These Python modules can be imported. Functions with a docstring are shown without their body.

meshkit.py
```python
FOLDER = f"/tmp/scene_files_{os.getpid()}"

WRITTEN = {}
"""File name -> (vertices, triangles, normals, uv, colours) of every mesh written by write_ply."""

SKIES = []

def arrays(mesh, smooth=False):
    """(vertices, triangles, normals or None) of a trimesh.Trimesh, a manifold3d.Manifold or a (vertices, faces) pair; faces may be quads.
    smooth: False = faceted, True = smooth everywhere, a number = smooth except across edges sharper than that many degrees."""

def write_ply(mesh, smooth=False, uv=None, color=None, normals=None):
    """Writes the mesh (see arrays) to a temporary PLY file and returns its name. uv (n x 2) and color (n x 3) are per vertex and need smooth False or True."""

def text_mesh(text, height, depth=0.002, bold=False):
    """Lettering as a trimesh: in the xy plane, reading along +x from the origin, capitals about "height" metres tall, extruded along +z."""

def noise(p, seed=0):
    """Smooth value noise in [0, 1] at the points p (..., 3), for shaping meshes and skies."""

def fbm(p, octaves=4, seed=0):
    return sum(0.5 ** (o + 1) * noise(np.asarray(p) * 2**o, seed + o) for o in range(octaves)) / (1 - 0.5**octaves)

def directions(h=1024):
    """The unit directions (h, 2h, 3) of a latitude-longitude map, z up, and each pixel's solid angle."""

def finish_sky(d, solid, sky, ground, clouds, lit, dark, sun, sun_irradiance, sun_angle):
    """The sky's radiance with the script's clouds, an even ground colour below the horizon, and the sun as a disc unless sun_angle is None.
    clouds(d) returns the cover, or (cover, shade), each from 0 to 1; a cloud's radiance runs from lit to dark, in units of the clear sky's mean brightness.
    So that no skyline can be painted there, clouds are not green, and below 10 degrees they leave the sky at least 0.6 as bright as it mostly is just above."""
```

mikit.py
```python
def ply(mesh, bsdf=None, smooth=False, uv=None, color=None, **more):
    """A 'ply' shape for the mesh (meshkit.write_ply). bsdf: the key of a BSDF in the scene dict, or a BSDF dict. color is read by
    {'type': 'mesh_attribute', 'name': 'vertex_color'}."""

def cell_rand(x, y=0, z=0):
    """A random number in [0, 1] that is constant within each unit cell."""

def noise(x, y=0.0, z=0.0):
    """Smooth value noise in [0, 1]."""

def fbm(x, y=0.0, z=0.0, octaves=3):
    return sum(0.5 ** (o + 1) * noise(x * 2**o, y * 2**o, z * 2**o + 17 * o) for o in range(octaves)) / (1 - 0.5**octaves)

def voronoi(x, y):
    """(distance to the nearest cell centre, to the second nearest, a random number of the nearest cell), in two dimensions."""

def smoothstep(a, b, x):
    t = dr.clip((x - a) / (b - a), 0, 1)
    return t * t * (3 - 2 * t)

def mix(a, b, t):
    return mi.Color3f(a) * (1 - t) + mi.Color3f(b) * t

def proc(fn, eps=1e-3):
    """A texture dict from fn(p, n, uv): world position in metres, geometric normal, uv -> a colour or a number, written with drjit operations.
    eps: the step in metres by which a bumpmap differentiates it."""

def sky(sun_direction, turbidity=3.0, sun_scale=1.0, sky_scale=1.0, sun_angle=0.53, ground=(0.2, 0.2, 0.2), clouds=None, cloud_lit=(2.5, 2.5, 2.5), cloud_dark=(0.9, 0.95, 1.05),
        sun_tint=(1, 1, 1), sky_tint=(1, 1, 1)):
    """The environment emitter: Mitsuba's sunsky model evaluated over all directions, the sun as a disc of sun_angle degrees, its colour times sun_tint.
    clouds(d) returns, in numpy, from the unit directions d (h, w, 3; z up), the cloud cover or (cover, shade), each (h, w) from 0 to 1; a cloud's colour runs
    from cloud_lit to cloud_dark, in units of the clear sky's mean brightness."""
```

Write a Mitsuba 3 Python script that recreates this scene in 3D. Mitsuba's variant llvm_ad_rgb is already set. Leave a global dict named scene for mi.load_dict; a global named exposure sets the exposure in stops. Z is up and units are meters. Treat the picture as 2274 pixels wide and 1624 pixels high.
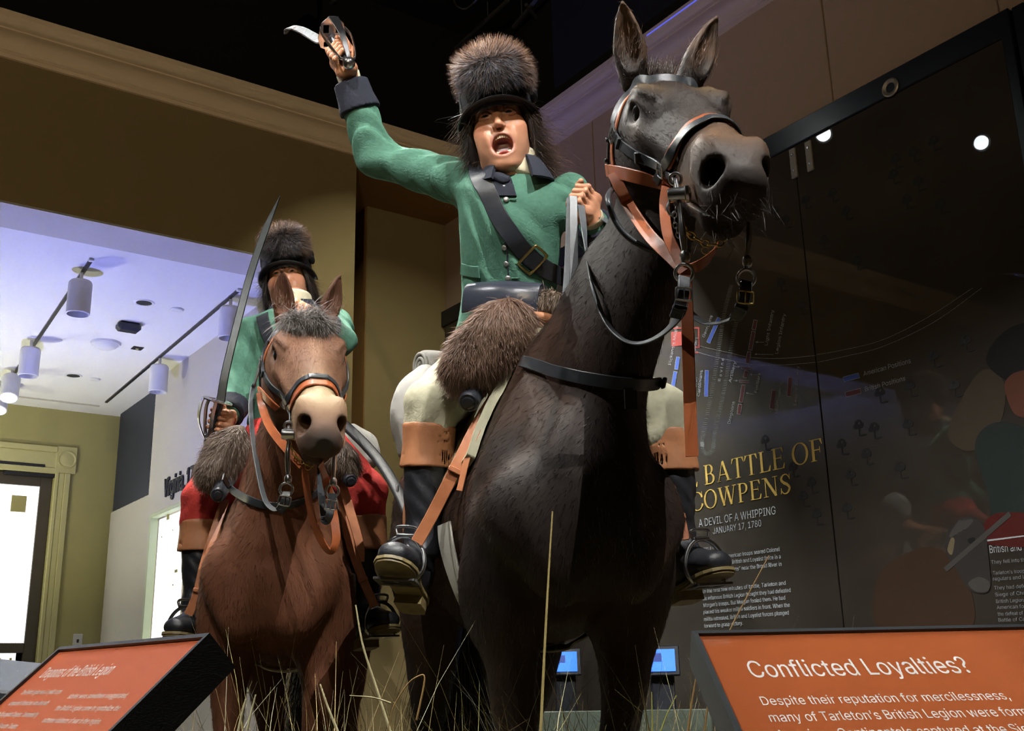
import math, os, random
import numpy as np, trimesh, mitsuba as mi, mikit, meshkit
from scipy.spatial import cKDTree
from shapely.geometry import Polygon, LineString, Point, box as sbox
from shapely.ops import unary_union
from shapely import affinity

scene, labels = {}, {}
# ---- camera: solved from the vanishing points of the hall (metres; x right, y away from the camera, z up; hall floor z = 0)
CAMZ = 0.95
FPX, PITCH, ROLL, AZ = 2405.104, 0.2836033, -0.0225242, 0.9553726
_f = np.array([0, np.cos(PITCH), np.sin(PITCH)]); _r0 = np.array([1.0, 0, 0]); _u0 = np.cross(_r0, _f)
_r = np.cos(ROLL) * _r0 + np.sin(ROLL) * _u0; _u = -np.sin(ROLL) * _r0 + np.cos(ROLL) * _u0
EYE = np.array([0, 0, CAMZ])
scene['camera'] = {'type': 'perspective', 'fov': math.degrees(2 * math.atan(1137 / FPX)), 'fov_axis': 'x', 'near_clip': 0.05,
                   'to_world': mi.ScalarTransform4f().look_at(origin=EYE.tolist(), target=(EYE + _f).tolist(), up=_u.tolist())}
exposure = 0.0


def spot(key, pos, target, power, angle, color=(1, 1, 1), soft=0.7):
    scene[key] = {'type': 'spot', 'to_world': mi.ScalarTransform4f().look_at(origin=list(pos), target=list(target), up=[0.01, 1, 0.02]),
                  'intensity': {'type': 'rgb', 'value': [power * c for c in color]}, 'cutoff_angle': angle, 'beam_width': angle * soft}


# ---- lights: the ceiling spots of the exhibit, plus two added wall washes
spot('key_front', (1.1, .45, 4.9), (.12, 2.75, 1.85), 105, 23, (1, .97, .93), .75)
spot('key_side', (-2.3, 1.5, 4.9), (.1, 2.7, 1.7), 42, 22, (1, .97, .93), .75)
spot('key_rear', (-.75, -.9, 4.8), (-.80, 3.75, 1.5), 62, 15, (1, .97, .93), .75)
spot('back_left', (-.96, 4.51, 4.5), (-.25, 3.0, 1.9), 48, 34, (1, .95, .86), .7)
spot('back_far', (-1.45, 3.48, 4.47), (-.1, 2.85, 1.8), 34, 34, (1, .97, .9), .7)
spot('map_light', (-.35, 5.2, 4.6), (.70, 5.5, 2.3), 230, 15, (.95, 1, .98), .1)
spot('pier_light', (-.25, 4.4, 4.6), (-.6, 6.9, 1.6), 16, 32, (1, 1, .8), .5)
spot('wall_wash', (-.5, -1.0, 3.2), (-1.6, 5.6, 4.3), 17, 40, (1, .80, .50), .4)  # unseen lamp, added to brighten the left wall
spot('wall_wash_right', (-1.2, .5, 3.0), (1.6, 4.2, 4.2), 5, 36, (1, .78, .52), .4)  # unseen lamp, added to brighten the upper right wall
spot('rail_light_left', (-1.7, -.3, 4.7), (-.55, 1.35, .9), 40, 9, (1, .97, .93), .6)
spot('rail_light_right', (.9, -.9, 4.8), (.75, 1.10, .85), 34, 10, (1, .97, .93), .6)
# ---------------------------------------------------------------- helpers
def PX(px, py, d):
    """The point seen at that photograph position, d metres deep (along y)."""
    v = _f + (px - 1137) / FPX * _r - (py - 812) / FPX * _u
    return EYE + v * d / v[1]


def proj(p):
    p = np.asarray(p, float) - EYE; d = p @ _f
    return np.stack([1137 + FPX * (p @ _r) / d, 812 - FPX * (p @ _u) / d], -1)


def ray(px, py):
    return _f + (px - 1137) / FPX * _r - (py - 812) / FPX * _u


V = lambda *a: np.array(a, float)
unit = lambda v: np.asarray(v, float) / np.linalg.norm(v)
COUNT = {}


def numbered(name):
    k = COUNT.get(name, 0); COUNT[name] = k + 1
    return name if k == 0 else f'{name}_{k:03d}'


def tag(key, label=None, cat=None, group=None, kind=None):
    d = labels.setdefault(key, {})
    if label: d['label'] = label
    if cat: d['category'] = cat
    if group: d['group'] = group
    if kind: d['kind'] = kind
    return key


def thing(name, label, cat, group=None):
    return tag(numbered(name), label, cat, group)


def put(name, shape, parent=None, label=None, kind=None):
    key = numbered(f'{parent}__{name}' if parent else name)
    scene[key] = shape
    if label or kind: tag(key, label, None, None, kind)
    return key


def obj(name, mesh, bsdf, parent=None, smooth=35, label=None, kind=None, **kw):
    if isinstance(mesh, list): mesh = cat_(mesh)
    return put(name, mikit.ply(mesh, bsdf, smooth=smooth, **kw), parent, label, kind)


def struct(name, mesh, bsdf, smooth=False, **kw):
    return obj(name, mesh, bsdf, None, smooth, None, 'structure', **kw)


def cat_(ms):
    return trimesh.util.concatenate([m if isinstance(m, trimesh.Trimesh) else trimesh.Trimesh(m[0], quads(m[1]), process=False) for m in ms])


def quads(f):
    f = np.asarray(f, int)
    return np.vstack([f[:, [0, 1, 2]], f[:, [0, 2, 3]]]) if f.shape[1] == 4 else f


def frame(x=None, y=None, z=None):
    """3x3 of columns from the given approximate axes (the first given one exact)."""
    if z is not None and x is not None:
        z = unit(z); x = unit(np.asarray(x) - (np.asarray(x) @ z) * z); return np.stack([x, np.cross(z, x), z], 1)
    if x is not None and y is not None:
        x = unit(x); y = unit(np.asarray(y) - (np.asarray(y) @ x) * x); return np.stack([x, y, np.cross(x, y)], 1)
    raise ValueError


def M4(R, o):
    m = np.eye(4); m[:3, :3] = R; m[:3, 3] = o
    return m


def bx(c, size, R=None, bevel=0.0):
    if bevel > 0:
        m = rbox(size, bevel)
    else:
        m = trimesh.creation.box(size)
    T = np.eye(4)
    if R is not None: T[:3, :3] = R
    T[:3, 3] = c
    m.apply_transform(T)
    return m


def rbox(size, r):
    s = np.maximum(np.asarray(size, float) / 2 - r, 1e-5)
    pts = []
    for sx in (-1, 1):
        for sy in (-1, 1):
            for sz in (-1, 1):
                c = np.array([sx, sy, sz])
                for a in range(3):
                    e = np.zeros(3); e[a] = r * c[a]; pts.append(c * s + e)
    return trimesh.convex.convex_hull(np.array(pts))


def spline(pts, n=40, closed=False):
    """Catmull-Rom through rows of any width."""
    p = np.asarray(pts, float); N = len(p)
    if N == 2 and not closed:
        t = np.linspace(0, 1, n)[:, None]; return p[0] * (1 - t) + p[1] * t
    q = np.vstack([p[-1], p, p[0], p[1]]) if closed else np.vstack([2 * p[0] - p[1], p, 2 * p[-1] - p[-2]])
    segs = N if closed else N - 1
    u = np.linspace(0, segs, n, endpoint=not closed); i = np.minimum(u.astype(int), segs - 1); t = (u - i)[:, None]
    a, b, c, d = q[i], q[i + 1], q[i + 2], q[i + 3]
    return 0.5 * (2 * b + (c - a) * t + (2 * a - 5 * b + 4 * c - d) * t ** 2 + (3 * b - a - 3 * c + d) * t ** 3)


def tube(pts, r, sides=8, closed=False, caps=True):
    p = np.asarray(pts, float); n = len(p); r = np.broadcast_to(r, (n,))
    t = (np.roll(p, -1, 0) - np.roll(p, 1, 0)) if closed else np.gradient(p, axis=0)
    t /= np.linalg.norm(t, axis=1, keepdims=True) + 1e-12
    a = np.zeros_like(p); ref = np.array([0.0, 0, 1]) if abs(t[0][2]) < 0.9 else np.array([1.0, 0, 0])
    v = np.cross(t[0], ref)
    for i in range(n):
        v = v - (v @ t[i]) * t[i]; v /= np.linalg.norm(v); a[i] = v
    b = np.cross(t, a); an = np.arange(sides) * 2 * np.pi / sides
    ring = p[:, None] + r[:, None, None] * (np.cos(an)[None, :, None] * a[:, None] + np.sin(an)[None, :, None] * b[:, None])
    vs = ring.reshape(-1, 3); f = []
    m = n if closed else n - 1
    i, j = np.meshgrid(np.arange(m), np.arange(sides), indexing='ij'); i2 = (i + 1) % n; j2 = (j + 1) % sides
    f = np.stack([i * sides + j, i * sides + j2, i2 * sides + j2, i2 * sides + j], -1).reshape(-1, 4)
    f = quads(f)
    if caps and not closed:
        vs = np.vstack([vs, p[0], p[-1]]); k = len(vs); jj = np.arange(sides); j2 = (jj + 1) % sides
        f = np.vstack([f, np.stack([np.full(sides, k - 2), j2, jj], 1), np.stack([np.full(sides, k - 1), (n - 1) * sides + jj, (n - 1) * sides + j2], 1)])
    return trimesh.Trimesh(vs, f, process=False)


def strap(pts, width, thick, normals, n=None, edge=0.25, closed=False):
    """A flat belt along pts; normals point out of its face; rounded rectangular section. pts/normals are splined to n."""
    p = np.asarray(pts, float); w = np.broadcast_to(np.asarray(width, float), (len(p),))
    nn = np.broadcast_to(np.asarray(normals, float), p.shape)
    if n:
        q = spline(np.hstack([p, nn, w[:, None]]), n, closed); p, nn, w = q[:, :3], q[:, 3:6], q[:, 6]
    t = (np.roll(p, -1, 0) - np.roll(p, 1, 0)) if closed else np.gradient(p, axis=0)
    t /= np.linalg.norm(t, axis=1, keepdims=True) + 1e-12
    nn = nn - (nn * t).sum(1, keepdims=True) * t; nn /= np.linalg.norm(nn, axis=1, keepdims=True) + 1e-12
    s = np.cross(t, nn)
    e = thick * edge; h = thick / 2
    prof = [(-1, -h + e, 0), (-1, -h, e), (1, -h, -e), (1, -h + e, 0), (1, h - e, 0), (1, h, -e), (-1, h, e), (-1, h - e, 0)]
    rows = [p + s * (sx * w / 2 + off)[:, None] + nn * z for sx, z, off in prof]
    k = len(prof); vs = np.stack(rows, 1).reshape(-1, 3); N = len(p); m = N if closed else N - 1
    i, j = np.meshgrid(np.arange(m), np.arange(k), indexing='ij'); i2 = (i + 1) % N; j2 = (j + 1) % k
    f = quads(np.stack([i * k + j, i2 * k + j, i2 * k + j2, i * k + j2], -1).reshape(-1, 4))
    if not closed:
        for base, flip in ((0, 0), ((N - 1) * k, 1)):
            g = np.array([[base, base + a, base + a + 1] for a in range(1, k - 1)])
            f = np.vstack([f, g if not flip else g[:, ::-1]])
    m = trimesh.Trimesh(vs, f, process=False)
    return m


def lathe(prof, n=32, R=None, o=(0, 0, 0), arc=None):
    """Profile rows (radius, z) turned about z, then placed."""
    p = np.asarray(prof, float); an = np.arange(n) * 2 * np.pi / n
    vs = np.stack([p[:, None, 0] * np.cos(an), p[:, None, 0] * np.sin(an), np.repeat(p[:, 1:2], n, 1)], -1).reshape(-1, 3)
    i, j = np.meshgrid(np.arange(len(p) - 1), np.arange(n), indexing='ij'); j2 = (j + 1) % n
    f = quads(np.stack([i * n + j, i * n + j2, (i + 1) * n + j2, (i + 1) * n + j], -1).reshape(-1, 4))
    m = trimesh.Trimesh(vs, f, process=False); m.merge_vertices()
    m.update_faces(m.nondegenerate_faces()); m.apply_transform(M4(np.eye(3) if R is None else R, o))
    return m


def sphere(c, r, sub=3):
    m = trimesh.creation.icosphere(subdivisions=sub, radius=1.0); m.apply_scale(r); m.apply_translation(c)
    return m


def ext(poly, depth, R=None, o=(0, 0, 0)):
    geoms = getattr(poly, 'geoms', [poly])
    m = trimesh.util.concatenate([trimesh.creation.extrude_polygon(g, depth, engine='earcut') for g in geoms if g.area > 1e-12])
    m.apply_transform(M4(np.eye(3) if R is None else R, o))
    return m


# ---- signed-distance modelling: smooth unions meshed with surface nets, so bodies stay one continuous skin
def smin(a, b, k):
    h = np.maximum(k - np.abs(a - b), 0) / k
    return np.minimum(a, b) - h * h * k * 0.25


def ell(c, r, R=None):
    c = np.asarray(c, np.float32); r = np.asarray(r, np.float32); R = None if R is None else np.asarray(R, np.float32)

    def fn(P):
        q = P - c
        if R is not None: q = q @ R
        a = q / r; k0 = np.sqrt((a * a).sum(-1)); b = a / r; k1 = np.sqrt((b * b).sum(-1))
        return k0 * (k0 - 1) / np.maximum(k1, 1e-6) + (k0 < 1e-4) * -r.min()
    return fn


def cap(p0, p1, r0, r1=None):
    p0 = np.asarray(p0, np.float32); v = np.asarray(p1, np.float32) - p0; L = max(float(v @ v), 1e-12); r1 = r0 if r1 is None else r1

    def fn(P):
        q = P - p0; t = np.clip(q @ v / L, 0, 1)
        return np.sqrt(((q - t[..., None] * v) ** 2).sum(-1)) - (r0 + (r1 - r0) * t)
    return fn


def rb(c, half, R=None, rad=0.005):
    c = np.asarray(c, np.float32); half = np.asarray(half, np.float32) - rad; R = None if R is None else np.asarray(R, np.float32)

    def fn(P):
        q = P - c
        if R is not None: q = q @ R
        q = np.abs(q) - half
        return np.sqrt((np.maximum(q, 0) ** 2).sum(-1)) + np.minimum(q.max(-1), 0) - rad
    return fn


def half(c, n):
    c = np.asarray(c, np.float32); n = np.asarray(unit(n), np.float32)
    return lambda P: (P - c) @ n


def loft(st, lat, n=80, capk=0.8):
    """Tube through stations (x, y, z, ra, rb_up[, rb_down]) with elliptic sections; ra along lat."""
    st = np.asarray(st, float)
    if st.shape[1] == 5: st = np.hstack([st, st[:, 4:5]])
    s = spline(st, n); c = s[:, :3]
    t = np.gradient(c, axis=0); t /= np.linalg.norm(t, axis=1, keepdims=True)
    L = np.broadcast_to(np.asarray(lat, float), c.shape); a = L - (L * t).sum(1, keepdims=True) * t; a /= np.linalg.norm(a, axis=1, keepdims=True)
    b = np.cross(t, a)
    c, t, a, b, ra, ru, rd = (x.astype(np.float32) for x in (c, t, a, b, np.maximum(s[:, 3], .004), np.maximum(s[:, 4], .004), np.maximum(s[:, 5], .004)))
    tree = cKDTree(c); ds = np.linalg.norm(np.gradient(s[:, :3], axis=0), axis=1)
    g1, g2, g3 = ((np.gradient(x) / ds).astype(np.float32) for x in (ra, ru, rd))

    def fn(P):
        i = tree.query(P)[1]; q = P - c[i]
        qa = (q * a[i]).sum(-1); qb = (q * b[i]).sum(-1); qc = (q * t[i]).sum(-1)
        qd = np.clip(qc, -.05, .05); r1 = np.maximum(ra[i] + g1[i] * qd, .002); r2 = np.maximum(np.where(qb > 0, ru[i] + g2[i] * qd, rd[i] + g3[i] * qd), .002); rc = np.minimum(r1, r2) * capk
        qc = np.where((i == 0) | (i == len(c) - 1), qc, 0)
        k0 = np.sqrt((qa / r1) ** 2 + (qb / r2) ** 2 + (qc / rc) ** 2); k1 = np.sqrt((qa / r1 ** 2) ** 2 + (qb / r2 ** 2) ** 2 + (qc / rc ** 2) ** 2)
        return np.where(k0 < 0.05, -np.minimum(r1, r2), k0 * (k0 - 1) / np.maximum(k1, 1e-6))
    return fn


class Field:
    def __init__(self): self.ops = []

    def add(self, fn, k=0.02): self.ops.append(('a', fn, k)); return self

    def sub(self, fn, k=0.01): self.ops.append(('s', fn, k)); return self

    def keep(self, fn, k=0.005): self.ops.append(('i', fn, k)); return self

    def disp(self, fn): self.ops.append(('d', fn, 0)); return self

    def __call__(self, P, use=None):
        d = np.full(P.shape[:-1], 9.0, np.float32)
        for j, (o, fn, k) in enumerate(self.ops):
            if use is not None and not use[j]: continue
            if o == 'a': d = smin(d, fn(P), k)
            elif o == 's': d = -smin(-d, fn(P), k)
            elif o == 'i': d = -smin(-d, -fn(P), k)
            else: d = d + fn(P)
        return d.astype(np.float32)

    def mesh(self, lo, hi, h, B=12):
        lo = np.asarray(lo, float); n = np.ceil((np.asarray(hi) - lo) / h / B).astype(int); N = n * B + 1
        D = np.empty(N, np.float32); Rr = h * B * 0.87
        ix = np.stack(np.meshgrid(*[np.arange(k) for k in n], indexing='ij'), -1).reshape(-1, 3)
        cen = (lo + (ix + 0.5) * B * h).astype(np.float32)
        dist = []; d = np.full(len(cen), 9.0, np.float32)
        for o, fn, k in self.ops:
            f = fn(cen)
            if o == 'a': d = smin(d, f, k); dist.append(f)
            elif o == 's': d = -smin(-d, f, k); dist.append(f)
            elif o == 'i': d = -smin(-d, -f, k); dist.append(np.zeros_like(f))
            else: d = d + f; dist.append(np.zeros_like(f))
        dist = np.array(dist); ks = np.array([k for _, _, k in self.ops])
        use = dist < (Rr * 1.5 + ks)[:, None]
        act = np.abs(d) < Rr * 1.8
        g = np.stack(np.meshgrid(*[np.arange(B + 1)] * 3, indexing='ij'), -1).reshape(-1, 3) * h
        for j, (a, b, c) in enumerate(ix):
            sl = np.s_[a * B:a * B + B + 1, b * B:b * B + B + 1, c * B:c * B + B + 1]
            if act[j]: D[sl] = self((lo + np.array([a, b, c]) * B * h + g).astype(np.float32), use[:, j]).reshape(B + 1, B + 1, B + 1)
            else:
                D[a * B:a * B + B, b * B:b * B + B, c * B:c * B + B] = d[j]
                for e, sl2 in enumerate((np.s_[a * B + B, b * B:b * B + B + 1, c * B:c * B + B + 1], np.s_[a * B:a * B + B + 1, b * B + B, c * B:c * B + B + 1], np.s_[a * B:a * B + B + 1, b * B:b * B + B + 1, c * B + B])):
                    if (ix[j][e] == n[e] - 1): D[sl2] = d[j]
        return surfnet(D, lo, h)


def surfnet(D, lo, h):
    S = D < 0; nx, ny, nz = D.shape
    cs = np.zeros((nx - 1, ny - 1, nz - 1), np.uint8)
    for a, b, c in np.ndindex(2, 2, 2): cs += S[a:nx - 1 + a, b:ny - 1 + b, c:nz - 1 + c]
    act = (cs > 0) & (cs < 8); ids = np.argwhere(act)
    if not len(ids): return trimesh.Trimesh()
    idx = np.full(act.shape, -1, np.int32); idx[act] = np.arange(len(ids))
    acc = np.zeros((len(ids), 3)); cnt = np.zeros(len(ids))
    for ax in range(3):
        o1, o2 = [k for k in range(3) if k != ax]; e = np.zeros(3, int); e[ax] = 1
        for p, q in np.ndindex(2, 2):
            off = np.zeros(3, int); off[o1] = p; off[o2] = q
            A = ids + off; Bq = A + e
            v0 = D[A[:, 0], A[:, 1], A[:, 2]]; v1 = D[Bq[:, 0], Bq[:, 1], Bq[:, 2]]; m = (v0 < 0) != (v1 < 0)
            t = v0[m] / (v0[m] - v1[m]); acc[m] += off; acc[m, ax] += t; cnt[m] += 1
    vs = lo + (ids + acc / cnt[:, None]) * h
    F_ = []
    for ax in range(3):
        o1, o2 = [(1, 2), (2, 0), (0, 1)][ax]
        sl0 = [slice(1, -1)] * 3; sl1 = [slice(1, -1)] * 3; sl0[ax] = slice(0, -1); sl1[ax] = slice(1, None)
        s0, s1 = S[tuple(sl0)], S[tuple(sl1)]; w = np.argwhere(s0 != s1)
        st = s0[w[:, 0], w[:, 1], w[:, 2]]
        base = w.copy(); base[:, o1] += 1; base[:, o2] += 1
        e1 = np.zeros(3, int); e1[o1] = 1; e2 = np.zeros(3, int); e2[o2] = 1
        qd = np.stack([idx[tuple(x.T)] for x in (base - e1 - e2, base - e2, base, base - e1)], 1)
        qd[~st] = qd[~st][:, ::-1]; F_.append(qd[(qd >= 0).all(1)])
    return trimesh.Trimesh(vs, quads(np.vstack(F_)), process=False)


def two_res(field, lo, hi, h, fine, hf):
    """One skin: the body at step h, the boxes of fine (lo, hi) at step hf, overlapping by a hair."""
    m = field.mesh(lo, hi, h); out = []
    cen = m.triangles_center; keep = np.ones(len(cen), bool)
    for a, b in fine:
        a, b = np.asarray(a), np.asarray(b)
        keep &= ~(((cen > a + h) & (cen < b - h)).all(1))
        g = field.mesh(a, b, hf); cg = g.triangles_center; g.update_faces(((cg > a) & (cg < b)).all(1)); g.remove_unreferenced_vertices(); out.append(g)
    m.update_faces(keep); m.remove_unreferenced_vertices()
    return trimesh.util.concatenate([m] + out)


# ---- hair: flat tapered ribbons that carry the shading normal of the skin below
def hair_mesh(pts, nrm, dirs, length, width, rng, seg=2, curl=0.25, lift=0.35, drop=None, col=None, jit=.42):
    """pts, nrm, dirs (n,3); strands start along dirs lifted off the skin. Returns (mesh, normals, colours)."""
    n = len(pts); L = np.broadcast_to(length, (n,)) * rng.uniform(0.65, 1.15, n)
    d = dirs + nrm * lift + rng.normal(0, curl * 0.5, (n, 3)); d /= np.linalg.norm(d, axis=1, keepdims=True)
    w = np.cross(d, nrm + rng.normal(0, 0.5, (n, 3))); w /= np.linalg.norm(w, axis=1, keepdims=True) + 1e-9
    sk = np.minimum(.002, L * .10)[:, None]; P = [pts - nrm * sk]; cur = pts - nrm * sk; dd = d
    for k in range(seg):
        cur = cur + dd * (L / seg)[:, None]; P.append(cur)
        dd = dd + rng.normal(0, curl, (n, 3)) / seg + (0 if drop is None else np.asarray(drop) / seg); dd /= np.linalg.norm(dd, axis=1, keepdims=True)
    W = np.broadcast_to(width, (n,))
    vs, rows = [], []
    for k in range(seg):
        s = (W * (1 - 0.75 * k / seg) / 2)[:, None]; vs += [P[k] - w * s, P[k] + w * s]
    vs.append(P[seg]); K = 2 * seg + 1
    Vv = np.stack(vs, 1).reshape(-1, 3); base = np.arange(n)[:, None] * K; f = []
    for k in range(seg - 1):
        f += [base + [2 * k, 2 * k + 1, 2 * k + 3], base + [2 * k, 2 * k + 3, 2 * k + 2]]
    f.append(base + [2 * seg - 2, 2 * seg - 1, 2 * seg])
    ro = rng.normal(0, jit * 1.6, (n, 1)); wv = np.cross(d, nrm); wv /= np.linalg.norm(wv, axis=1, keepdims=True) + 1e-9
    N = nrm * np.cos(ro) + wv * np.sin(ro) + d * 0.15 + rng.normal(0, jit * .3, (n, 3)); N /= np.linalg.norm(N, axis=1, keepdims=True)
    N = np.repeat(N, K, 0)
    C = None
    if col is not None:
        c0, c1 = (np.broadcast_to(c, (n, 3)) for c in col); tt = np.repeat(np.arange(seg + 1) / seg, 2)[:K]
        C = (c0[:, None] * (1 - tt[None, :, None]) + c1[:, None] * tt[None, :, None]).reshape(-1, 3)
    return (Vv, np.vstack(f)), N, C


def put_hair(name, parts, bsdf, parent, label=None):
    vs, fs, ns, cs, at = [], [], [], [], 0
    for (v, f), n, c in parts:
        vs.append(v); fs.append(f + at); ns.append(n); cs.append(c); at += len(v)
    path = meshkit.write_ply((np.vstack(vs), np.vstack(fs)), False, None, np.vstack(cs), normals=np.vstack(ns))
    return put(name, {'type': 'ply', 'filename': path, 'face_normals': False, 'bsdf': {'type': 'ref', 'id': bsdf}}, parent, label, 'stuff')


def scatter(mesh, n, seed, weight=None):
    """n points on the mesh: (points, smooth normals)."""
    rng = np.random.default_rng(seed); a = mesh.area_faces.copy()
    if weight is not None: a = a * weight
    c = np.cumsum(a); i = np.searchsorted(c, rng.uniform(0, c[-1], n)); i = np.minimum(i, len(c) - 1)
    u = rng.uniform(0, 1, (2, n)); fl = u.sum(0) > 1; u[:, fl] = 1 - u[:, fl]; b = np.stack([1 - u[0] - u[1], u[0], u[1]], 1)
    t = mesh.vertices[mesh.faces[i]]; vn = mesh.vertex_normals[mesh.faces[i]]
    nn = (vn * b[:, :, None]).sum(1); nn /= np.linalg.norm(nn, axis=1, keepdims=True) + 1e-9
    return (t * b[:, :, None]).sum(1), nn


def nz(P, f, o=3, seed=0):
    return meshkit.fbm(np.asarray(P) * f, o, seed) - 0.5


# ---- materials, each defined once
def mat(key, color, rough=0.6, spec=0.4, metal=0.0, **kw):
    c = color if isinstance(color, dict) else {'type': 'rgb', 'value': list(color)}
    scene[key] = {'type': 'twosided', 'bsdf': {'type': 'principled', 'base_color': c, 'roughness': rough, 'specular': spec, 'metallic': metal, **kw}}
    return key


def bumpy(key, color, fn, scale, rough=0.6, spec=0.4, metal=0.0, eps=1e-3, **kw):
    c = color if isinstance(color, dict) else {'type': 'rgb', 'value': list(color)}
    scene[key] = {'type': 'twosided', 'bsdf': {'type': 'bumpmap', 'tex': mikit.proc(fn, eps), 'scale': scale,
                                               'bsdf': {'type': 'principled', 'base_color': c, 'roughness': rough, 'specular': spec, 'metallic': metal, **kw}}}
    return key


VC = {'type': 'mesh_attribute', 'name': 'vertex_color'}
# ---------------------------------------------------------------- the hall (axes: A along the left wall, R along the right wall, both level)
AA = V(math.sin(AZ), math.cos(AZ), 0); RR = V(-AA[1], AA[0], 0); O0 = V(-.14506, 6.74805, 0)
W_ = lambda a, b, z=0.0: O0 + AA * a + RR * b + V(0, 0, z)
RAB = np.stack([AA, RR, V(0, 0, 1)], 1)


def wbox(a0, a1, b0, b1, z0, z1, bevel=0):
    return bx(W_((a0 + a1) / 2, (b0 + b1) / 2, (z0 + z1) / 2), (abs(a1 - a0), abs(b1 - b0), abs(z1 - z0)), RAB, bevel)


def hitR(px, py, off=0.0):
    """On the right wall (plane a = off): its (b, z)."""
    v = ray(px, py); t = ((O0 - EYE) @ AA + off) / (v @ AA); p = EYE + v * t
    return (p - O0) @ RR, p[2]


def hitA(px, py, off=0.0):
    v = ray(px, py); t = ((O0 - EYE) @ RR + off) / (v @ RR); p = EYE + v * t
    return (p - O0) @ AA, p[2]


SOF, ZC, ZT = 3.353, 4.15, 4.345
paint = lambda p, n, uv: mikit.fbm(p.x * 60, p.y * 60, p.z * 60, 2)
bumpy('wall_paint', (.235, .178, .085), paint, .0006, .85, .2)
bumpy('panel_paint', (.30, .215, .16), paint, .0004, .8, .2)
bumpy('moulding_paint', (.78, .62, .44), paint, .0003, .6, .3)
bumpy('back_ceiling', (.62, .62, .62), paint, .0005, .85, .2)
bumpy('olive_paint', (.33, .30, .13), paint, .0005, .8, .2)
bumpy('grey_paint', (.42, .40, .36), paint, .0005, .8, .2)
mat('orange_paint', (.25, .13, .045), .8, .2); mat('black_ceiling', (.012, .012, .014), .9, .1); mat('black_paint', (.012, .014, .02), .45, .4)
mat('navy_paint', (.02, .026, .045), .5, .4); mat('white_metal', (.55, .56, .58), .45, .4); mat('dark_metal', (.03, .03, .032), .4, .5, .6); mat('steel', (.55, .56, .57), .25, .5, 1.0)
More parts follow.
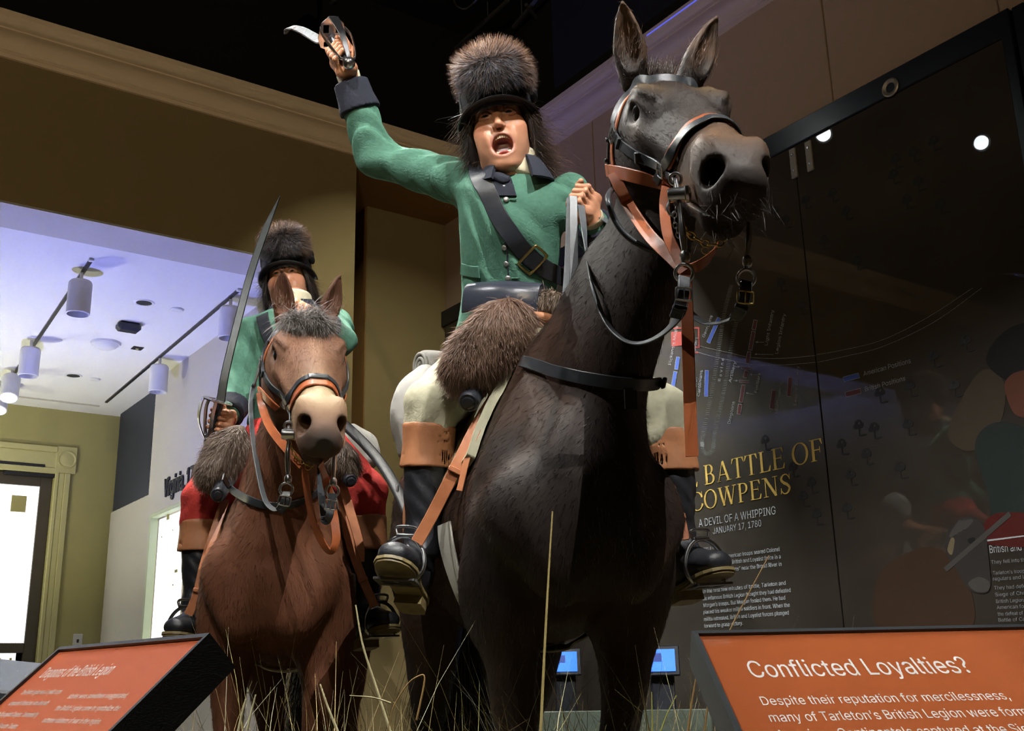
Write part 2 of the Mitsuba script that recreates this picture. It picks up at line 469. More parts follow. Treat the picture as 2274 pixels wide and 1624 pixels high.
mat('floor_stone', mikit.proc(lambda p, n, uv: mikit.mix((.10, .09, .075), (.16, .145, .12), mikit.fbm(p.x * 4, p.y * 4, 0, 4))), .35, .4)
struct('floor', wbox(-11, .2, -11, 6, -.1, 0), 'floor_stone')
# left wall: header above the opening, pier to its right, cornice
AJ, AE = -1.30, -.984
struct('wall_left', [wbox(-9, AJ, 0, .33, SOF, ZC + .19), wbox(AJ, AE, 0, .33, 0, ZC + .19)], 'wall_paint')
struct('soffit', wbox(-9, AJ, .0, .33, SOF - .012, SOF), 'grey_paint')
# recess behind the riders, closed by a pier against the right wall
aP, _ = hitA(817, 458, .53); zS = hitA(817, 458, .53)[1]
struct('wall_back', [wbox(aP, .05, .53, .9, 0, zS + .05)], 'wall_paint')
struct('wall_recess', [wbox(AE - .25, aP, .9, 1.1, 0, zS + .05), wbox(aP - .005, aP, .535, .9, 0, zS)], 'orange_paint')
struct('recess_ceiling', wbox(AE, .02, -.02, .9, zS, zS + .08), 'orange_paint')
struct('wall_right', wbox(0, .25, -9, .9, 0, ZC + .19), 'panel_paint')
struct('wall_upper', [wbox(-9, .0, .05, .33, ZC + .19, 5.4), wbox(.05, .25, -9, .9, ZC + .19, 5.4), wbox(AE, .05, .33, .9, zS + .08, zS + .2)], 'black_ceiling')
struct('ceiling', wbox(-11, .25, -11, 1.1, 5.35, 5.45), 'black_ceiling')
struct('wall_rear', [wbox(-11, .25, -9.3, -9, 0, 5.4), wbox(-9.3, -9, -9, 5, 0, 5.4)], 'wall_paint')


def mould(prof, along, out, start, length, ext0=0.0):
    """Sweeps a (protrusion, z) profile along a wall."""
    p = np.array(prof); a = start + along * (-ext0); n = len(p)
    ring = lambda q: q + out * p[:, :1] + V(0, 0, 1) * p[:, 1:]
    vs = np.vstack([ring(a), ring(start + along * length)]); i = np.arange(n - 1)
    f = quads(np.stack([i, i + 1, i + 1 + n, i + n], 1))
    return trimesh.Trimesh(vs, f, process=False)


arc = lambda c, r, a0, a1, n=8: [(c[0] + r * math.cos(t), c[1] + r * math.sin(t)) for t in np.linspace(math.radians(a0), math.radians(a1), n)]
crown = [(0, ZC - .002), (.014, ZC), (.014, ZC + .022), (.022, ZC + .026), (.022, ZC + .030), (.030, ZC + .036)] + [(.030 + .075 * (1 - math.cos(t)), ZC + .036 + .070 * math.sin(t)) for t in np.linspace(0, math.pi / 2, 9)] \
    + [(.112, ZC + .108), (.112, ZC + .116)] + [(.118 + .030 * math.sin(t) , ZC + .118 + .040 * (1 - math.cos(t))) for t in np.linspace(0, math.pi / 2, 7)] + [(.152, ZC + .164), (.152, ZC + .195), (0, ZC + .196)]
mL = mould(crown, AA, -RR, W_(-9, 0), 9.0); mR = mould(crown, RR, -AA, W_(0, -9), 9.0)
mat('moulding_grey', (.40, .32, .30), .55, .35); struct('cornice_left', mL, 'moulding_paint', 25); struct('cornice_right', mR, 'moulding_grey', 25)
mat('glint_blue', (.05, .05, .3)); scene['glint_blue_glow'] = {'type': 'diffuse', 'reflectance': {'type': 'rgb', 'value': [.1, .1, .4]}}  # glowing strip added as the blue highlight on the moulding edge
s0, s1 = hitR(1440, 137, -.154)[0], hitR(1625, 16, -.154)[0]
k_ = obj('glint_strip', wbox(-.1575, -.1520, s1, s0, ZC + .1655, ZC + .1705), 'glint_blue_glow', smooth=False)
scene[k_]['emitter'] = {'type': 'area', 'radiance': {'type': 'rgb', 'value': [.10, .12, .75]}}; tag(k_, 'thin glowing strip standing in for the blue highlight on the crown moulding right of the front horse', 'glowing highlight')
# seams of the right wall's upper boards: boards with open joints
b0 = hitR(1200, 354)[0]; zK, zK2 = hitR(1688, 326)[1], hitR(2234, 32)[1]; ZK = (zK + zK2) / 2
bs = [-9, -4.55, hitR(2218, 0)[0], hitR(1845, 150)[0], -1.15, .53]
for i in range(5):
    g = .004
    put('board', mikit.ply(wbox(-.012, .0, bs[i] + g, bs[i + 1] - g, ZK, ZC + .01, .003), 'panel_paint'), 'wall_right')
# ceiling services, barely lit
mat('pipe_grey', (.045, .045, .05), .5, .3)
cz = lambda px, py, z: EYE + ray(px, py) * ((z - CAMZ) / ray(px, py)[2])
for k, (q0, q1) in enumerate([((926, 186), (1128, 0)), ((612, 143), (742, 0)), ((1168, 10), (1300, 175)), ((297, 38), (318, 0)), ((1140, 60), (1240, -60))]):
    p0, p1 = cz(*q0, 5.22), cz(*q1, 5.22)
    t_ = thing('ceiling_rail', ['grey strut rail under the black ceiling left of the raised hat', 'grey strut rail under the black ceiling above the sabre', 'dark strut rail running behind the front horse ear', 'short rail end at the upper left of the black ceiling', 'dark rail high above the shouting rider'][k], 'rail')
    obj('channel', tube([p0, p1], .014, 6), 'pipe_grey', t_)
    for u in (.2, .8): obj('hanger', tube([p0 * (1 - u) + p1 * u, p0 * (1 - u) + p1 * u + V(0, 0, .14)], .005, 5), 'pipe_grey', t_)
hk = spline([cz(1008, 0, 5.1), cz(1015, 14, 5.1), cz(1032, 20, 5.1), cz(1048, 10, 5.1), cz(1064, -6, 5.1)], 24)
k_ = obj('ceiling_cable', tube(hk, .006, 6), 'pipe_grey'); tag(k_, 'looped cable hanging from the black ceiling above the hat', 'cable')

# ---- the bright room beyond the opening
bF, aW, bW = 4.43, -1.238, 3.02
struct('ceiling_back', wbox(-9, -.85, .33, bF + .3, SOF + .02, SOF + .12), 'back_ceiling')
# partition with the display case "Virginia, 1781"

def hitW(px, py):
    v = ray(px, py); t = ((O0 - EYE) @ AA + aW) / (v @ AA); p = EYE + v * t
    return (p - O0) @ RR, p[2]
c0b, c0z = hitW(337, 1146); c1b, c1z = hitW(437, 1103); zt = (c0z + c1z) / 2; zb = hitW(318, 1424)[1] - .35; cr = .75
struct('wall_partition', [wbox(aW, aW + .4, .33, cr, 0, SOF + .02), wbox(aW, aW + .4, c0b, bW, 0, SOF + .02), wbox(aW, aW + .4, cr, c0b, zt, SOF + .02), wbox(aW, aW + .4, cr, c0b, 0, zb)], 'grey_paint')
struct('wall_end', wbox(aW + .06, aW + .36, bW, bF - .12, 0, hitW(315, 1097)[1]), 'grey_paint'); struct('trim_1', wbox(aW + .08, aW + .34, bW, bF - .1, hitW(315, 1097)[1], SOF + .02), 'navy_paint')
dc = thing('display_case', 'brightly lit display case in the wall beneath the words Virginia, 1781', 'display case')
scene['lit_panel'] = {'type': 'diffuse', 'reflectance': {'type': 'rgb', 'value': [.7, .7, .7]}}
k_ = obj('backlit_panel', wbox(aW + .055, aW + .065, c0b - .62, c0b - .02, zb + .02, zt - .03), 'lit_panel', dc, False, label='white backlit panel')
scene[k_]['emitter'] = {'type': 'area', 'radiance': {'type': 'rgb', 'value': [1.5, 1.55, 1.5]}}
mat('gold_trim', (.55, .47, .10), .4, .4); mat('green_edge', (.40, .45, .30), .5)
wood_ = mat('case_back', (.42, .33, .16), .6)
obj('back_board', wbox(aW + .30, aW + .32, cr, c0b, zb, zt), 'case_back', dc, False)
obj('frame', [wbox(aW - .012, aW + .05, cr, c0b + .02, zt - .02, zt + .012, .004), wbox(aW - .012, aW + .05, c0b - .012, c0b + .02, zb, zt, .004), wbox(aW - .012, aW + .05, cr, c0b + .02, zb - .03, zb, .004)], 'green_edge', dc)
cur = [(hitW(420, 1112)), hitW(424, 1140), hitW(421, 1230), hitW(415, 1330), hitW(404, 1424), (hitW(400, 1450)[0], zb)]
obj('gilt_edge', tube(spline([W_(aW + .03, b, z) for b, z in cur], 40), .011, 8), 'gold_trim', dc, True, label='curved gilt edge')
for k, (px, py) in enumerate([(428, 1164), (423, 1240), (412, 1312), (404, 1392)]):
    b, z = hitW(px, py); th = np.linspace(.3, 5.2, 18); r_ = np.linspace(.055, .02, 18)
    obj('scroll', tube([W_(aW + .04, b - .02 + r_[i] * math.cos(th[i]), z + r_[i] * math.sin(th[i])) for i in range(18)], .009, 6), 'gold_trim', dc, True, label='gilt scroll')
mat('dark_ink', (.03, .03, .03), .6)
for (px, py, w_, h_) in [(358, 1147, .05, .045), (375, 1268, .055, .02), (368, 1177, .01, .01), (344, 1192, .01, .01), (368, 1299, .012, .012), (352, 1414, .012, .014)]:
    b, z = hitW(px, py); obj('marker', wbox(aW + .050, aW + .055, b - w_ / 2, b + w_ / 2, z - h_ / 2, z + h_ / 2), 'olive_paint', dc, False, label='small dark marker')


def lettering(text, height, origin, right, up, bsdf, parent, bold=False, depth=.001, width=None, name='lettering', label=None, shear=0.0):
    m = meshkit.text_mesh(text, height, depth, bold)
    if width: m.apply_scale([width / m.bounds[1][0], 1, 1])
    v = m.vertices.copy(); v[:, 0] += shear * v[:, 1]; m.vertices = v
    right = unit(right); up = unit(np.asarray(up) - (np.asarray(up) @ right) * right); m.apply_transform(M4(np.stack([right, up, np.cross(right, up)], 1), origin))
    return obj(name, m, bsdf, parent, False, label)


b0_, z0_ = hitW(366, 1105); b1_, z1_ = hitW(438, 1074)
wl = thing('wall_lettering', 'black raised wall lettering reading Virginia, 1781', 'lettering')
lettering('Virginia, 1781', .135, W_(aW - .002, b0_, z0_ + .0), -RR, V(0, 0, 1), 'black_paint', wl, True, .012, 1.12 * abs(b0_ - b1_))
# glass door in the far wall
mat('door_bronze', (.055, .045, .03), .45, .4); mat('trim_olive', (.42, .39, .19), .55, .3)
def hitF(px, py, off=0.0):
    v = ray(px, py); t = ((O0 - EYE) @ RR + bF + off) / (v @ RR); p = EYE + v * t
    return (p - O0) @ AA, p[2]
aD = hitF(122, 1052)[0]; aG = hitF(93, 1078)[0]; zG = hitF(93, 1078)[1]; zGb = hitF(60, 1428)[1]; zL = hitF(60, 1450)[1]
struct('wall_far', [wbox(-9, aG - 1.1, bF, bF + .25, 0, SOF + .1), wbox(aD, -.85, bF, bF + .25, 0, SOF + .1), wbox(aG - 1.1, aD, bF, bF + .25, 2.80, SOF + .1)], 'olive_paint')
dr = tag('door_1', None, None, None, 'structure')
obj('frame', [wbox(aG, aD, bF + .06, bF + .12, 0, 2.79, .004), wbox(aG - 1.0, aG, bF + .06, bF + .12, zG, 2.79, .004), wbox(aG - 1.0, aG, bF + .06, bF + .12, zL, zGb, .004), wbox(aG - 1.0, aG, bF + .06, bF + .12, 0, .12, .004), wbox(aG - 1.1, aG - 1.0, bF + .06, bF + .12, 0, 2.79, .004)], 'door_bronze', dr)
scene['daylit'] = {'type': 'diffuse', 'reflectance': {'type': 'rgb', 'value': [.8, .8, .8]}}  # door panes glow themselves, in place of bright daylight behind clear glass
k_ = obj('glowing_glass', wbox(aG - 1.0, aG, bF + .088, bF + .094, zGb, zG), 'daylit', dr, False, label='door pane glowing in place of the daylight outside'); scene[k_]['emitter'] = {'type': 'area', 'radiance': {'type': 'rgb', 'value': [1.05, 1.05, 1.05]}}
k_ = obj('lower_glass', wbox(aG - 1.0, aG - .05, bF + .095, bF + .10, .12, zL), 'daylit', dr, False, label='lower pane behind bars'); scene[k_]['emitter'] = {'type': 'area', 'radiance': {'type': 'rgb', 'value': [.95, .97, .93]}}
for k in range(9): obj('bar', wbox(aG - .10 - k * .085, aG - .085 - k * .085, bF + .07, bF + .09, .12, zL - .04, .002), 'trim_olive', dr)
a_, z_ = hitF(46, 1116); obj('notice', wbox(a_ - .06, a_ + .06, bF + .080, bF + .087, z_ - .07, z_ + .07), 'olive_paint', dr, False)
a_, z_ = hitF(70, 1052); obj('closer', [wbox(a_ - .22, a_ + .2, bF - .005, bF + .06, z_ - .02, z_ + .05, .006), wbox(a_ - .30, a_ + .1, bF - .03, bF, z_ + .055, z_ + .085, .004)], 'dark_metal', dr)
aC = hitF(156, 1052)[0]; zH0, zH1 = hitF(140, 1050)[1], hitF(140, 1018)[1]
struct('trim_2', [wbox(aD, aD + .03, bF - .03, bF, 0, 2.82, .004), wbox(aD + .03, aC - .05, bF - .02, bF, 0, 2.80, .003), wbox(aC - .05, aC, bF - .035, bF, 0, 2.80, .006)], 'trim_olive', 35)
struct('trim_3', [wbox(aD - 2, aD, bF - .03, bF, 2.79, 2.84, .004), wbox(aD - 2, aD, bF - .02, bF, 2.84, 2.98, .003), wbox(aD - 2, aD, bF - .04, bF, 2.98, 3.03, .006)], 'trim_olive', 35)
rz = (aD + aC) / 2 + .03
struct('trim_4', [wbox(aD - .01, aC + .04, bF - .03, bF, 2.80, 3.04, .005), lathe([(.0, .012), (.045, .012), (.06, .006), (.075, .012), (.08, .0)], 28, np.stack([AA, V(0, 0, 1), -RR], 1), W_((aD + aC) / 2 + .02, bF - .03, 2.92))], 'trim_olive', 35)
a_, z_ = hitF(172, 1424)
pl_ = thing('wall_socket', 'white wall plate low on the olive wall right of the glass door', 'wall plate'); obj('plate', wbox(a_ - .04, a_ + .04, bF - .008, bF, z_ - .06, z_ + .06, .003), 'white_metal', pl_); obj('toggle', wbox(a_ - .008, a_ + .008, bF - .016, bF - .006, z_ - .014, z_ + .014, .002), 'dark_metal', pl_)

# ---- ceiling fittings of the bright room, then its added fill lights
cp = lambda px, py, dz=0.0: EYE + ray(px, py) * ((SOF + .02 - dz - CAMZ) / ray(px, py)[2])
tracks = [((203, 575), (-60, 965)), ((531, 642), (236, 892))]
for k, (q0, q1) in enumerate(tracks):
    p0, p1 = cp(*q0), cp(*q1); d = unit(p1 - p0)
    tr = thing('lighting_track', ['thin ceiling track carrying the left row of white spotlights', 'thin ceiling track carrying the right pair of white spotlights'][k], 'track')
    obj('rail', bx((p0 + p1) / 2 - V(0, 0, .006), (np.linalg.norm(p1 - p0), .022, .012), frame(x=d, y=np.cross(V(0, 0, 1), d))), 'dark_metal', tr)
    obj('end_cap', bx(p0 - V(0, 0, .008), (.03, .03, .016), frame(x=d, y=np.cross(V(0, 0, 1), d)), .003), 'white_metal', tr)
cans = [((182, 600), (174, 642), 0, 'first', 0, 'white cylinder spotlight nearest the header on the left track'), ((71, 752), (66, 778), 0, '', 0, 'white cylinder spotlight second from the header on the left track'), ((28, 818), (33, 838), 0, '', 1, 'tilted white spotlight third along the left track, lamp lit'),
        ((4, 848), (5, 866), 0, '', 1, 'lit white spotlight at the left picture edge on the left track'), ((513, 660), (509, 692), 1, '', 0, 'white cylinder spotlight behind the raised sword on the right track'), ((356, 792), (353, 820), 1, '', 0, 'white cylinder spotlight second along the right track')]
scene['lens_lit'] = {'type': 'diffuse', 'reflectance': {'type': 'rgb', 'value': [.8, .8, .8]}}
for (q0, q1, tk, _n, lit, lab) in cans:
    top = cp(*q0); t_ = thing('spotlight', lab, 'spotlight', 'spotlights on the tracks of the bright room')
    tilt = unit(V(.0, .0, -1) + (RR * -.45 + AA * -.10 if lit else 0)); Rm = frame(x=AA, z=tilt)
    obj('stem', tube([top - V(0, 0, .016), top - V(0, 0, .075)], .011, 8), 'white_metal', t_)
    base = top - V(0, 0, .072)
    obj('housing', lathe([(0, 0), (.058, 0), (.066, .010), (.068, .02), (.068, .205), (.062, .21), (.060, .20), (.058, .165), (0, .16)], 28, Rm, base), 'white_metal', t_, 40)
    k2 = obj('lens', lathe([(0, .165), (.057, .166), (.057, .172), (0, .172)], 24, Rm, base), 'lens_lit' if lit else 'black_paint', t_, False)
    if lit: scene[k2]['emitter'] = {'type': 'area', 'radiance': {'type': 'rgb', 'value': [6, 6, 5.5]}}
for k, (px, py, r_, lab) in enumerate([(320, 672, .062, 'dark recessed downlight beside the right track'), (163, 834, .062, 'dark recessed downlight near the far wall')]):
    t_ = thing('downlight', lab, 'downlight'); p = cp(px, py); obj('rim', lathe([(r_ * .8, -.004), (r_, -.006), (r_ * 1.1, 0), (r_ * .8, .001)], 32, None, p), 'white_metal', t_, 40); obj('well', lathe([(0, -.001), (r_ * .82, -.003), (r_ * .82, 0.0), (0, 0.0)], 32, None, p), 'black_paint', t_)
for k, (px, py, lab) in enumerate([(394, 687, 'flat white ceiling disc below the dark downlight'), (211, 842, 'flat white ceiling disc near the far wall')]):
    tag(obj('sprinkler_cover', lathe([(0, -.012), (.036, -.012), (.042, -.006), (.042, 0), (0, 0)], 28, None, cp(px, py)), 'white_metal', None, 40), lab, 'ceiling disc')
t_ = thing('wireless_unit', 'small black box fixed to the white ceiling', 'black box'); p = cp(286, 718); obj('case', bx(p - V(0, 0, .03), (.155, .10, .06), RAB, .018), 'black_paint', t_); obj('mount', bx(p - V(0, 0, .004), (.06, .05, .008), RAB, .001), 'dark_metal', t_)
t_ = thing('smoke_detector', 'round white smoke detector on the ceiling', 'smoke detector'); p = cp(235, 761); obj('base', lathe([(0, -.018), (.10, -.018), (.105, -.01), (.105, 0), (0, 0)], 36, None, p), 'white_metal', t_, 40); obj('cover', lathe([(0, -.05), (.05, -.048), (.075, -.036), (.09, -.02), (.09, -.016), (0, -.016)], 36, None, p), 'white_metal', t_, 50)
t_ = thing('ceiling_vent', 'small square dark vent in the white ceiling', 'vent'); p = cp(305, 773); obj('plate', bx(p - V(0, 0, .003), (.075, .075, .006), RAB, .001), 'dark_metal', t_); obj('light', bx(p - V(0, 0, .008), (.02, .02, .008), RAB, .002), 'olive_paint', t_)
struct('trim_5', wbox(hitF(0, 885)[0] - 1, hitF(200, 915)[0], bF - .33, bF - .29, SOF + .015, SOF + .02), 'grey_paint')
spot('room_fill_blue', W_(-2.7, .75, 1.2), W_(-2.65, 1.0, 3.4), 16, 74, (.42, .46, 1.35), .5)  # unseen uplight, added for the blue wash on the ceiling
spot('room_fill_cream', W_(-3.2, 2.7, 1.1), W_(-3.2, 2.9, 3.4), 13, 76, (1, .97, .62), .5)  # unseen uplight, added for the cream wash on the ceiling
scene['room_fill_low'] = {'type': 'point', 'position': W_(-3.3, 3.1, 2.4).tolist(), 'intensity': {'type': 'rgb', 'value': [2.3, 2.25, 1.55]}}  # unseen point light, added as fill for this room
# ---------------------------------------------------------------- the tall glass display wall on the right
mat('frame_black', (.008, .010, .016), .25, .5)
zF = (hitR(1695, 369)[1] + hitR(2228, 98)[1]) / 2; bRt = hitR(2232, 60)[0]; bJ = (hitR(1790, 500)[0] + hitR(1885, 1390)[0]) / 2; bL = .50
struct('trim_6', wbox(-.045, 0, bRt - .02, .53, zF, ZK, .004), 'frame_black')
struct('trim_7', [wbox(-.045, 0, bRt - .045, bRt, 0, ZK, .004), wbox(-.03, 0, bRt - .10, bRt - .05, 0, ZK, .004)], 'frame_black')
graphic = lambda p, n, uv: mikit.mix((.026, .022, .018), (.052, .044, .036), mikit.fbm(p.x * 3.1, p.y * 3.1, p.z * 3.1, 4))
scene['graphic_glass'] = {'type': 'plastic', 'diffuse_reflectance': mikit.proc(graphic), 'int_ior': 1.5}
for b0, b1, lab in ((bJ + .004, bL, 'glass panel over the battle map, left of the joint'), (bRt, bJ - .004, 'glass panel over the dark mural, right of the joint')):
    t_ = thing('glass_wall', lab, 'glass wall'); obj('pane', wbox(-.032, -.020, b0, b1, .06, zF), 'graphic_glass', t_, False)
mat('clamp_metal', (.30, .27, .23), .45, .5, .6)
for (px, py) in ((1763, 363), (1798, 347)):
    b, z = hitR(px, py, -.04); t_ = thing('glass_clamp', 'pale metal clamp at the top of the glass joint, ' + ('left one' if px < 1780 else 'right one'), 'clamp')
    obj('plate', wbox(-.048, -.0335, b - .018, b + .018, z - .075, z + .075, .003), 'clamp_metal', t_); [obj('screw', lathe([(0, .003), (.006, .003), (.007, 0), (0, 0)], 12, np.stack([V(0, 0, 1), RR, -AA], 1), W_(-.048, b, z + q)), 'steel', t_) for q in (-.04, .04)]
b, z = hitR(1978, 195, -.046); tag(obj('ring_fitting', lathe([(.022, 0), (.040, 0), (.042, .006), (.036, .010), (.022, .004)], 24, np.stack([V(0, 0, 1), RR, -AA], 1), W_(-.045, b, z)), 'clamp_metal', None, 40), 'small ring fitting on the black frame over the glass', 'ring')
gp = 'glass_wall'; gq = 'glass_wall_001'
for k_, c_ in dict(ink_gold=(.62, .42, .10), ink_white=(.40, .43, .45), ink_grey=(.23, .24, .25), ink_blue=(.045, .085, .36), ink_red=(.085, .022, .020), ink_dark=(.012, .012, .013), reflection_rose=(.38, .06, .05), ink_hatch=(.17, .18, .17)).items(): mat(k_, c_, .55, .3)
OFF = -.0335
onW = lambda px, py, off=OFF: W_(off, *hitR(px, py, off))


def wall_text(text, q0, q1, hq, ink, par, bold=False, fonted=None, fit=True):
    """Text on the glass between two photograph points of its baseline; hq = a point one capital height above q0."""
    p0, p1, p2 = onW(*q0), onW(*q1), onW(*hq); rt = p1 - p0; wdt = np.linalg.norm(rt); up = np.cross(-AA, unit(rt)); h = abs((p2 - p0) @ up)
    if fonted is not None:
        m = fonted(text, h, .0008); sh = m.bounds[1][0]; m.apply_scale([wdt / sh, 1, 1]); m.apply_transform(M4(np.stack([unit(rt), up, -AA], 1), p0))
        return obj('lettering', m, ink, par, False)
    return lettering(text, h, p0, rt, up, ink, par, bold, .0008, wdt)


# a serif face drawn from strokes (capitals)
def serif(text, height, depth):
    TH, TN, SW, SH = .135, .048, .11, .035
    def bar(x0, y0, x1, y1, w): return LineString([(x0, y0), (x1, y1)]).buffer(w / 2, cap_style=2)
    def stem(x, y0=0.0, y1=1.0, w=TH): return sbox(x - w / 2, y0, x + w / 2, y1)
    def foot(x, y, w=TH): return unary_union([sbox(x - w / 2 - .085, y, x + w / 2 + .085, y + SH) if y < .5 else sbox(x - w / 2 - .085, y - SH, x + w / 2 + .085, y)])
    def tip(x, y, dy): return Polygon([(x - .02, y), (x + .035, y), (x + .035, y + dy), (x + .005, y + dy)])
    def bowl(cx, cy, rx, ry, th=TH, tn=TN): return affinity.scale(Point(cx, cy).buffer(1, 32), rx, ry).difference(affinity.scale(Point(cx, cy).buffer(1, 32), rx - th * .95, ry - tn))
    G = {}
    G['E'] = (unary_union([stem(.2), sbox(.05, 0, .70, SH), sbox(.05, 1 - SH, .67, 1), sbox(.2, .50, .55, .50 + TN), Polygon([(.70, 0), (.74, .26), (.70, .26), (.60, SH)]), Polygon([(.67, 1), (.69, .77), (.655, .77), (.57, 1 - SH)]), Polygon([(.55, .39), (.58, .39), (.58, .66), (.55, .66)])]), .80)
    G['F'] = (unary_union([stem(.2), foot(.2, 0), sbox(.05, 1 - SH, .66, 1), sbox(.2, .48, .53, .48 + TN), Polygon([(.66, 1), (.69, .74), (.655, .74), (.56, 1 - SH)]), Polygon([(.53, .37), (.56, .37), (.56, .64), (.53, .64)])]), .74)
    G['T'] = (unary_union([stem(.38), foot(.38, 0), sbox(.04, 1 - SH, .72, 1), Polygon([(.04, 1), (.0, .74), (.035, .74), (.14, 1 - SH)]), Polygon([(.72, 1), (.76, .74), (.725, .74), (.62, 1 - SH)])]), .78)
    G['L'] = (unary_union([stem(.2), foot(.2, 1), sbox(.05, 0, .66, SH), Polygon([(.66, 0), (.71, .28), (.67, .28), (.55, SH)])]), .74)
    G['H'] = (unary_union([stem(.2), stem(.76), foot(.2, 0), foot(.2, 1), foot(.76, 0), foot(.76, 1), sbox(.2, .49, .76, .49 + TN)]), .98)
    G['I'] = (unary_union([stem(.2), foot(.2, 0), foot(.2, 1)]), .42)
    G['B'] = (unary_union([stem(.2), sbox(.05, 0, .40, SH), sbox(.05, 1 - SH, .38, 1), bowl(.36, .745, .27, .255).intersection(sbox(.36, .4, 2, 2)), bowl(.40, .265, .31, .27).intersection(sbox(.40, -1, 2, .6)), sbox(.2, .49, .40, .49 + TN), sbox(.2, 1 - TN, .37, 1), sbox(.2, 0, .41, TN)]), .80)
    G['P'] = (unary_union([stem(.2), foot(.2, 0), sbox(.05, 1 - SH, .38, 1), bowl(.38, .715, .30, .285).intersection(sbox(.38, .3, 2, 2)), sbox(.2, 1 - TN, .40, 1), sbox(.2, .43, .40, .43 + TN)]), .74)
    G['A'] = (unary_union([bar(.13, 0, .42, 1.0, TN), bar(.75, 0, .43, 1.0, TH), sbox(.22, .30, .66, .30 + TN), sbox(.02, 0, .26, SH), sbox(.60, 0, .93, SH)]).intersection(sbox(0, 0, 2, 1.02)), .95)
    G['O'] = (bowl(.46, .5, .44, .52), .94)
    G['C'] = (unary_union([bowl(.46, .5, .44, .52).difference(Polygon([(.46, .5), (1.2, .92), (1.2, .16)])), Polygon([(.78, 1.0), (.82, 1.0), (.82, .66), (.78, .70)])]), .88)
    G['W'] = (unary_union([bar(.14, 1, .40, 0, TH), bar(.40, 0, .62, 1, TN), bar(.60, 1, .87, 0, TH), bar(.87, 0, 1.10, 1, TN), sbox(.0, 1 - SH, .30, 1), sbox(.46, 1 - SH, .78, 1), sbox(.98, 1 - SH, 1.22, 1)]).intersection(sbox(0, -.02, 2, 1)), 1.24)
    G['N'] = (unary_union([bar(.20, 0, .20, 1, TN), bar(.80, 0, .80, 1, TN), bar(.20, 1, .80, 0, TH), sbox(.06, 0, .34, SH), sbox(.0, 1 - SH, .22, 1), sbox(.66, 1 - SH, .94, 1)]).intersection(sbox(0, 0, 2, 1)), 1.0)
    sp = spline([(.60, .80), (.46, .97), (.26, .95), (.14, .76), (.26, .58), (.46, .46), (.58, .26), (.44, .05), (.24, .03), (.10, .20)], 60); wv = np.interp(np.linspace(0, 1, 60), [0, .12, .3, .5, .7, .88, 1], [.05, .05, .11, .15, .11, .05, .05])
    G['S'] = (unary_union([LineString(sp[i:i + 2]).buffer(wv[i] / 2) for i in range(59)] + [Polygon([(.60, .98), (.64, .98), (.63, .68), (.59, .74)]), Polygon([(.06, .02), (.10, .02), (.13, .30), (.09, .32)])]), .72)
    x = 0; out = []
    for ch in text:
        if ch == ' ': x += .32; continue
        g, adv = G[ch]; out.append(affinity.translate(g, x)); x += adv + .015
    m = ext(unary_union(out).buffer(0), depth / height); m.apply_scale(height); m.apply_scale([1, 1, 1]); m.apply_translation([-m.bounds[0][0], 0, 0])
    v = m.vertices.copy(); v[:, 2] = np.where(v[:, 2] > 1e-7, depth, 0); m.vertices = v
    return m


B0, B1 = (1527, 1086), (1829, 1021)
d_ = np.array(B1) - B0; thE = serif('THE BATTLE OF', 1, .001).bounds[1][0]; eE = serif('E BATTLE OF', 1, .001).bounds[1][0]
pE0, pE1 = onW(*B0), onW(*B1); pT0 = pE1 + (pE0 - pE1) * (thE / eE); qT = proj(pT0)
wall_text('THE BATTLE OF', tuple(qT), B1, (qT[0] - 5, qT[1] - 41), 'ink_gold', gp, fonted=serif)
wall_text('COWPENS', (1536, 1137), (1757, 1095), (1533, 1097), 'ink_gold', gp, fonted=serif)
wall_text('A DEVIL OF A WHIPPING', (1552, 1171), (1723, 1142), (1551, 1154.5), 'ink_white', gp)
wall_text('JANUARY 17, 1780', (1583, 1187), (1691, 1169), (1582, 1173), 'ink_white', gp)
for s_, q0, q1 in [('It was a trap.', (1553.7, 1224), (1597, 1219)), ('Daniel Morgan’s American troops snared Colonel', (1555, 1247), (1732, 1224)), ('Banastre Tarleton’s British and Loyalist force in a', (1556, 1260.5), (1734, 1240.5)), ('place called “Cowpens” near the Broad River in', (1557, 1276), (1736, 1257)), ('South Carolina.', (1558, 1291), (1610, 1285)),
                   ('In the first few minutes of battle, Tarleton and', (1560, 1318), (1745, 1299)), ('his infamous British Legion thought they had defeated', (1561, 1334), (1756, 1315)), ('Morgan’s troops. But Morgan fooled them. He had', (1562, 1349), (1744, 1332)), ('placed his weaker militia soldiers in front. When the', (1562, 1364), (1754, 1348)),
                   ('militia retreated, British and Loyalist forces plunged', (1563, 1380), (1752, 1365)), ('forward to grasp victory.', (1564, 1395), (1650, 1388))]:
    wall_text(s_, q0, q1, (q0[0], q0[1] - 8.6), 'ink_white', gp)
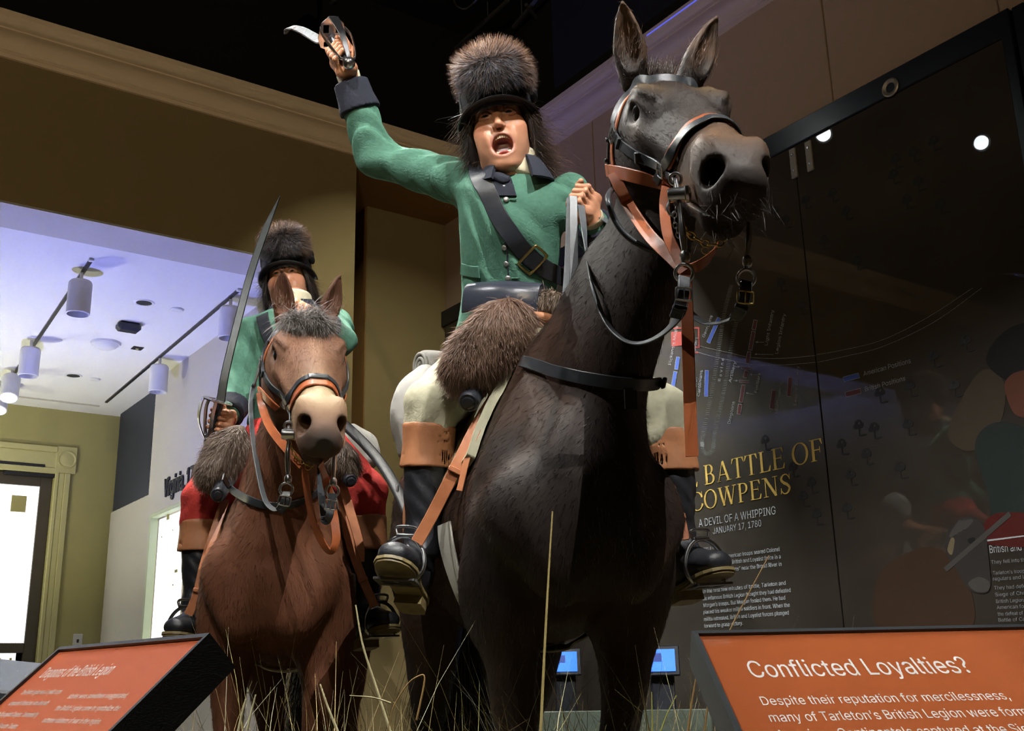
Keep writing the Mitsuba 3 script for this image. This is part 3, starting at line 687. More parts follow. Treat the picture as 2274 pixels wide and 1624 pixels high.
for s_, q0, x1, sl, h, ink in [('British and Loyalist', (2197.5, 1229), 2330, -.09, 17, 'ink_white'), ('They fell into the trap with', (2201, 1253), 2330, -.075, 8, 'ink_grey'), ('Tarleton’s troops—British', (2205, 1277), 2320, -.07, 8, 'ink_grey'), ('regulars and Loyalists.', (2205, 1290), 2320, -.065, 8, 'ink_grey'), ('They had defeated the', (2208, 1310), 2320, -.06, 8, 'ink_grey'),
                               ('Siege of Charleston.', (2210, 1325), 2320, -.058, 8, 'ink_grey'), ('British Legion had beaten', (2212, 1340), 2330, -.055, 8, 'ink_grey'), ('American forces at', (2214, 1353.5), 2310, -.05, 8, 'ink_grey'), ('the defeat of Gates in the', (2216, 1368), 2330, -.045, 8, 'ink_grey'), ('Battle of Camden.', (2217, 1381.5), 2310, -.04, 8, 'ink_grey')]:
    wall_text(s_, q0, (x1, q0[1] + sl * (x1 - q0[0])), (q0[0] - 1, q0[1] - h), ink, gq)
Z1 = lambda x, y: (1460 + x / 4.273, 620 + y / 4.273)
for s_, q0, q1 in [('Pickens’s Militia', (130, 820), (196, 450)), ('Sharpshooters', (325, 855), (385, 555)), ('Georgians', (448, 560), (525, 350)), ('R a v i n e', (602, 975), (636, 752)), ('Artillery', (700, 985), (748, 785)), ('Dragoons', (692, 1380), (735, 1165)), ('Fusiliers', (945, 1085), (983, 895)),
                   ('Highlanders', (1137, 1280), (1187, 990)), ('Legion Cavalry', (1322, 1200), (1346, 825)), ('Light Infantry', (1042, 635), (1107, 295)), ('Legion Infantry', (1142, 715), (1217, 330)), ('North', (362, 1075), (378, 938)), ('Carolinians', (402, 1117), (430, 866))]:
    a_, b_ = np.array(Z1(*q0)), np.array(Z1(*q1)); wall_text(s_, a_, b_, a_ + np.array([-6.4, -1.2]), 'ink_white' if q0[0] < 960 else 'ink_grey', gp)
wall_text('American Positions', (1917.7, 835.5), (2023, 806), (1916, 825.5), 'ink_grey', gq); wall_text('British Positions', (1921, 870), (2011, 845), (1919.5, 860), 'ink_grey', gq)


def quadW(qs, ink, par, name='mark', off=OFF, th=.0006):
    """A flat printed patch whose outline is given by photograph points on the glass."""
    bz = np.array([hitR(x, y, off) for x, y in qs]); pg = Polygon(bz * [-1, 1]).buffer(0)
    return obj(name, ext(pg, th, np.stack([-RR, V(0, 0, 1), -AA], 1), W_(off, 0, 0)), ink, par, False)


def barW(q0, q1, w, ink, par, edge=None, name='bar'):
    a_, b_ = np.array(q0, float), np.array(q1, float); d = unit(b_ - a_); s_ = np.array([-d[1], d[0]]) * w / 2
    if edge: e = d * 1.0; ss = s_ * (1 + 2 / w); quadW([a_ - e - ss, b_ + e - ss, b_ + e + ss, a_ - e + ss], edge, par, 'outline')
    quadW([a_ - s_, b_ - s_, b_ + s_, a_ + s_], ink, par, name, OFF - .0006)


for q0, q1 in [((484, 602), (585, 370)), ((462, 1112), (470, 868)), ((138, 1072), (172, 880)), ((180, 855), (197, 742)), ((298, 290), (315, 212))]: barW(Z1(*q0), Z1(*q1), 7.0, 'ink_blue', gp, 'ink_grey', 'blue_bar')
for q0, q1, w in [((773, 1280), (785, 1190), 7), ((792, 1167), (818, 1008), 7), ((832, 934), (845, 872), 7), ((852, 797), (872, 693), 7), ((880, 670), (912, 500), 7), ((914, 478), (931, 392), 7), ((780, 968), (866, 974), 3.5), ((800, 842), (890, 848), 3.5), ((1082, 1230), (1108, 1058), 8), ((1248, 1112), (1260, 935), 8)]:
    barW(Z1(*q0), Z1(*q1), w, 'ink_red', gp, 'ink_grey', 'red_bar')
barW((1874, 843), (1907, 834), 10, 'ink_blue', gq, 'ink_grey', 'blue_bar'); barW((1878, 877), (1911, 868), 10, 'ink_red', gq, 'ink_grey', 'red_bar')
for q0, q1 in [((1010, 600), (930, 598)), ((1100, 717), (920, 713)), ((955, 910), (875, 905)), ((915, 1095), (838, 1080)), ((740, 832), (785, 832)), ((720, 962), (765, 966))]:
    barW(Z1(*q0), Z1(*q1), 1.0, 'ink_grey', gp, None, 'pointer'); a_, b_ = np.array(Z1(*q1)), np.array(Z1(*q0)); d = unit(b_ - a_); s_ = np.array([-d[1], d[0]]); quadW([a_, a_ + d * 5 + s_ * 2.6, a_ + d * 5 - s_ * 2.6], 'ink_grey', gp, 'arrow_head')
for rows in ([(300, 590), (420, 640), (640, 690), (900, 745), (1200, 752), (1500, 725)], [(300, 650), (420, 705), (640, 760), (900, 808), (1200, 815), (1500, 790)]):
    pts = spline([Z1(*q) for q in rows], 40); quadW(np.vstack([pts + [0, -.5], (pts + [0, .5])[::-1]]), 'ink_grey', gp, 'road_line')
for rows in ([(1813, 788), (1870, 778), (1960, 755), (2060, 705), (2160, 640)], [(1815, 805), (1870, 793), (1960, 770), (2075, 715), (2180, 640)]):
    pts = spline(rows, 30); quadW(np.vstack([pts + [0, -.4], (pts + [0, .4])[::-1]]), 'ink_grey', gq, 'road_line')
hs = []
ra_ = spline([Z1(*q) for q in [(700, 60), (640, 300), (590, 600), (545, 900), (490, 1200), (430, 1500), (425, 1590)]], 105); rb_ = spline([Z1(*q) for q in [(800, 60), (760, 330), (700, 640), (655, 930), (600, 1200), (545, 1450), (530, 1600)]], 105)
for k in range(105):
    for rr_, w in ((ra_, 8.5), (rb_, 8.5)):
        c_ = rr_[k] if k < 100 else rr_[k]; bz = np.array([hitR(c_[0] + dx, c_[1] + dy, OFF) for dx, dy in ((-w / 2, -.55), (w / 2, -.15), (w / 2, .75), (-w / 2, .35))]); hs.append(trimesh.Trimesh(np.array([W_(OFF, *q) for q in bz]), [[0, 1, 2], [0, 2, 3]], process=False))
for t in np.linspace(0, math.pi, 16):
    c_ = np.array(Z1(478 - 52 * math.cos(t), 1590 + 70 * math.sin(t))); d = np.array([-math.cos(t), math.sin(t)]); s_ = np.array([-d[1], d[0]]) * .5; bz = [hitR(*(c_ + q), OFF) for q in (-d * 4 - s_, d * 4 - s_, d * 4 + s_, -d * 4 + s_)]; hs.append(trimesh.Trimesh(np.array([W_(OFF, *q) for q in bz]), [[0, 1, 2], [0, 2, 3]], process=False))
obj('hatching', hs, 'ink_hatch', gp, False, label='pale hatching along the ravine', kind='stuff')
for q in [[(105, 460), (395, 455), (400, 470), (105, 475)], [(130, 500), (350, 495), (350, 620), (130, 640)], [(300, 640), (400, 640), (400, 655), (300, 655)], [(385, 470), (398, 470), (402, 655), (389, 655)], [(280, 690), (390, 690), (390, 705), (280, 705)]]: quadW([Z1(*a_) for a_ in q], 'reflection_rose', gp, 'red_reflection')  # red reflection in the glass, put in as coloured patches
# faint tree symbols printed over both panes
tree = unary_union([Point(0, .030).buffer(.020, 8), Point(-.014, .022).buffer(.012, 6), Point(.013, .024).buffer(.013, 6), sbox(-.003, -.02, .003, .02), affinity.scale(Point(.018, -.020).buffer(.016, 6), 1.2, .28)])
tree = tree.difference(Point(.004, .034).buffer(.007, 6)).simplify(.001)
tm = ext(tree, .0006, np.stack([-RR, V(0, 0, 1), -AA], 1)); tp = mikit.ply(tm, 'ink_dark')
for px, py in [(1700, 990), (1803, 1085), (1785, 1115), (1815, 1155), (1762, 350 + 700), (1722, 480), (1790, 455), (1690, 445), (1745, 500), (1830, 545), (1880, 480), (1905, 590), (1850, 440), (1990, 365), (2030, 350), (2075, 325), (1985, 400), (2040, 415), (2090, 465), (2015, 455), (2074, 805), (2145, 770), (2120, 870), (1955, 885), (2022, 870), (1908, 958), (1942, 964), (2018, 956), (1925, 1022), (2000, 1052), (1890, 1068), (1882, 1142), (1870, 1000), (1668, 470), (1735, 640), (1780, 690)]:
    b, z = hitR(px, py, OFF); par = gp if b > bJ else gq
    put('tree_symbol', {**tp, 'to_world': mi.ScalarTransform4f().translate(W_(OFF, b, z).tolist())}, par)
# the mural at the right edge: a plain stand-in of soft painted shapes
for k_, c_ in dict(mural_brown=(.040, .021, .011), mural_dark=(.008, .008, .008), mural_cream=(.15, .12, .07), mural_face=(.11, .040, .024), mural_green=(.016, .024, .022), mural_red=(.075, .008, .006), mural_grey=(.060, .056, .052), mural_slate=(.030, .027, .025), mural_buff=(.052, .040, .026)).items(): mat(k_, c_, .7, .2)
mur = lambda qs, ink, o: quadW(spline(qs, 60, True), ink, gq, 'mural_patch', OFF - o * .0004, .0004)
mur([(1945, 1300), (1985, 1245), (2060, 1215), (2110, 1235), (2150, 1290), (2150, 1400), (1960, 1400)], 'mural_brown', 0)
mur([(2105, 960), (2150, 860), (2190, 820), (2230, 850), (2225, 930), (2180, 990), (2140, 1000)], 'mural_buff', 0)
mur([(2165, 990), (2205, 940), (2274, 950), (2330, 1000), (2330, 1180), (2215, 1190), (2195, 1100)], 'mural_green', 1)
mur([(2190, 800), (2240, 730), (2330, 720), (2330, 830), (2250, 850)], 'mural_dark', 2)
mur([(2232, 850), (2262, 825), (2310, 830), (2310, 920), (2262, 925), (2240, 895)], 'mural_face', 3)
mur([(2180, 1180), (2215, 1140), (2330, 1150), (2330, 1210), (2200, 1210)], 'mural_red', 2)
mur([(2098, 1212), (2106, 1180), (2122, 1158), (2150, 1147), (2176, 1158), (2190, 1185), (2194, 1225), (2198, 1262), (2200, 1300), (2190, 1317), (2165, 1316), (2142, 1298), (2126, 1268), (2108, 1242)], 'mural_slate', 3)
for k in range(4): mur([(2108 + k * 9, 1190 - k * 6), (2126 + k * 9, 1160 - k * 2), (2134 + k * 9, 1158), (2118 + k * 9, 1190 - k * 5)], 'mural_grey', 4)
mur([(2104, 1222), (2112, 1196), (2120, 1200), (2114, 1232)], 'mural_cream', 4); mur([(2150, 1296), (2172, 1282), (2196, 1292), (2194, 1312), (2168, 1314)], 'mural_grey', 4); mur([(2150, 1198), (2163, 1194), (2166, 1204), (2153, 1207)], 'mural_dark', 4)
quadW([(2095, 1262), (2240, 1136), (2246, 1146), (2103, 1270)], 'mural_grey', gq, 'mural_patch', OFF - .0022, .0004)
quadW([(2192, 1199), (2290, 1187), (2290, 1190), (2193, 1203)], 'ink_white', gq, 'rule_line', OFF - .0022, .0004)
# touch-screen desks at the foot of the wall
scene['screen_blue'] = {'type': 'diffuse', 'reflectance': {'type': 'rgb', 'value': [.1, .2, .6]}}
for k, (px, py, d, lab) in enumerate([(1254, 1470, 5.35, 'tilted blue touch screen seen between the front legs of the front horse'), (1468, 1467, 4.75, 'tilted blue touch screen right of the front horse legs')]):
    c = PX(px, py, d); t_ = thing('touch_screen', lab, 'screen'); nrm = unit(EYE + V(0, 0, .9) - c); rt = unit(np.cross(V(0, 0, 1), nrm)); Rm = frame(x=rt, z=nrm)
    obj('bezel', bx(c - nrm * .014, (.155, .125, .022), Rm, .004), 'black_paint', t_)
    k_ = obj('display', bx(c, (.118, .092, .003), Rm), 'screen_blue', t_, False, label='glowing blue screen'); scene[k_]['emitter'] = {'type': 'area', 'radiance': {'type': 'rgb', 'value': [.02, .22, 1.5]}}
    pk = obj('icon', bx(c + nrm * .002 + Rm @ V(-.02, .012, 0), (.045, .035, .002), Rm), 'ink_blue', t_, False)
    obj('stand', bx(V(c[0] - nrm[0] * .06, c[1] - nrm[1] * .06, (c[2] - .06) / 2), (.10, .05, c[2] - .06), None, .006), 'black_paint', t_)
# ---------------------------------------------------------------- horses (local: x forward, y to the horse's left, z up, ground at z = 0)
GROUND = 0.19


def horse_field(pr):
    """Returns (field, head matrix R, head origin o) in horse coordinates."""
    S = pr['scale']; hR, ho, hs = pr['hR'], pr['ho'], pr['hs']
    F_ = Field(); v = lambda *a: np.array(a, float) * S
    sc = lambda rows: np.array(rows, float) * S
    w = pr.get('wide', 1.0)
    F_.add(loft(sc([(-.93, 0, 1.22, .09, .18, .22), (-.80, 0, 1.23, .215 * w, .295, .30), (-.56, 0, 1.23, .27 * w, .33, .29), (-.30, 0, 1.19, .285 * w, .30, .30), (0, 0, 1.14, .295 * w, .29, .305),
                    (.22, 0, 1.12, .275 * w, .29, .285), (.40, 0, 1.13, .240 * w, .27, .27), (.56, 0, 1.14, .205 * w, .25, .25), (.69, 0, 1.13, .15 * w, .19, .18)]), (0, 1, 0)), .05)
    F_.add(loft(sc([(-.35, 0, 1.36, .15, .15), (-.05, 0, 1.34, .14, .155), (.15, 0, 1.36, .12, .20), (.32, 0, 1.37, .105, .225), (.48, 0, 1.34, .10, .20)]), (0, 1, 0), 50, .5), .10)
    # neck: withers/chest root to the poll, following the head's pose
    X, Y, Z = hR[:, 0], hR[:, 1], hR[:, 2]
    p0, p1 = v(.40, 0, 1.24), v(*pr['neck'][0])
    pe = ho + (X * .045 - Z * .135) * hs; pm = (p1 * .45 + pe * .55) + v(*pr['neck'][1])
    nr = pr['neckr']
    lat = np.linspace(0, 1, 90)[:, None] ** 1.2; lat = (1 - lat) * V(0, 1, 0) + lat * Y
    F_.add(loft(np.array([[*p0, .125 * S, .27 * S, .27 * S], [*p1, nr[0] * S, nr[1] * S, nr[1] * S], [*pm, nr[2] * S, nr[3] * S, nr[3] * S], [*pe, .086 * hs, .124 * hs, .124 * hs]]), lat, 90, .6), .09)
    for s in (-1, 1):
        F_.add(ell(v(.43, s * .145 * w, 1.16), sc((.15, .078, .25)), frame(x=(1, -s * .0, .35), y=(0, 1, s * .25))), .07)      # shoulder
        F_.add(ell(v(.60, s * .165 * w, 1.10), sc((.085, .085, .12))), .05)                                     # point of shoulder
        F_.add(ell(v(.635, s * .08, 1.05), sc((.085, .085, .15)), frame(x=(1, 0, .2), y=(0, 1, 0))), .06)       # breast
        F_.add(ell(v(.42, s * .15, .95), sc((.13, .095, .16))), .05)                                            # elbow
        F_.add(ell(v(-.62, s * .155, 1.20), sc((.22, .125, .30)), frame(x=(1, 0, -.3), y=(0, 1, 0))), .06)        # haunch
        fx, fy = pr['fore'][0 if s < 0 else 1]
        F_.add(loft(sc([(.47, s * .155, 1.10, .085, .12), (.455, s * .15, .96, .083, .112), (.455 + fx * .2, s * .142 + fy * .3, .80, .059, .084), (.455 + fx * .6, s * .135 + fy * .7, .62, .043, .056),
                        (.465 + fx, s * .13 + fy, .525, .049, .056), (.46 + fx, s * .13 + fy, .44, .036, .044), (.46 + fx, s * .13 + fy, .31, .029, .037), (.465 + fx, s * .13 + fy, .215, .037, .042),
                        (.50 + fx, s * .13 + fy, .12, .034, .037), (.525 + fx, s * .13 + fy, .07, .045, .05)]), (0, 1, 0), 90), .045)
        F_.add(loft(sc([(.525 + fx, s * .13 + fy, .075, .048, .05), (.54 + fx, s * .13 + fy, .005, .066, .07)]), (0, 1, 0), 20, .3), .01)
        hx, hy = pr['hind'][0 if s < 0 else 1]
        F_.add(loft(sc([(-.60, s * .15, 1.16, .12, .20), (-.50, s * .165, .98, .10, .165), (-.55 + hx * .3, s * .158 + hy * .3, .80, .078, .115), (-.66 + hx * .7, s * .15 + hy * .7, .66, .055, .075),
                        (-.755 + hx, s * .145 + hy, .555, .046, .064), (-.765 + hx, s * .145 + hy, .47, .040, .055), (-.745 + hx, s * .145 + hy, .35, .031, .042), (-.73 + hx, s * .145 + hy, .22, .038, .044),
                        (-.695 + hx, s * .145 + hy, .13, .034, .038), (-.675 + hx, s * .145 + hy, .07, .046, .05)]), (0, 1, 0), 90), .05)
        F_.add(cap(v(-.785 + hx, s * .145 + hy, .60), v(-.80 + hx, s * .145 + hy, .56), .028 * S), .03)
        F_.add(loft(sc([(-.675 + hx, s * .145 + hy, .075, .048, .05), (-.655 + hx, s * .145 + hy, .005, .064, .068)]), (0, 1, 0), 20, .3), .01)
    F_.sub(cap(v(.79, 0, 1.12), v(.75, 0, .86), .008 * S, .02 * S), .08)                                          # groove of the breast
    F_.add(loft(sc([(-.90, 0, 1.42, .035, .035), (-.985, 0, 1.33, .035, .035), (-1.0, 0, 1.15, .04, .04), (-.98, 0, .95, .035, .035)]), (0, 1, 0), 30), .04)  # dock
    # head
    H = lambda *a: ho + hR @ (np.array(a, float) * hs)
    hl = lambda rows: np.array([[*H(*r_[:3]), *(np.array(r_[3:]) * hs)] for r_ in rows])
    RX = lambda a=0.0, b=0.0: hR @ _rot(a, b)
    F_.add(loft(hl([(-.015, 0, -.085, .068, .06, .08), (.05, 0, -.09, .096, .078, .12), (.12, 0, -.10, .106, .090, .145), (.20, 0, -.108, .098, .094, .15), (.30, 0, -.113, .076, .090, .115), (.40, 0, -.119, .061, .085, .09),
                    (.48, 0, -.124, .059, .082, .078), (.55, 0, -.128, .059, .076, .062), (.595, 0, -.132, .050, .058, .052)]), Y, 90, .7), .05)
    for s in (-1, 1):
        F_.add(ell(H(.135, s * .076, -.165), np.array((.130, .047, .105)) * hs, RX(.1)), .03)                   # jowl
        F_.add(cap(H(.23, s * .084, -.098), H(.37, s * .060, -.112), .012 * hs, .007 * hs), .03)                # facial crest
        F_.add(ell(H(.150, s * .070, -.038), np.array((.052, .022, .022)) * hs, RX(.25, -s * .2)), .03)          # brow
        F_.add(ell(H(.535, s * .041, -.094), np.array((.062, .025, .042)) * hs, RX(.50, -s * .2)), .03)          # nostril wing
        F_.add(ell(H(.562, s * .027, -.152), np.array((.046, .032, .036)) * hs, RX(.2)), .022)                    # upper lip
        F_.add(ell(H(.455, s * .040, -.158), np.array((.07, .020, .034)) * hs, RX(.25)), .022)                    # cheek of the mouth
    F_.add(loft(hl([(.20, 0, -.215, .048, .038), (.33, 0, -.205, .036, .034), (.43, 0, -.198, .035, .030), (.52, 0, -.198, .037, .028)]), Y, 40), .03)    # lower jaw
    F_.add(ell(H(.525, 0, -.205), np.array((.043, .038, .030)) * hs, RX(.15)), .02)                             # chin
    for s in (-1, 1):
        F_.add(ell(H(.184, s * .072, -.060), np.array((.056, .027, .040)) * hs, RX(.2, -s * .12)), .025)         # orbit
        F_.sub(ell(H(.182, s * .110, -.064), np.array((.031, .018, .021)) * hs, RX(.15, 0)), .008)         # eye socket
        F_.sub(ell(H(.580, s * .056, -.098), np.array((.022, .026, .036)) * hs, RX(.55, -s * .5)), .008)           # nostril
        F_.sub(cap(H(.570, s * .046, -.098), H(.52, s * .034, -.09), .019 * hs, .011 * hs), .010)
        F_.sub(loft(hl([(.415, s * .066, -.180, .012, .005), (.46, s * .062, -.181, .022, .0045), (.52, s * .052, -.180, .03, .0045), (.58, s * .022, -.182, .03, .004)]), Y, 30), .008)  # mouth
    F_.sub(cap(H(.63, 0, -.135), H(.615, 0, -.17), .008 * hs), .02)                                              # philtrum
    eyes = []
    for s in (-1, 1):
        eyes.append((H(.183, s * .0775, -.065), .0285 * hs))
        up = [(.142, .096, -.066), (.160, .1015, -.044), (.185, .1015, -.038), (.210, .091, -.049), (.227, .077, -.066)]
        dn = [(.142, .096, -.066), (.156, .098, -.086), (.182, .097, -.093), (.208, .088, -.085), (.227, .077, -.066)]
        for row, r_ in ((up, .0062), (dn, .0052)):
            F_.add(loft(np.array([[*H(a_, s * b_, c_), r_ * hs, r_ * hs] for a_, b_, c_ in row]), Z, 40), .007)     # lids
        F_.add(loft(np.array([[*H(a_, s * b_, c_), r_ * hs, r_ * hs] for a_, b_, c_, r_ in ((.125, .090, -.050, .006), (.15, .095, -.029, .008), (.182, .091, -.022, .007), (.215, .074, -.026, .004))]), Z, 40), .016)
    for s in (-1, 1):                                                                                     # ears
        up, fw, sd = pr['ear'][0 if s < 0 else 1]
        base = H(.012, s * .062, -.030); axis = unit(hR @ np.array(up)); front = np.array(hR @ np.array(fw)); front = unit(front - (front @ axis) * axis); side = np.cross(axis, front)
        Le = pr['earlen'] * hs; pt = lambda a, b, c: base + axis * a * Le + side * b * Le + front * c * Le
        E = [(0, 0, -.02, .17, .15), (.18, 0, -.02, .185, .165), (.42, 0, 0, .205, .15), (.68, 0, .01, .155, .10), (.88, 0, .02, .085, .055), (1.0, 0, .03, .02, .02)]
        F_.add(loft(np.array([[*pt(a, b, c), r1 * Le, r2 * Le] for a, b, c, r1, r2 in E]), side, 50), .02)
        E2 = [(.20, 0, .17, .10, .07), (.34, 0, .145, .150, .13), (.55, 0, .12, .150, .125), (.78, 0, .09, .095, .08), (.93, 0, .055, .035, .03)]
        F_.sub(loft(np.array([[*pt(a, b, c), r1 * Le, r2 * Le] for a, b, c, r1, r2 in E2]), side, 40), .008)
    F_.disp(lambda P: (0.004 * np.sin(P[..., 2] * 23 + 3 * np.sin(P[..., 0] * 9)) * np.sin(P[..., 0] * 17 + P[..., 1] * 11)).astype(np.float32) * (np.abs(P[..., 0]) < .7))
    return F_, eyes


def _rot(a, b):
    """Pitch by a about y (nose down positive), then yaw by b about z."""
    ca, sa, cb, sb = math.cos(a), math.sin(a), math.cos(b), math.sin(b)
    return np.array([[ca, 0, sa], [0, 1, 0], [-sa, 0, ca]]) @ np.array([[cb, -sb, 0], [sb, cb, 0], [0, 0, 1]])


def horse_frame(o, fwd):
    f = unit([fwd[0], fwd[1], 0]); l = np.array([-f[1], f[0], 0])
    return M4(np.stack([f, l, V(0, 0, 1)], 1), [o[0], o[1], GROUND])


HF1 = horse_frame((.013, 3.04), (.237, -.9716)); HF2 = horse_frame((-.80, 3.95), (.087, -.996))


def head_local(HF, pos, R):
    Ri = HF[:3, :3].T
    return Ri @ (np.asarray(pos) + EYE - HF[:3, 3]), Ri @ R


HW1 = np.array([[0.12793946, 0.98790218, 0.08763999], [-0.76639019, 0.15456522, -0.62350274], [-0.62950582, 0.01260418, 0.77689353]])
HW2 = np.array([[0.25695905, 0.94582984, 0.19843882], [-0.72972278, 0.32451364, -0.60182686], [-0.6336219, 0.00983953, 0.77358029]])
ho1, hR1 = head_local(HF1, (0.35958521, 2.19890434, 1.33578627), HW1)
ho2, hR2 = head_local(HF2, (-0.60477575, 3.01722938, 1.05111851), HW2)
PR1 = dict(scale=1.015, hR=hR1, ho=ho1, hs=1.02, wide=.86, neck=[(.64, .06, 1.53), (.04, .02, -.02)], neckr=(.110, .215, .085, .165), fore=[(0, .004), (.0, -.045)], hind=[(0, 0), (.1, 0)],
           ear=[((-.35, -.20, 1.0), (1, -.35, .3), 0), ((-.55, .46, 1.0), (1, .5, .3), 0)], earlen=.183)
PR2 = dict(scale=.985, hR=hR2, ho=ho2, hs=.95, wide=.78, neck=[(.66, .03, 1.42), (.03, 0, -.02)], neckr=(.11, .20, .08, .155), fore=[(0, 0), (.02, .0)], hind=[(.05, 0), (0, 0)],
           ear=[((-.30, -.12, 1.0), (1, -.25, .3), 0), ((-.35, .22, 1.0), (1, .45, .3), 0)], earlen=.165)


def horse_mesh(pr, h=.009, hf=.0045):
    F_, eyes = horse_field(pr); ho = pr['ho']; X = pr['hR'][:, 0]
    mid = ho + X * .3 * pr['hs']
    flo = np.minimum(ho, ho + X * .65) - V(.14, .17, .17); fhi = np.maximum(ho, ho + X * .65) + V(.1, .17, .21)
    lo, hi = V(-1.12, -.42, -.03), V(max(fhi[0] + .05, .9), max(.42, fhi[1]), max(1.75, fhi[2] + .02))
    lo[1] = min(lo[1], flo[1])
    return two_res(F_, lo, hi, h, [(flo, fhi)], hf), eyes, F_
# ---------------------------------------------------------------- the two horses
mat('hair_vc', VC, .45, .5); coatb = lambda p, n, uv: mikit.fbm(p.x * 150, p.y * 150, p.z * 60, 3)
mat('coat_black', VC, .36, .5); mat('coat_bay', VC, .45, .4); mat('hide_black', VC, .62, .25); mat('hide_bay', VC, .7, .2); mat('horse_eye', (.006, .005, .005), .06, .6)
HM = {}


def build_horse(key_label, PR, HF, seed, colors, bsdf, nhair, hlen, F_eye_off=0):
    m, eyes, F_ = horse_mesh(PR, .009, .0042); t_ = thing('horse', key_label, 'horse')
    ho, hR, hs = PR['ho'], PR['hR'], PR['hs']; v = m.vertices; q = (v - ho) @ hR / hs
    col = colors(v, q); Rw = HF[:3, :3]
    m.apply_transform(HF); obj('body', m, bsdf.replace('coat', 'hide'), t_, True, color=col * .9)
    for c, r in eyes: obj('eye', sphere(Rw @ c + HF[:3, 3], r, 4), 'horse_eye', t_, True, label='dark glossy eye')
    rng = np.random.default_rng(seed); cen = m.triangles_center; tocam = EYE - cen; tocam /= np.linalg.norm(tocam, axis=1, keepdims=True)
    wt = np.where((m.face_normals * tocam).sum(1) > -.35, 1.0, .08) * np.where(cen[:, 2] < .55, .1, 1.0)
    p, n = scatter(m, nhair, seed, wt); pl = (p - HF[:3, 3]) @ Rw; ql = (pl - ho) @ hR / hs
    nl = n @ Rw; head = ((ql[:, 0] > 0) & (np.abs(ql[:, 1]) < .16) & (np.abs(ql[:, 2] + .08) < .2))[:, None]
    flow = np.where(head, (hR[:, 0] * 1.0)[None], np.array([-.75, 0, -.75])[None] + np.where(pl[:, 2:3] < 1.0, [[.5, 0, -.6]], [[0, 0, 0]]))
    flow = flow + .35 * np.stack([nz(pl, 7, 2, 1), nz(pl, 7, 2, 2), nz(pl, 7, 2, 3)], 1) * 2
    flow = flow - (flow * nl).sum(1, keepdims=True) * nl; flow /= np.linalg.norm(flow, axis=1, keepdims=True) + 1e-9
    L = np.full(nhair, hlen); c = colors(pl, ql); tip = c * np.clip(1.35 + rng.normal(0, .6, (nhair, 1)), .3, 3)
    hc = ho + hR[:, 0] * .27 * hs + hR[:, 2] * -.08 * hs; cl = (cen - HF[:3, 3]) @ Rw; hq = (cl - ho) @ hR / hs
    wh = wt * ((hq[:, 0] > -.05) & (hq[:, 0] < .60) & (np.abs(hq[:, 1]) < .16) & (hq[:, 2] > -.27) & (hq[:, 2] < .03)); nh = 42000
    p3, n3 = scatter(m, nh, seed + 77, wh); l3 = (p3 - HF[:3, 3]) @ Rw; q3 = (l3 - ho) @ hR / hs; m3 = n3 @ Rw
    f3 = hR[:, 0][None] + .5 * np.stack([nz(l3, 16, 2, k) for k in (1, 2, 3)], 1) * 2 + hR[:, 1][None] * q3[:, 1:2] * 4 * (q3[:, 2:3] > -.1); f3 = f3 - (f3 * m3).sum(1, keepdims=True) * m3; f3 /= np.linalg.norm(f3, axis=1, keepdims=True) + 1e-9
    c3 = colors(l3, q3); eye_d = np.minimum(*[np.linalg.norm(q3 - [.183, s_ * .09, -.065], axis=1) for s_ in (-1, 1)]); nost = np.minimum(*[np.linalg.norm(q3 - [.575, s_ * .05, -.095], axis=1) for s_ in (-1, 1)])
    ok3 = (eye_d > .036) & (nost > .042); L3 = (.012 * (1 - .5 * np.clip((q3[:, 0] - .4) / .15, 0, 1)))[ok3]
    head_hair = hair_mesh(p3[ok3], n3[ok3], f3[ok3] @ Rw.T, L3, .0012, rng, 1, .2, .30, None, (c3[ok3] * .7, np.clip(c3[ok3] * np.clip(1.4 + rng.normal(0, .55, (ok3.sum(), 1)), .3, 3), .003, .9)), .34)
    kb = ~((wt.max() > 0) & head[:, 0]); p, n, flow, c, tip, L, ql = p[kb], n[kb], flow[kb], c[kb], tip[kb], np.broadcast_to(L, (nhair,))[kb], ql[kb]
    put_hair('coat', [head_hair, hair_mesh(p, n, flow @ Rw.T, np.maximum(L, .006), .0017, rng, 1, .22, .20, None, (c * .75, np.clip(tip, .003, .9)), .36)], bsdf, t_)
    HM[t_] = m
    return t_, F_


def mixc(c, w, b): return c * (1 - w[:, None]) + np.array(b) * w[:, None]


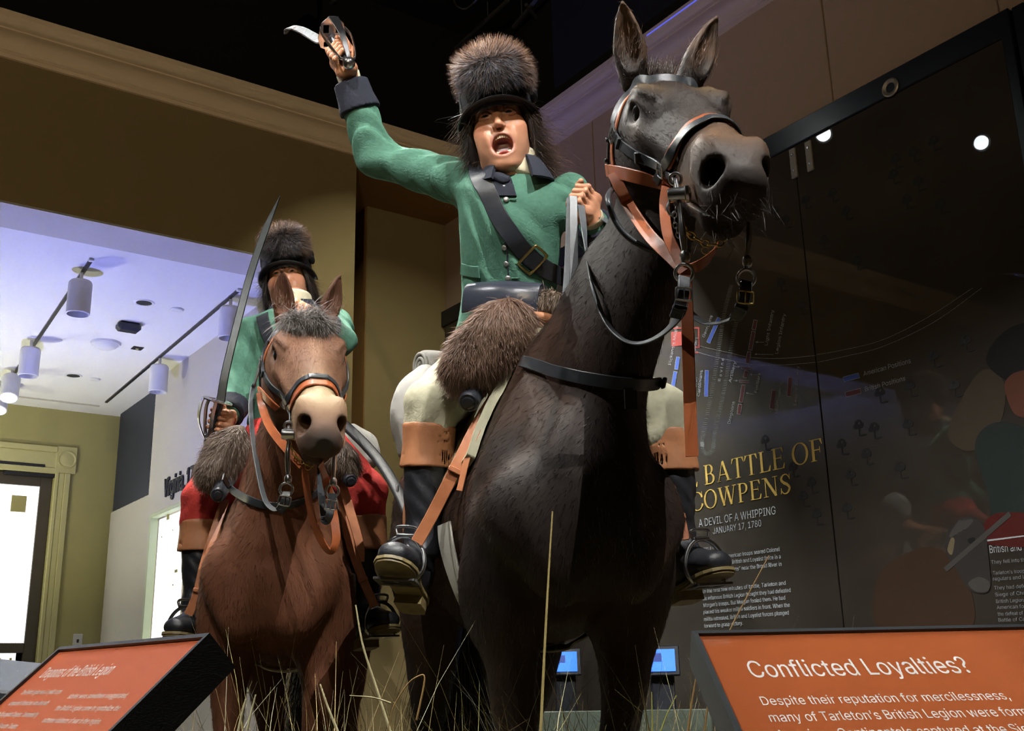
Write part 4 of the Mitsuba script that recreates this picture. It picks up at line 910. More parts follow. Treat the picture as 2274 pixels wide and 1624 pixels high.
def col_front(v, q):
    c = np.tile([.011, .006, .0042], (len(v), 1)); g = lambda cen, r: np.exp(-(((q - cen) / r) ** 2).sum(1))
    warm = np.clip(nz(v, 3.5, 3, 4) * 2.4 + .1, 0, 1) * (v[:, 0] < .9); c = mixc(c, warm * .55, [.060, .026, .012])
    c = mixc(c, np.clip(g((.48, 0, -.06), (.09, .12, .05)) * 1.1, 0, 1), [.090, .046, .020])
    for s in (-1, 1):
        c = mixc(c, .8 * g((.46, s * .06, -.16), (.07, .03, .035)), [.15, .075, .03]); c = mixc(c, .55 * g((.14, s * .07, -.02), (.05, .04, .03)), [.12, .075, .03]); c = mixc(c, .5 * g((.21, s * .09, -.10), (.04, .03, .02)), [.10, .045, .018])
        c = mixc(c, np.clip(1.2 * g((.585, s * .06, -.094), (.03, .03, .045)), 0, 1), [.022, .017, .015]); c = mixc(c, np.clip(g((.575, s * .048, -.092), (.02, .012, .022)) * 1.3, 0, 1), [.006, .003, .003])
    c = mixc(c, .7 * g((.61, 0, -.12), (.03, .045, .05)), [.045, .037, .032]); c = mixc(c, .45 * g((.30, 0, -.02), (.14, .05, .03)), [.045, .038, .034])  # muzzle grey, then the grey sheen down the face put into the colour
    ear = np.clip((q[:, 2] - .005) / .03, 0, 1) * (q[:, 0] < .08); c = mixc(c, ear * np.clip(.35 + nz(v, 40, 2, 5) * 1.4, 0, 1), [.10, .05, .022])
    c = mixc(c, ear * np.clip((q[:, 2] - .14) / .04, 0, 1), [.016, .010, .008])
    return np.clip(c * (1 + .5 * nz(v, 14, 3, 6)[:, None]), .003, 1)


def col_rear(v, q):
    c = np.tile([.092, .034, .016], (len(v), 1)); g = lambda cen, r: np.exp(-(((q - cen) / r) ** 2).sum(1))
    c = mixc(c, np.clip(nz(v, 2.5, 3, 7) * 2 + .25, 0, 1) * .6, [.062, .022, .012]); c = mixc(c, np.clip(nz(v, 5, 3, 8) * 2, 0, 1) * .5, [.20, .085, .042])
    hd = (q[:, 0] > .02) & (np.abs(q[:, 1]) < .16) & (q[:, 2] > -.3) & (q[:, 2] < .06)
    c = np.where(hd[:, None], mixc(np.tile([.125, .060, .034], (len(v), 1)), np.clip(nz(q, 12, 3, 9) * 2 + .2, 0, 1), [.20, .105, .062]), c)
    c = mixc(c, .75 * g((.25, .01, -.015), (.14, .028, .03)), [.26, .155, .10])
    c = mixc(c, np.clip(1.15 * g((.47, 0, -.06), (.085, .075, .06)), 0, 1), [.36, .27, .16])
    for s in (-1, 1):
        c = mixc(c, .7 * g((.44, s * .06, -.15), (.07, .03, .04)), [.30, .20, .105]); c = mixc(c, .8 * g((.18, s * .09, -.07), (.045, .03, .035)), [.04, .025, .02])
        c = mixc(c, np.clip(1.1 * g((.59, s * .058, -.094), (.028, .026, .045)), 0, 1), [.055, .042, .036]); c = mixc(c, np.clip(g((.575, s * .048, -.092), (.02, .012, .022)) * 1.3, 0, 1), [.02, .008, .006])
    c = mixc(c, np.clip(1.2 * g((.615, 0, -.135), (.035, .05, .055)), 0, 1), [.075, .066, .06]); c = mixc(c, .9 * g((.53, 0, -.215), (.06, .05, .03)), [.06, .042, .028])
    ear = np.clip((q[:, 2] - .0) / .03, 0, 1) * (q[:, 0] < .08); c = mixc(c, ear * .8, [.055, .024, .014])
    return np.clip(c * (1 + .4 * nz(v, 18, 3, 6)[:, None]), .004, 1)


hA, FH1 = build_horse('large dark brown horse in front carrying the shouting rider, head high and turned right', PR1, HF1, 11, col_front, 'coat_black', 90000, .022)
hB, FH2 = build_horse('smaller bay horse behind on the left, facing the viewer with a grey forelock', PR2, HF2, 12, col_rear, 'coat_bay', 100000, .025)


def tuft(name, t_, PR, HF, n, local, flow, L, w, cols, seed, drop, curl=.3, seg=4, label=None, lift=.35):
    """Long hair rooted round head-local points (x, y, z, spread)."""
    rng = np.random.default_rng(seed); ho, hR, hs = PR['ho'], PR['hR'], PR['hs']; loc = np.array(local); i = rng.integers(0, len(loc), n)
    q = loc[i, :3] + rng.normal(0, 1, (n, 3)) * loc[i, 3:4]; p = (ho + (q * hs) @ hR.T) @ HF[:3, :3].T + HF[:3, 3]; R = HF[:3, :3] @ hR
    fl = np.tile(np.array(flow, float), (n, 1)) + q * [0, 2, 0] + rng.normal(0, .25, (n, 3)); nn = np.tile([.35, 0, 1.0], (n, 1)) + rng.normal(0, .25, (n, 3)); nn /= np.linalg.norm(nn, axis=1, keepdims=True)
    put_hair(name, [hair_mesh(p, nn @ R.T, fl @ R.T, L, w, rng, seg, curl, lift, np.array(drop), (np.ones((n, 1)) * cols[0], np.ones((n, 1)) * cols[1]))], 'hair_vc', t_, label)


tuft('forelock', hB, PR2, HF2, 4200, [(x, y, -.006, .008) for x in (.01, .035) for y in (-.045, -.025, 0, .025, .045)] + [(-.01, .02, .01, .012)], (1.0, 0, .02), .135, .0014, ([.05, .045, .042], [.20, .18, .165]), 21, (0, -.2, -.35), .14, label='grey brown forelock falling over the browband', lift=.10)
tuft('forelock', hA, PR1, HF1, 500, [(.005, y, -.005, .010) for y in (-.03, -.01, .015)], (.3, 0, .8), .035, .0012, ([.015, .010, .008], [.06, .042, .032]), 22, (0, -.2, -.2))
tuft('whiskers', hA, PR1, HF1, 170, [(.60, .02, -.145, .016), (.60, -.02, -.145, .016), (.57, .045, -.14, .014), (.57, -.045, -.14, .014), (.56, 0, -.215, .014)], (.7, 0, -.5), .05, .0007, ([.12, .11, .10], [.25, .24, .22]), 23, (0, 0, -.2), .25, 3)
tuft('ear_hair', hA, PR1, HF1, 420, [(.0, -.085, .02, .014), (-.005, -.08, .05, .014), (.0, .085, .02, .014), (-.005, .09, .05, .014)], (.1, 0, .7), .024, .0008, ([.04, .02, .011], [.10, .055, .03]), 24, (0, 0, 0), .5, 3)
tuft('ear_hair', hB, PR2, HF2, 260, [(.0, -.08, .03, .014), (.0, .085, .03, .014)], (.1, 0, .7), .02, .0008, ([.05, .025, .014], [.16, .10, .06]), 25, (0, 0, 0), .5, 3)


def tail(t_, HF, S, seed, cols):
    rng = np.random.default_rng(seed); n = 2600; u = rng.uniform(0, 1, n)
    p = np.stack([-.97 - .03 * np.sin(u * 3), rng.normal(0, .025, n), 1.34 - .38 * u], 1) * S + rng.normal(0, .012, (n, 3)); nn = unit([-1, 0, .2]) + rng.normal(0, .4, (n, 3)); nn /= np.linalg.norm(nn, axis=1, keepdims=True)
    P_ = p @ HF[:3, :3].T + HF[:3, 3]; fl = np.tile([-.05, 0, -1.0], (n, 1)) + rng.normal(0, .08, (n, 3)); fl[:, 1] += rng.normal(0, .06, n)
    put_hair('tail', [hair_mesh(P_, nn @ HF[:3, :3].T, fl @ HF[:3, :3].T, .85, .0028, rng, 6, .12, .02, V(0, 0, -.3), (np.ones((n, 1)) * cols[0], np.ones((n, 1)) * cols[1]))], 'hair_vc', t_, 'long dark tail')


tail(hA, HF1, 1.015, 31, ([.010, .008, .007], [.016, .012, .010])); tail(hB, HF2, .985, 32, ([.03, .016, .01], [.05, .028, .018]))
# ---------------------------------------------------------------- riders
HL = lambda R, o, s: (lambda *a: o + R @ (np.array(a, float) * s))
FR1 = np.array([[0.98485235, -0.08778559, -0.14953104], [-0.09537704, -0.99445216, -0.04436361], [0.14480698, -0.05795343, 0.98776128]])
FR2 = np.array([[0.98755754, 0.0261279, -0.15507236], [0.03346144, -0.99843226, 0.04487041], [0.15365687, 0.04950106, 0.98688358]])
FO1 = np.array([-0.02524517, 2.59595877, 1.45747113]) * 1.07 + EYE; FS1 = 1.07
FO2 = np.array([-0.89814936, 4.03181042, 1.58281086]) + EYE; FS2 = 1.0


def head_ops(F_, R, o, s, shout):
    H = HL(R, o, s); A_ = lambda *r: np.array(r) * s
    T = lambda a: R @ np.array([[1, 0, 0], [0, math.cos(a), -math.sin(a)], [0, math.sin(a), math.cos(a)]])
    dz = -.024 if shout else 0.0
    F_.add(ell(H(0, -.088, .032), A_(.077, .098, .090), R), .02)
    F_.add(ell(H(0, -.050, -.030), A_(.0665, .062, .075), R), .03)
    F_.add(ell(H(0, -.042, -.085 + dz * .6), A_(.058, .052, .050), R), .03)
    F_.add(ell(H(0, -.016, -.112 + dz), A_(.028, .026, .020), R), .022)                     # chin
    for q in (-1, 1):
        F_.add(cap(H(q * .061, -.085, -.060), H(q * .050, -.060, -.098 + dz * .7), .014 * s, .013 * s), .022)     # angle of the jaw
        F_.add(cap(H(q * .050, -.060, -.098 + dz * .7), H(q * .012, -.008, -.117 + dz), .013 * s, .011 * s), .02)
        F_.add(ell(H(q * .042, -.016, -.036), A_(.024, .018, .016), R), .03); F_.add(ell(H(q * .048, -.036, -.066), A_(.018, .034, .038), R), .03)                  # cheekbone
        F_.add(cap(H(q * .010, .006, .012), H(q * .046, -.008, .022), .0095 * s, .0085 * s), .012)   # brow
        F_.sub(ell(H(q * .032, .006, -.001), A_(.0185, .013, .0115), R), .010)                  # socket
    F_.add(cap(H(0, .002, .004), H(0, .026, -.036), .0075 * s, .0085 * s), .010)
    F_.add(ell(H(0, .0275, -.0405), A_(.0115, .0115, .0095), R), .007)
    for q in (-1, 1):
        F_.add(ell(H(q * .0125, .0165, -.0445), A_(.0075, .0105, .0075), R), .005)
        F_.sub(ell(H(q * .0065, .0235, -.0525), A_(.004, .006, .005), R), .003)
        F_.sub(loft(np.array([[*H(q * .018, .014, -.047), .0035 * s, .0035 * s], [*H(q * .029, .008, -.066), .0035 * s, .0035 * s], [*H(q * .037, -.004, -.098), .0025 * s, .0025 * s]]), R[:, 0], 24), .010)
        F_.add(ell(H(q * .034, .004, -.066), A_(.014, .014, .026), T(-.15)), .014)                # cheek fold
        # lids
        up = [(.0165, .0045, -.003), (.024, .0085, .0045), (.033, .0090, .0055), (.042, .005, .0035), (.0485, -.002, -.0025)]
        dn = [(.0165, .0045, -.003), (.024, .0055, -.0065), (.033, .0055, -.0085), (.042, .002, -.0070), (.0485, -.002, -.0025)]
        for row, r_ in ((up, .0034), (dn, .0028)):
            F_.add(loft(np.array([[*H(q * a, b, c), r_ * s, r_ * s] for a, b, c in row]), R[:, 2], 24), .004)
        e = ell(H(q * .0785, -.090, -.016), A_(.010, .020, .032), R @ np.array([[1, 0, 0], [0, math.cos(.25), -math.sin(.25)], [0, math.sin(.25), math.cos(.25)]]))
        F_.add(e, .008); F_.sub(ell(H(q * .0895, -.082, -.012), A_(.006, .011, .019), R), .004)
    if shout:
        mo, rx, rz = H(0, .004, -.0935), .0275, .0290
        F_.add(ell(H(0, -.012, -.093), A_(.040, .024, .046), R), .02)
        ring = [(math.cos(t) * rx * 1.16, .0105 - .010 * abs(math.cos(t)) ** 2, -.0935 + math.sin(t) * rz * 1.12) for t in np.linspace(0, 2 * math.pi, 17)]
        F_.add(loft(np.array([[*H(*q), .0062 * s, .0062 * s] for q in ring]), R[:, 1], 120), .008)
        F_.sub(ell(H(0, .004, -.0935), A_(rx, .040, rz), R), .005)
    else:
        F_.add(ell(H(0, -.004, -.076), A_(.030, .020, .024), R), .014)
        F_.add(loft(np.array([[*H(x, y, z), .0055 * s, .0050 * s] for x, y, z in ((-.025, .006, -.075), (-.010, .0165, -.0665), (0, .0165, -.0675), (.010, .0165, -.0665), (.025, .005, -.070))]), R[:, 2], 40), .005)
        F_.add(loft(np.array([[*H(x, y, z), .0060 * s, .0055 * s] for x, y, z in ((-.024, .004, -.080), (-.010, .0135, -.0870), (.010, .0135, -.0870), (.025, .003, -.078))]), R[:, 2], 40), .005)
        F_.sub(loft(np.array([[*H(x, y, z), .012 * s, .0042 * s] for x, y, z in ((-.021, .010, -.076), (0, .018, -.0762), (.022, .010, -.073))]), R[:, 1], 30), .003)
    for z_, w_ in ((.040, .03), (.050, .026)):
        F_.sub(cap(H(-w_, .006, z_), H(w_, .006, z_), .0022 * s), .008)                         # forehead creases
    for q in (-1, 1): F_.sub(cap(H(q * .005, .014, .010), H(q * .007, .012, .028), .0018 * s), .007)      # frown
    return H


def grip_hand(F_, wrist, G0, G1, flip, s=1.0, r=.016, back=None):
    """A closed hand: grip axis from the little finger (G0) to the index (G1); flip = +1/-1 picks the way the fingers turn. Returns nail spots."""
    u = unit(G1 - G0); mid = (G0 + G1) / 2; w = (wrist - mid) if back is None else np.asarray(back, float); e1 = unit(w - (w @ u) * u); e2 = np.cross(u, e1) * flip
    P_ = lambda t, ang, rad: G0 + u * t * s + (e1 * math.cos(ang) + e2 * math.sin(ang)) * (rad + r) * s
    nails = []; ts = [.004, .024, .045, .066]; sc = [.86, .96, 1.0, .96]
    mcp = []
    for i, (t, c) in enumerate(zip(ts, sc)):
        j = [P_(t, .55, .030 + .004 * c), P_(t, 1.75, .024 * c), P_(t + .002, 2.95, .013), P_(t + .003, 3.9, .009)]
        mcp.append(j[0])
        rr = np.array([.0105, .0095, .0085, .0072]) * c * s
        for a in range(3): F_.add(cap(j[a], j[a + 1], rr[a], rr[a + 1]), .003)
        F_.add(ell(j[1], np.full(3, .0104 * c * s)), .003)
        nails.append((j[2] * .35 + j[3] * .65, unit(j[2] * .35 + j[3] * .65 - (G0 + u * t * s))))
    heel0, heel1 = P_(-.006, -.25, .016), P_(.058, -.35, .014)
    for m, c in zip(mcp, sc): F_.add(cap(wrist, m, .021 * s, .0125 * s), .012)
    F_.add(cap(wrist, heel0, .022 * s, .017 * s), .012); F_.add(cap(wrist, heel1, .022 * s, .018 * s), .012)
    F_.add(cap(heel0, mcp[0], .014 * s), .012); F_.add(cap(heel1, mcp[3], .013 * s), .012)
    th = [P_(.052, -.55, .018), P_(.082, -1.15, .022), P_(.098, -2.1, .014), P_(.100, -2.9, .010)]
    for a in range(3): F_.add(cap(th[a], th[a + 1], (.0150, .0118, .0105)[a] * s, (.0118, .0105, .0085)[a] * s), .004)
    nails.append((th[2] * .3 + th[3] * .7, unit(th[2] * .3 + th[3] * .7 - (G0 + u * .098 * s))))
    return nails


def grad(F_, p, e=.002):
    p = np.asarray(p, np.float32); q = p[..., None, :] + np.concatenate([np.eye(3), -np.eye(3)]).astype(np.float32) * e
    v = F_(q.reshape(-1, 3)).reshape(q.shape[:-1]); g = v[..., :3] - v[..., 3:]
    return g / (np.linalg.norm(g, axis=-1, keepdims=True) + 1e-12)


def trace(F_, px, T=None, start=1.2, far=6.0):
    """Where the sight lines through the given photograph positions meet the modelled skin: (points, normals) in world space."""
    px = np.atleast_2d(np.asarray(px, float)); d = np.array([unit(ray(*q)) for q in px]); o = np.repeat(EYE[None], len(px), 0)
    R = np.eye(3) if T is None else T[:3, :3]; t0 = np.zeros(3) if T is None else T[:3, 3]
    t = np.full(len(px), start); best = np.full(len(px), 9.0); tb = t.copy()
    for _ in range(220):
        v = F_((((o + d * t[:, None]) - t0) @ R).astype(np.float32)); up = v < best; best[up] = v[up]; tb[up] = t[up]
        t = np.where(v < .0006, t, np.minimum(t + np.maximum(v * .6, .0006), far))
    hit = best < .004; tt = np.where(hit, t, tb); tt = np.where(best < .0008, tb, tt)
    p = o + d * tb[:, None]; n = grad(F_, ((p - t0) @ R)) @ R.T
    return p, n


def snap(F_, p, T=None, it=12):
    """The nearest skin to the given world points: (points, normals)."""
    p = np.atleast_2d(np.asarray(p, float)); R = np.eye(3) if T is None else T[:3, :3]; t0 = np.zeros(3) if T is None else T[:3, 3]
    q = (p - t0) @ R
    for _ in range(it):
        g = grad(F_, q); q = q - g * (F_(q.astype(np.float32)) * .8)[:, None]
    return q @ R.T + t0, grad(F_, q) @ R.T


def folds(segs, amp=.006, freq=70):
    """Cloth folds: ridges across limbs near the joints. segs: (p0, p1, weight, radius, skew)."""
    def fn(P):
        d = np.zeros(P.shape[:-1], np.float32)
        for p0, p1, wt, rad, sk in segs:
            v = np.asarray(p1, float) - p0; L = np.linalg.norm(v); v = v / L; q = P - np.asarray(p0, np.float32); t = q @ v.astype(np.float32)
            side = q @ np.asarray(sk, np.float32); dist = np.sqrt(np.maximum((q * q).sum(-1) - t * t, 0))
            m = np.exp(-((t - L / 2) / (L * .55)) ** 2) * np.exp(-np.maximum(dist - rad, 0) ** 2 / .002)
            ph = freq * t + 5 * np.sin(side * 22 + t * 9) + side * 26
            d += wt * m * (np.sin(ph) * .6 + .4 * np.sin(ph * .53 + 1.3 + side * 31))
        return (d * amp).astype(np.float32)
    return fn


def lump(amp, f, seed=0, o=3):
    return lambda P: (amp * 2 * (meshkit.fbm(P * f, o, seed) - .5)).astype(np.float32)


lr = lambda p, r1, r2=None: [*p, r1, r1 if r2 is None else r2]
def rider_fields(J, FR, FO, FS, shout):
    """Skin field, clothing fields and fittings of one rider from his joints."""
    f = {}
    lat = J.get('lat', V(1, .05, 0))
    tor = np.array(J['torso'])
    skin = Field(); H = head_ops(skin, FR, FO, FS, shout)
    nb = tor[-1][:3]
    skin.add(loft(np.array([[*H(0, -.078, -.055), .050, .054], [*H(0, -.090, -.125), .054, .056], [*(nb + V(0, 0, .01)), .060, .062], [*(nb - V(0, 0, .08)), .09, .07]]), lat, 40), .022)
    if shout: skin.add(cap(H(0, -.050, -.10), H(0, -.07, -.17), .03, .035), .03)
    inner = tor.copy(); inner[:, 3:5] *= .86; skin.add(loft(inner, lat, 60), .03)
    nails = []
    for side in 'RL':
        sh, el, wr = J['sh' + side], J['el' + side], J['wr' + side]
        skin.add(cap(sh, el, .046, .038), .02); skin.add(cap(el, wr, .036, .0245), .02); skin.add(ell(wr, (.027, .027, .027)), .02)
        if 'hip' + side in J:
            skin.add(cap(J['hip' + side], J['kn' + side], .075, .05), .03); skin.add(cap(J['kn' + side], J['an' + side] + (J['kn' + side] - J['an' + side]) * .06, .042, .026), .03); skin.add(ell(J['an' + side] + (J['kn' + side] - J['an' + side]) * .08, (.028, .028, .03)), .02)
        g0, g1, flip, back = J['grip' + side]
        nails += grip_hand(skin, wr, g0, g1, flip, J.get('handscale', 1.0), J.get('gripr' + side, .013), back)
    f['skin'] = skin; f['H'] = H; f['nails'] = nails
    # jacket
    jk = Field(); t2 = tor[:-1].copy(); t2[:, 3:5] += .006
    jk.add(loft(t2, lat, 80, .5), .03); segs = []
    if 'hem' in J: jk.keep(half(J['hem'], V(0, 0, -1)), .006)
    for side in 'RL':
        sh, el, wr = J['sh' + side], J['el' + side], J['wr' + side]; r = J['sleeve' + side]
        mid = (sh + el) / 2; fm = (el * .5 + wr * .5); ce = el * .1 + wr * .9
        lt = unit(np.cross(el - sh, wr - el) + 1e-3)
        jk.add(loft(np.array([lr(sh, r[0]), lr(mid, r[1]), lr(el * .9 + mid * .1, r[2])]), lt, 40), .035)
        jk.add(loft(np.array([lr(el, r[2]), lr(fm, r[3]), lr(ce, r[4])]), lt, 40), .03)
        segs += [(sh, el, 1.0, r[1], lt), (el, wr, 1.0, r[3], lt)]
    segs += J.get('folds', [])
    jk.disp(folds(segs, J.get('foldamp', .0045), 40)); jk.disp(lump(.004, 11, 3))
    f['jacket'] = jk
    f['cuff'] = {}
    for side in 'RL':
        el, wr = J['el' + side], J['wr' + side]; r = J['sleeve' + side][4]
        c = Field(); a, b = el * .40 + wr * .60, el * .03 + wr * .97; v = unit(wr - el)
        if side in J.get('longcuff', 'RL'): pass
        c.add(loft(np.array([lr(a, r + .020), lr((a + b) / 2, r + .013), lr(b, r + .010)]), V(.3, .2, .9), 40, .3), .01)
        c.keep(half(b, v), .003); c.keep(half(a, -v), .003); c.sub(cap(b + v * .05, b - v * .03, r * .86), .004); c.disp(lump(.003, 18, 5))
        f['cuff'][side] = c
    # breeches
    br = Field()
    for side in 'RL':
        if 'hip' + side not in J: continue
        h, k, a = J['hip' + side], J['kn' + side], J['an' + side]; th = J['thigh']
        br.add(loft(np.array([lr(h, th[0]), lr(h * .6 + k * .4, th[1]), lr(h * .12 + k * .88, th[2])]), V(1, 0, 0), 40), .04)
        br.add(loft(np.array([lr(k, th[2]), lr(k * .8 + a * .2, th[3]), lr(k * .60 + a * .40, th[3] * .92)]), V(1, 0, 0), 40), .05)
    if 'hipR' in J:
        br.add(ell((J['hipR'] + J['hipL']) / 2 + V(0, .02, .03), (.165, .125, .125)), .05)
        br.disp(folds([(J['hip' + s_], J['kn' + s_], .8, .07, V(.5, .5, .3)) for s_ in 'RL'] + [(J['kn' + s_] , J['an' + s_] * .5 + J['kn' + s_] * .5, 1.2, .06, V(.7, .3, .3)) for s_ in 'RL'], .004, 60)); br.disp(lump(.006, 9, 7))
    f['breeches'] = br
    # boots
    f['boot'] = {}; f['bootcuff'] = {}
    for side in 'RL':
        if 'hip' + side not in J: continue
        k, a, hl_, toe = J['kn' + side], J['an' + side], J['heel' + side], J['toe' + side]; R_ = J['bootr']
        up = unit(k - a); ft = unit(toe - hl_); sn = unit(np.cross(ft, up)); upf = unit(np.cross(sn, ft))      # foot frame: ft along, upf out of the instep
        b = Field()
        b.add(loft(np.array([lr(k * .62 + a * .38, R_[0]), lr(k * .4 + a * .6, R_[1]), lr(k * .12 + a * .88, R_[2]), lr(a - up * .01, R_[2] * .98)]), sn, 40, .3), .02)
        B_ = lambda x, z, y=0.0: hl_ + ft * x + upf * z + sn * y
        L = np.linalg.norm(toe - hl_)
        b.add(loft(np.array([[*B_(.035, .06), .038, .052], [*B_(L * .40, .058), .041, .048], [*B_(L * .62, .040), .049, .040], [*B_(L * .80, .031), .050, .032], [*B_(L * .93, .026), .038, .027]]), sn, 50, .8), .03)
        b.add(cap(a, B_(.05, .05), R_[2] * .9, .038), .03)
        b.keep(half(B_(0, .006), -upf), .004)
        b.disp(folds([(k * .5 + a * .5, a, 1.0, R_[1], sn), (a, a - up * .06, 1.6, R_[2], sn)], .0028, 75)); b.disp(lump(.003, 16, 9))
        # sole and heel block
        outline = Polygon([(L * x, y * 1.16) for x, y in ((0, .0), (.015, .026), (.10, .033), (.28, .032), (.45, .034), (.62, .043), (.76, .046), (.88, .040), (.96, .027), (1.0, .008), (1.0, -.008), (.96, -.027), (.88, -.038), (.76, -.043), (.62, -.041), (.45, -.033), (.28, -.031), (.10, -.032), (.015, -.025))])
        Rf = np.stack([ft, sn if np.linalg.det(np.stack([ft, sn, upf], 1)) > 0 else -sn, upf], 1)
        welt = ext(outline.buffer(.004), .008, Rf, B_(0, 0)); hb = ext(outline.intersection(sbox(-.01, -1, L * .27, 1)), .030, Rf, B_(0, -.029)); lp = ext(outline, .006, Rf, B_(0, -.006))
        f['boot'][side] = (b, welt, hb, lp, Rf, B_, L)
        c = Field(); t0, t1 = J['cufft']; p, q = k * (1 - t0) + a * t0, k * (1 - t1) + a * t1; rc = J['cuffr']
        c.add(loft(np.array([lr(p, rc[0]), lr((p + q) / 2, (rc[0] + rc[1]) / 2 - .003), lr(q, rc[1])]), sn, 30, .3), .01)
        ax = unit(q - p); c.keep(half(p, -ax), .006); c.keep(half(q, ax), .004)
        c.sub(cap(p - ax * .05, p + ax * .035, rc[0] * .86), .004); c.sub(cap(q + ax * .08, q - ax * .02, rc[1] * .86), .004); c.disp(lump(.005, 8, 11))
        f['bootcuff'][side] = c
    return f


def bounds(pts, pad): p = np.array(pts); return p.min(0) - pad, p.max(0) + pad


def helmet(par, FR, FO, FS, seed, crest_tilt=0.0):
    """Leather cap with a peak, a bearskin crest over the crown, chains down the side."""
    H = HL(FR, FO, FS); X, Y, Z = FR.T
    c = Field(); c.add(ell(H(0, -.088, .060), np.array((.094, .118, .120)) * FS, FR), .01)
    c.add(loft(np.array([[*H(0, -.088, .030), .094 * FS, .112 * FS], [*H(0, -.090, .070), .096 * FS, .116 * FS], [*H(0, -.092, .115), .088 * FS, .108 * FS]]), X, 30), .02)
    c.keep(half(H(0, -.088, .026), -(FR @ V(0, .16, 1))), .004); c.sub(ell(H(0, -.088, .03), np.array((.086, .107, .10)) * FS, FR), .01)
    lo, hi = bounds([H(0, -.09, .03), H(0, -.09, .2)], .17 * FS)
    shell = c.mesh(lo, hi, .006 * FS)
    hk = obj('helmet', shell, 'black_leather', par, smooth=True, label='black leather cap with peak and bearskin crest')
    # peak: a curved brim sheet
    th = np.linspace(math.radians(-12), math.radians(192), 44); rows = []
    for rr, zz in ((.094, .040), (.108, .034), (.128, .024), (.131, .021), (.128, .018), (.107, .027), (.090, .034)):
        rows.append([H(math.cos(t) * rr * (.90 + .10 * math.sin(t) ** 2 if rr > .1 else 1), -.088 + math.sin(t) * (rr * 1.16 + (.012 if rr > .11 else 0)), zz - .020 * abs(math.cos(t)) ** 2 * (rr > .1) - .004 * math.sin(t)) for t in th])
    rows = np.array(rows); n, m = rows.shape[:2]
    i, j = np.meshgrid(np.arange(n), np.arange(m - 1), indexing='ij'); i2 = (i + 1) % n
    pk = trimesh.Trimesh(rows.reshape(-1, 3), quads(np.stack([i * m + j, i2 * m + j, i2 * m + j + 1, i * m + j + 1], -1).reshape(-1, 4)), process=False)
    obj('visor', pk, 'black_leather', hk, smooth=50)
    # fur crest: a tall swollen comb from the brow over the crown
    g = Field(); g.add(loft(np.array([[*H(.020, .030, .050), .058 * FS, .020 * FS], [*H(.022, .030, .085), .068 * FS, .034 * FS], [*H(.014, .005, .126), .074 * FS, .046 * FS], [*H(.006, -.045, .156), .072 * FS, .046 * FS], [*H(0, -.12, .155), .07 * FS, .045 * FS], [*H(0, -.18, .12), .05 * FS, .04 * FS]]), X, 60), .02)
    g.disp(lump(.016, 16, seed))
    lo, hi = bounds([H(0, .02, .08), H(0, -.03, .24), H(0, -.2, .2)], .13 * FS); base = g.mesh(lo, hi, .008 * FS)
    cr = obj('crest', base, 'fur_dark', hk, smooth=True, color=np.tile([.02, .02, .022], (len(base.vertices), 1)), label='bearskin crest, black with brown tips')
    rng = np.random.default_rng(seed); n = 26000; p, nn = scatter(base, n, seed); q = (p - FO) @ FR / FS; ok = q[:, 2] > .062; p, nn, q = p[ok], nn[ok], q[ok]; n = len(p); up = np.clip((q[:, 2] - .125) / .07, 0, 1)[:, None]
    d = FR @ np.array([0, 1, 0])[:, None]
    flow = (1 - up) * (-Z * .9 + Y * .25) + up * (Z * .25 + Y * .35) + X * np.clip(q[:, :1] / .05, -1, 1) * .45
    brown = np.clip(up * .9 + rng.normal(0, .25, (n, 1)) + .15 + .4 * (np.abs(q[:, :1]) > .07), 0, 1)
    c0 = np.array([.010, .010, .013]) * np.ones((n, 1)); c1 = (1 - brown) * np.array([.040, .050, .070]) + brown * np.array([.21, .115, .06])  # blue-grey sheen of the black fur is put into the tip colour
    put_hair('fur', [hair_mesh(p, nn, flow, .050 * FS, .0016 * FS, rng, 3, .30, .36, None, (c0, c1), .42)], 'hair_vc', hk)
    return hk, H, g, c


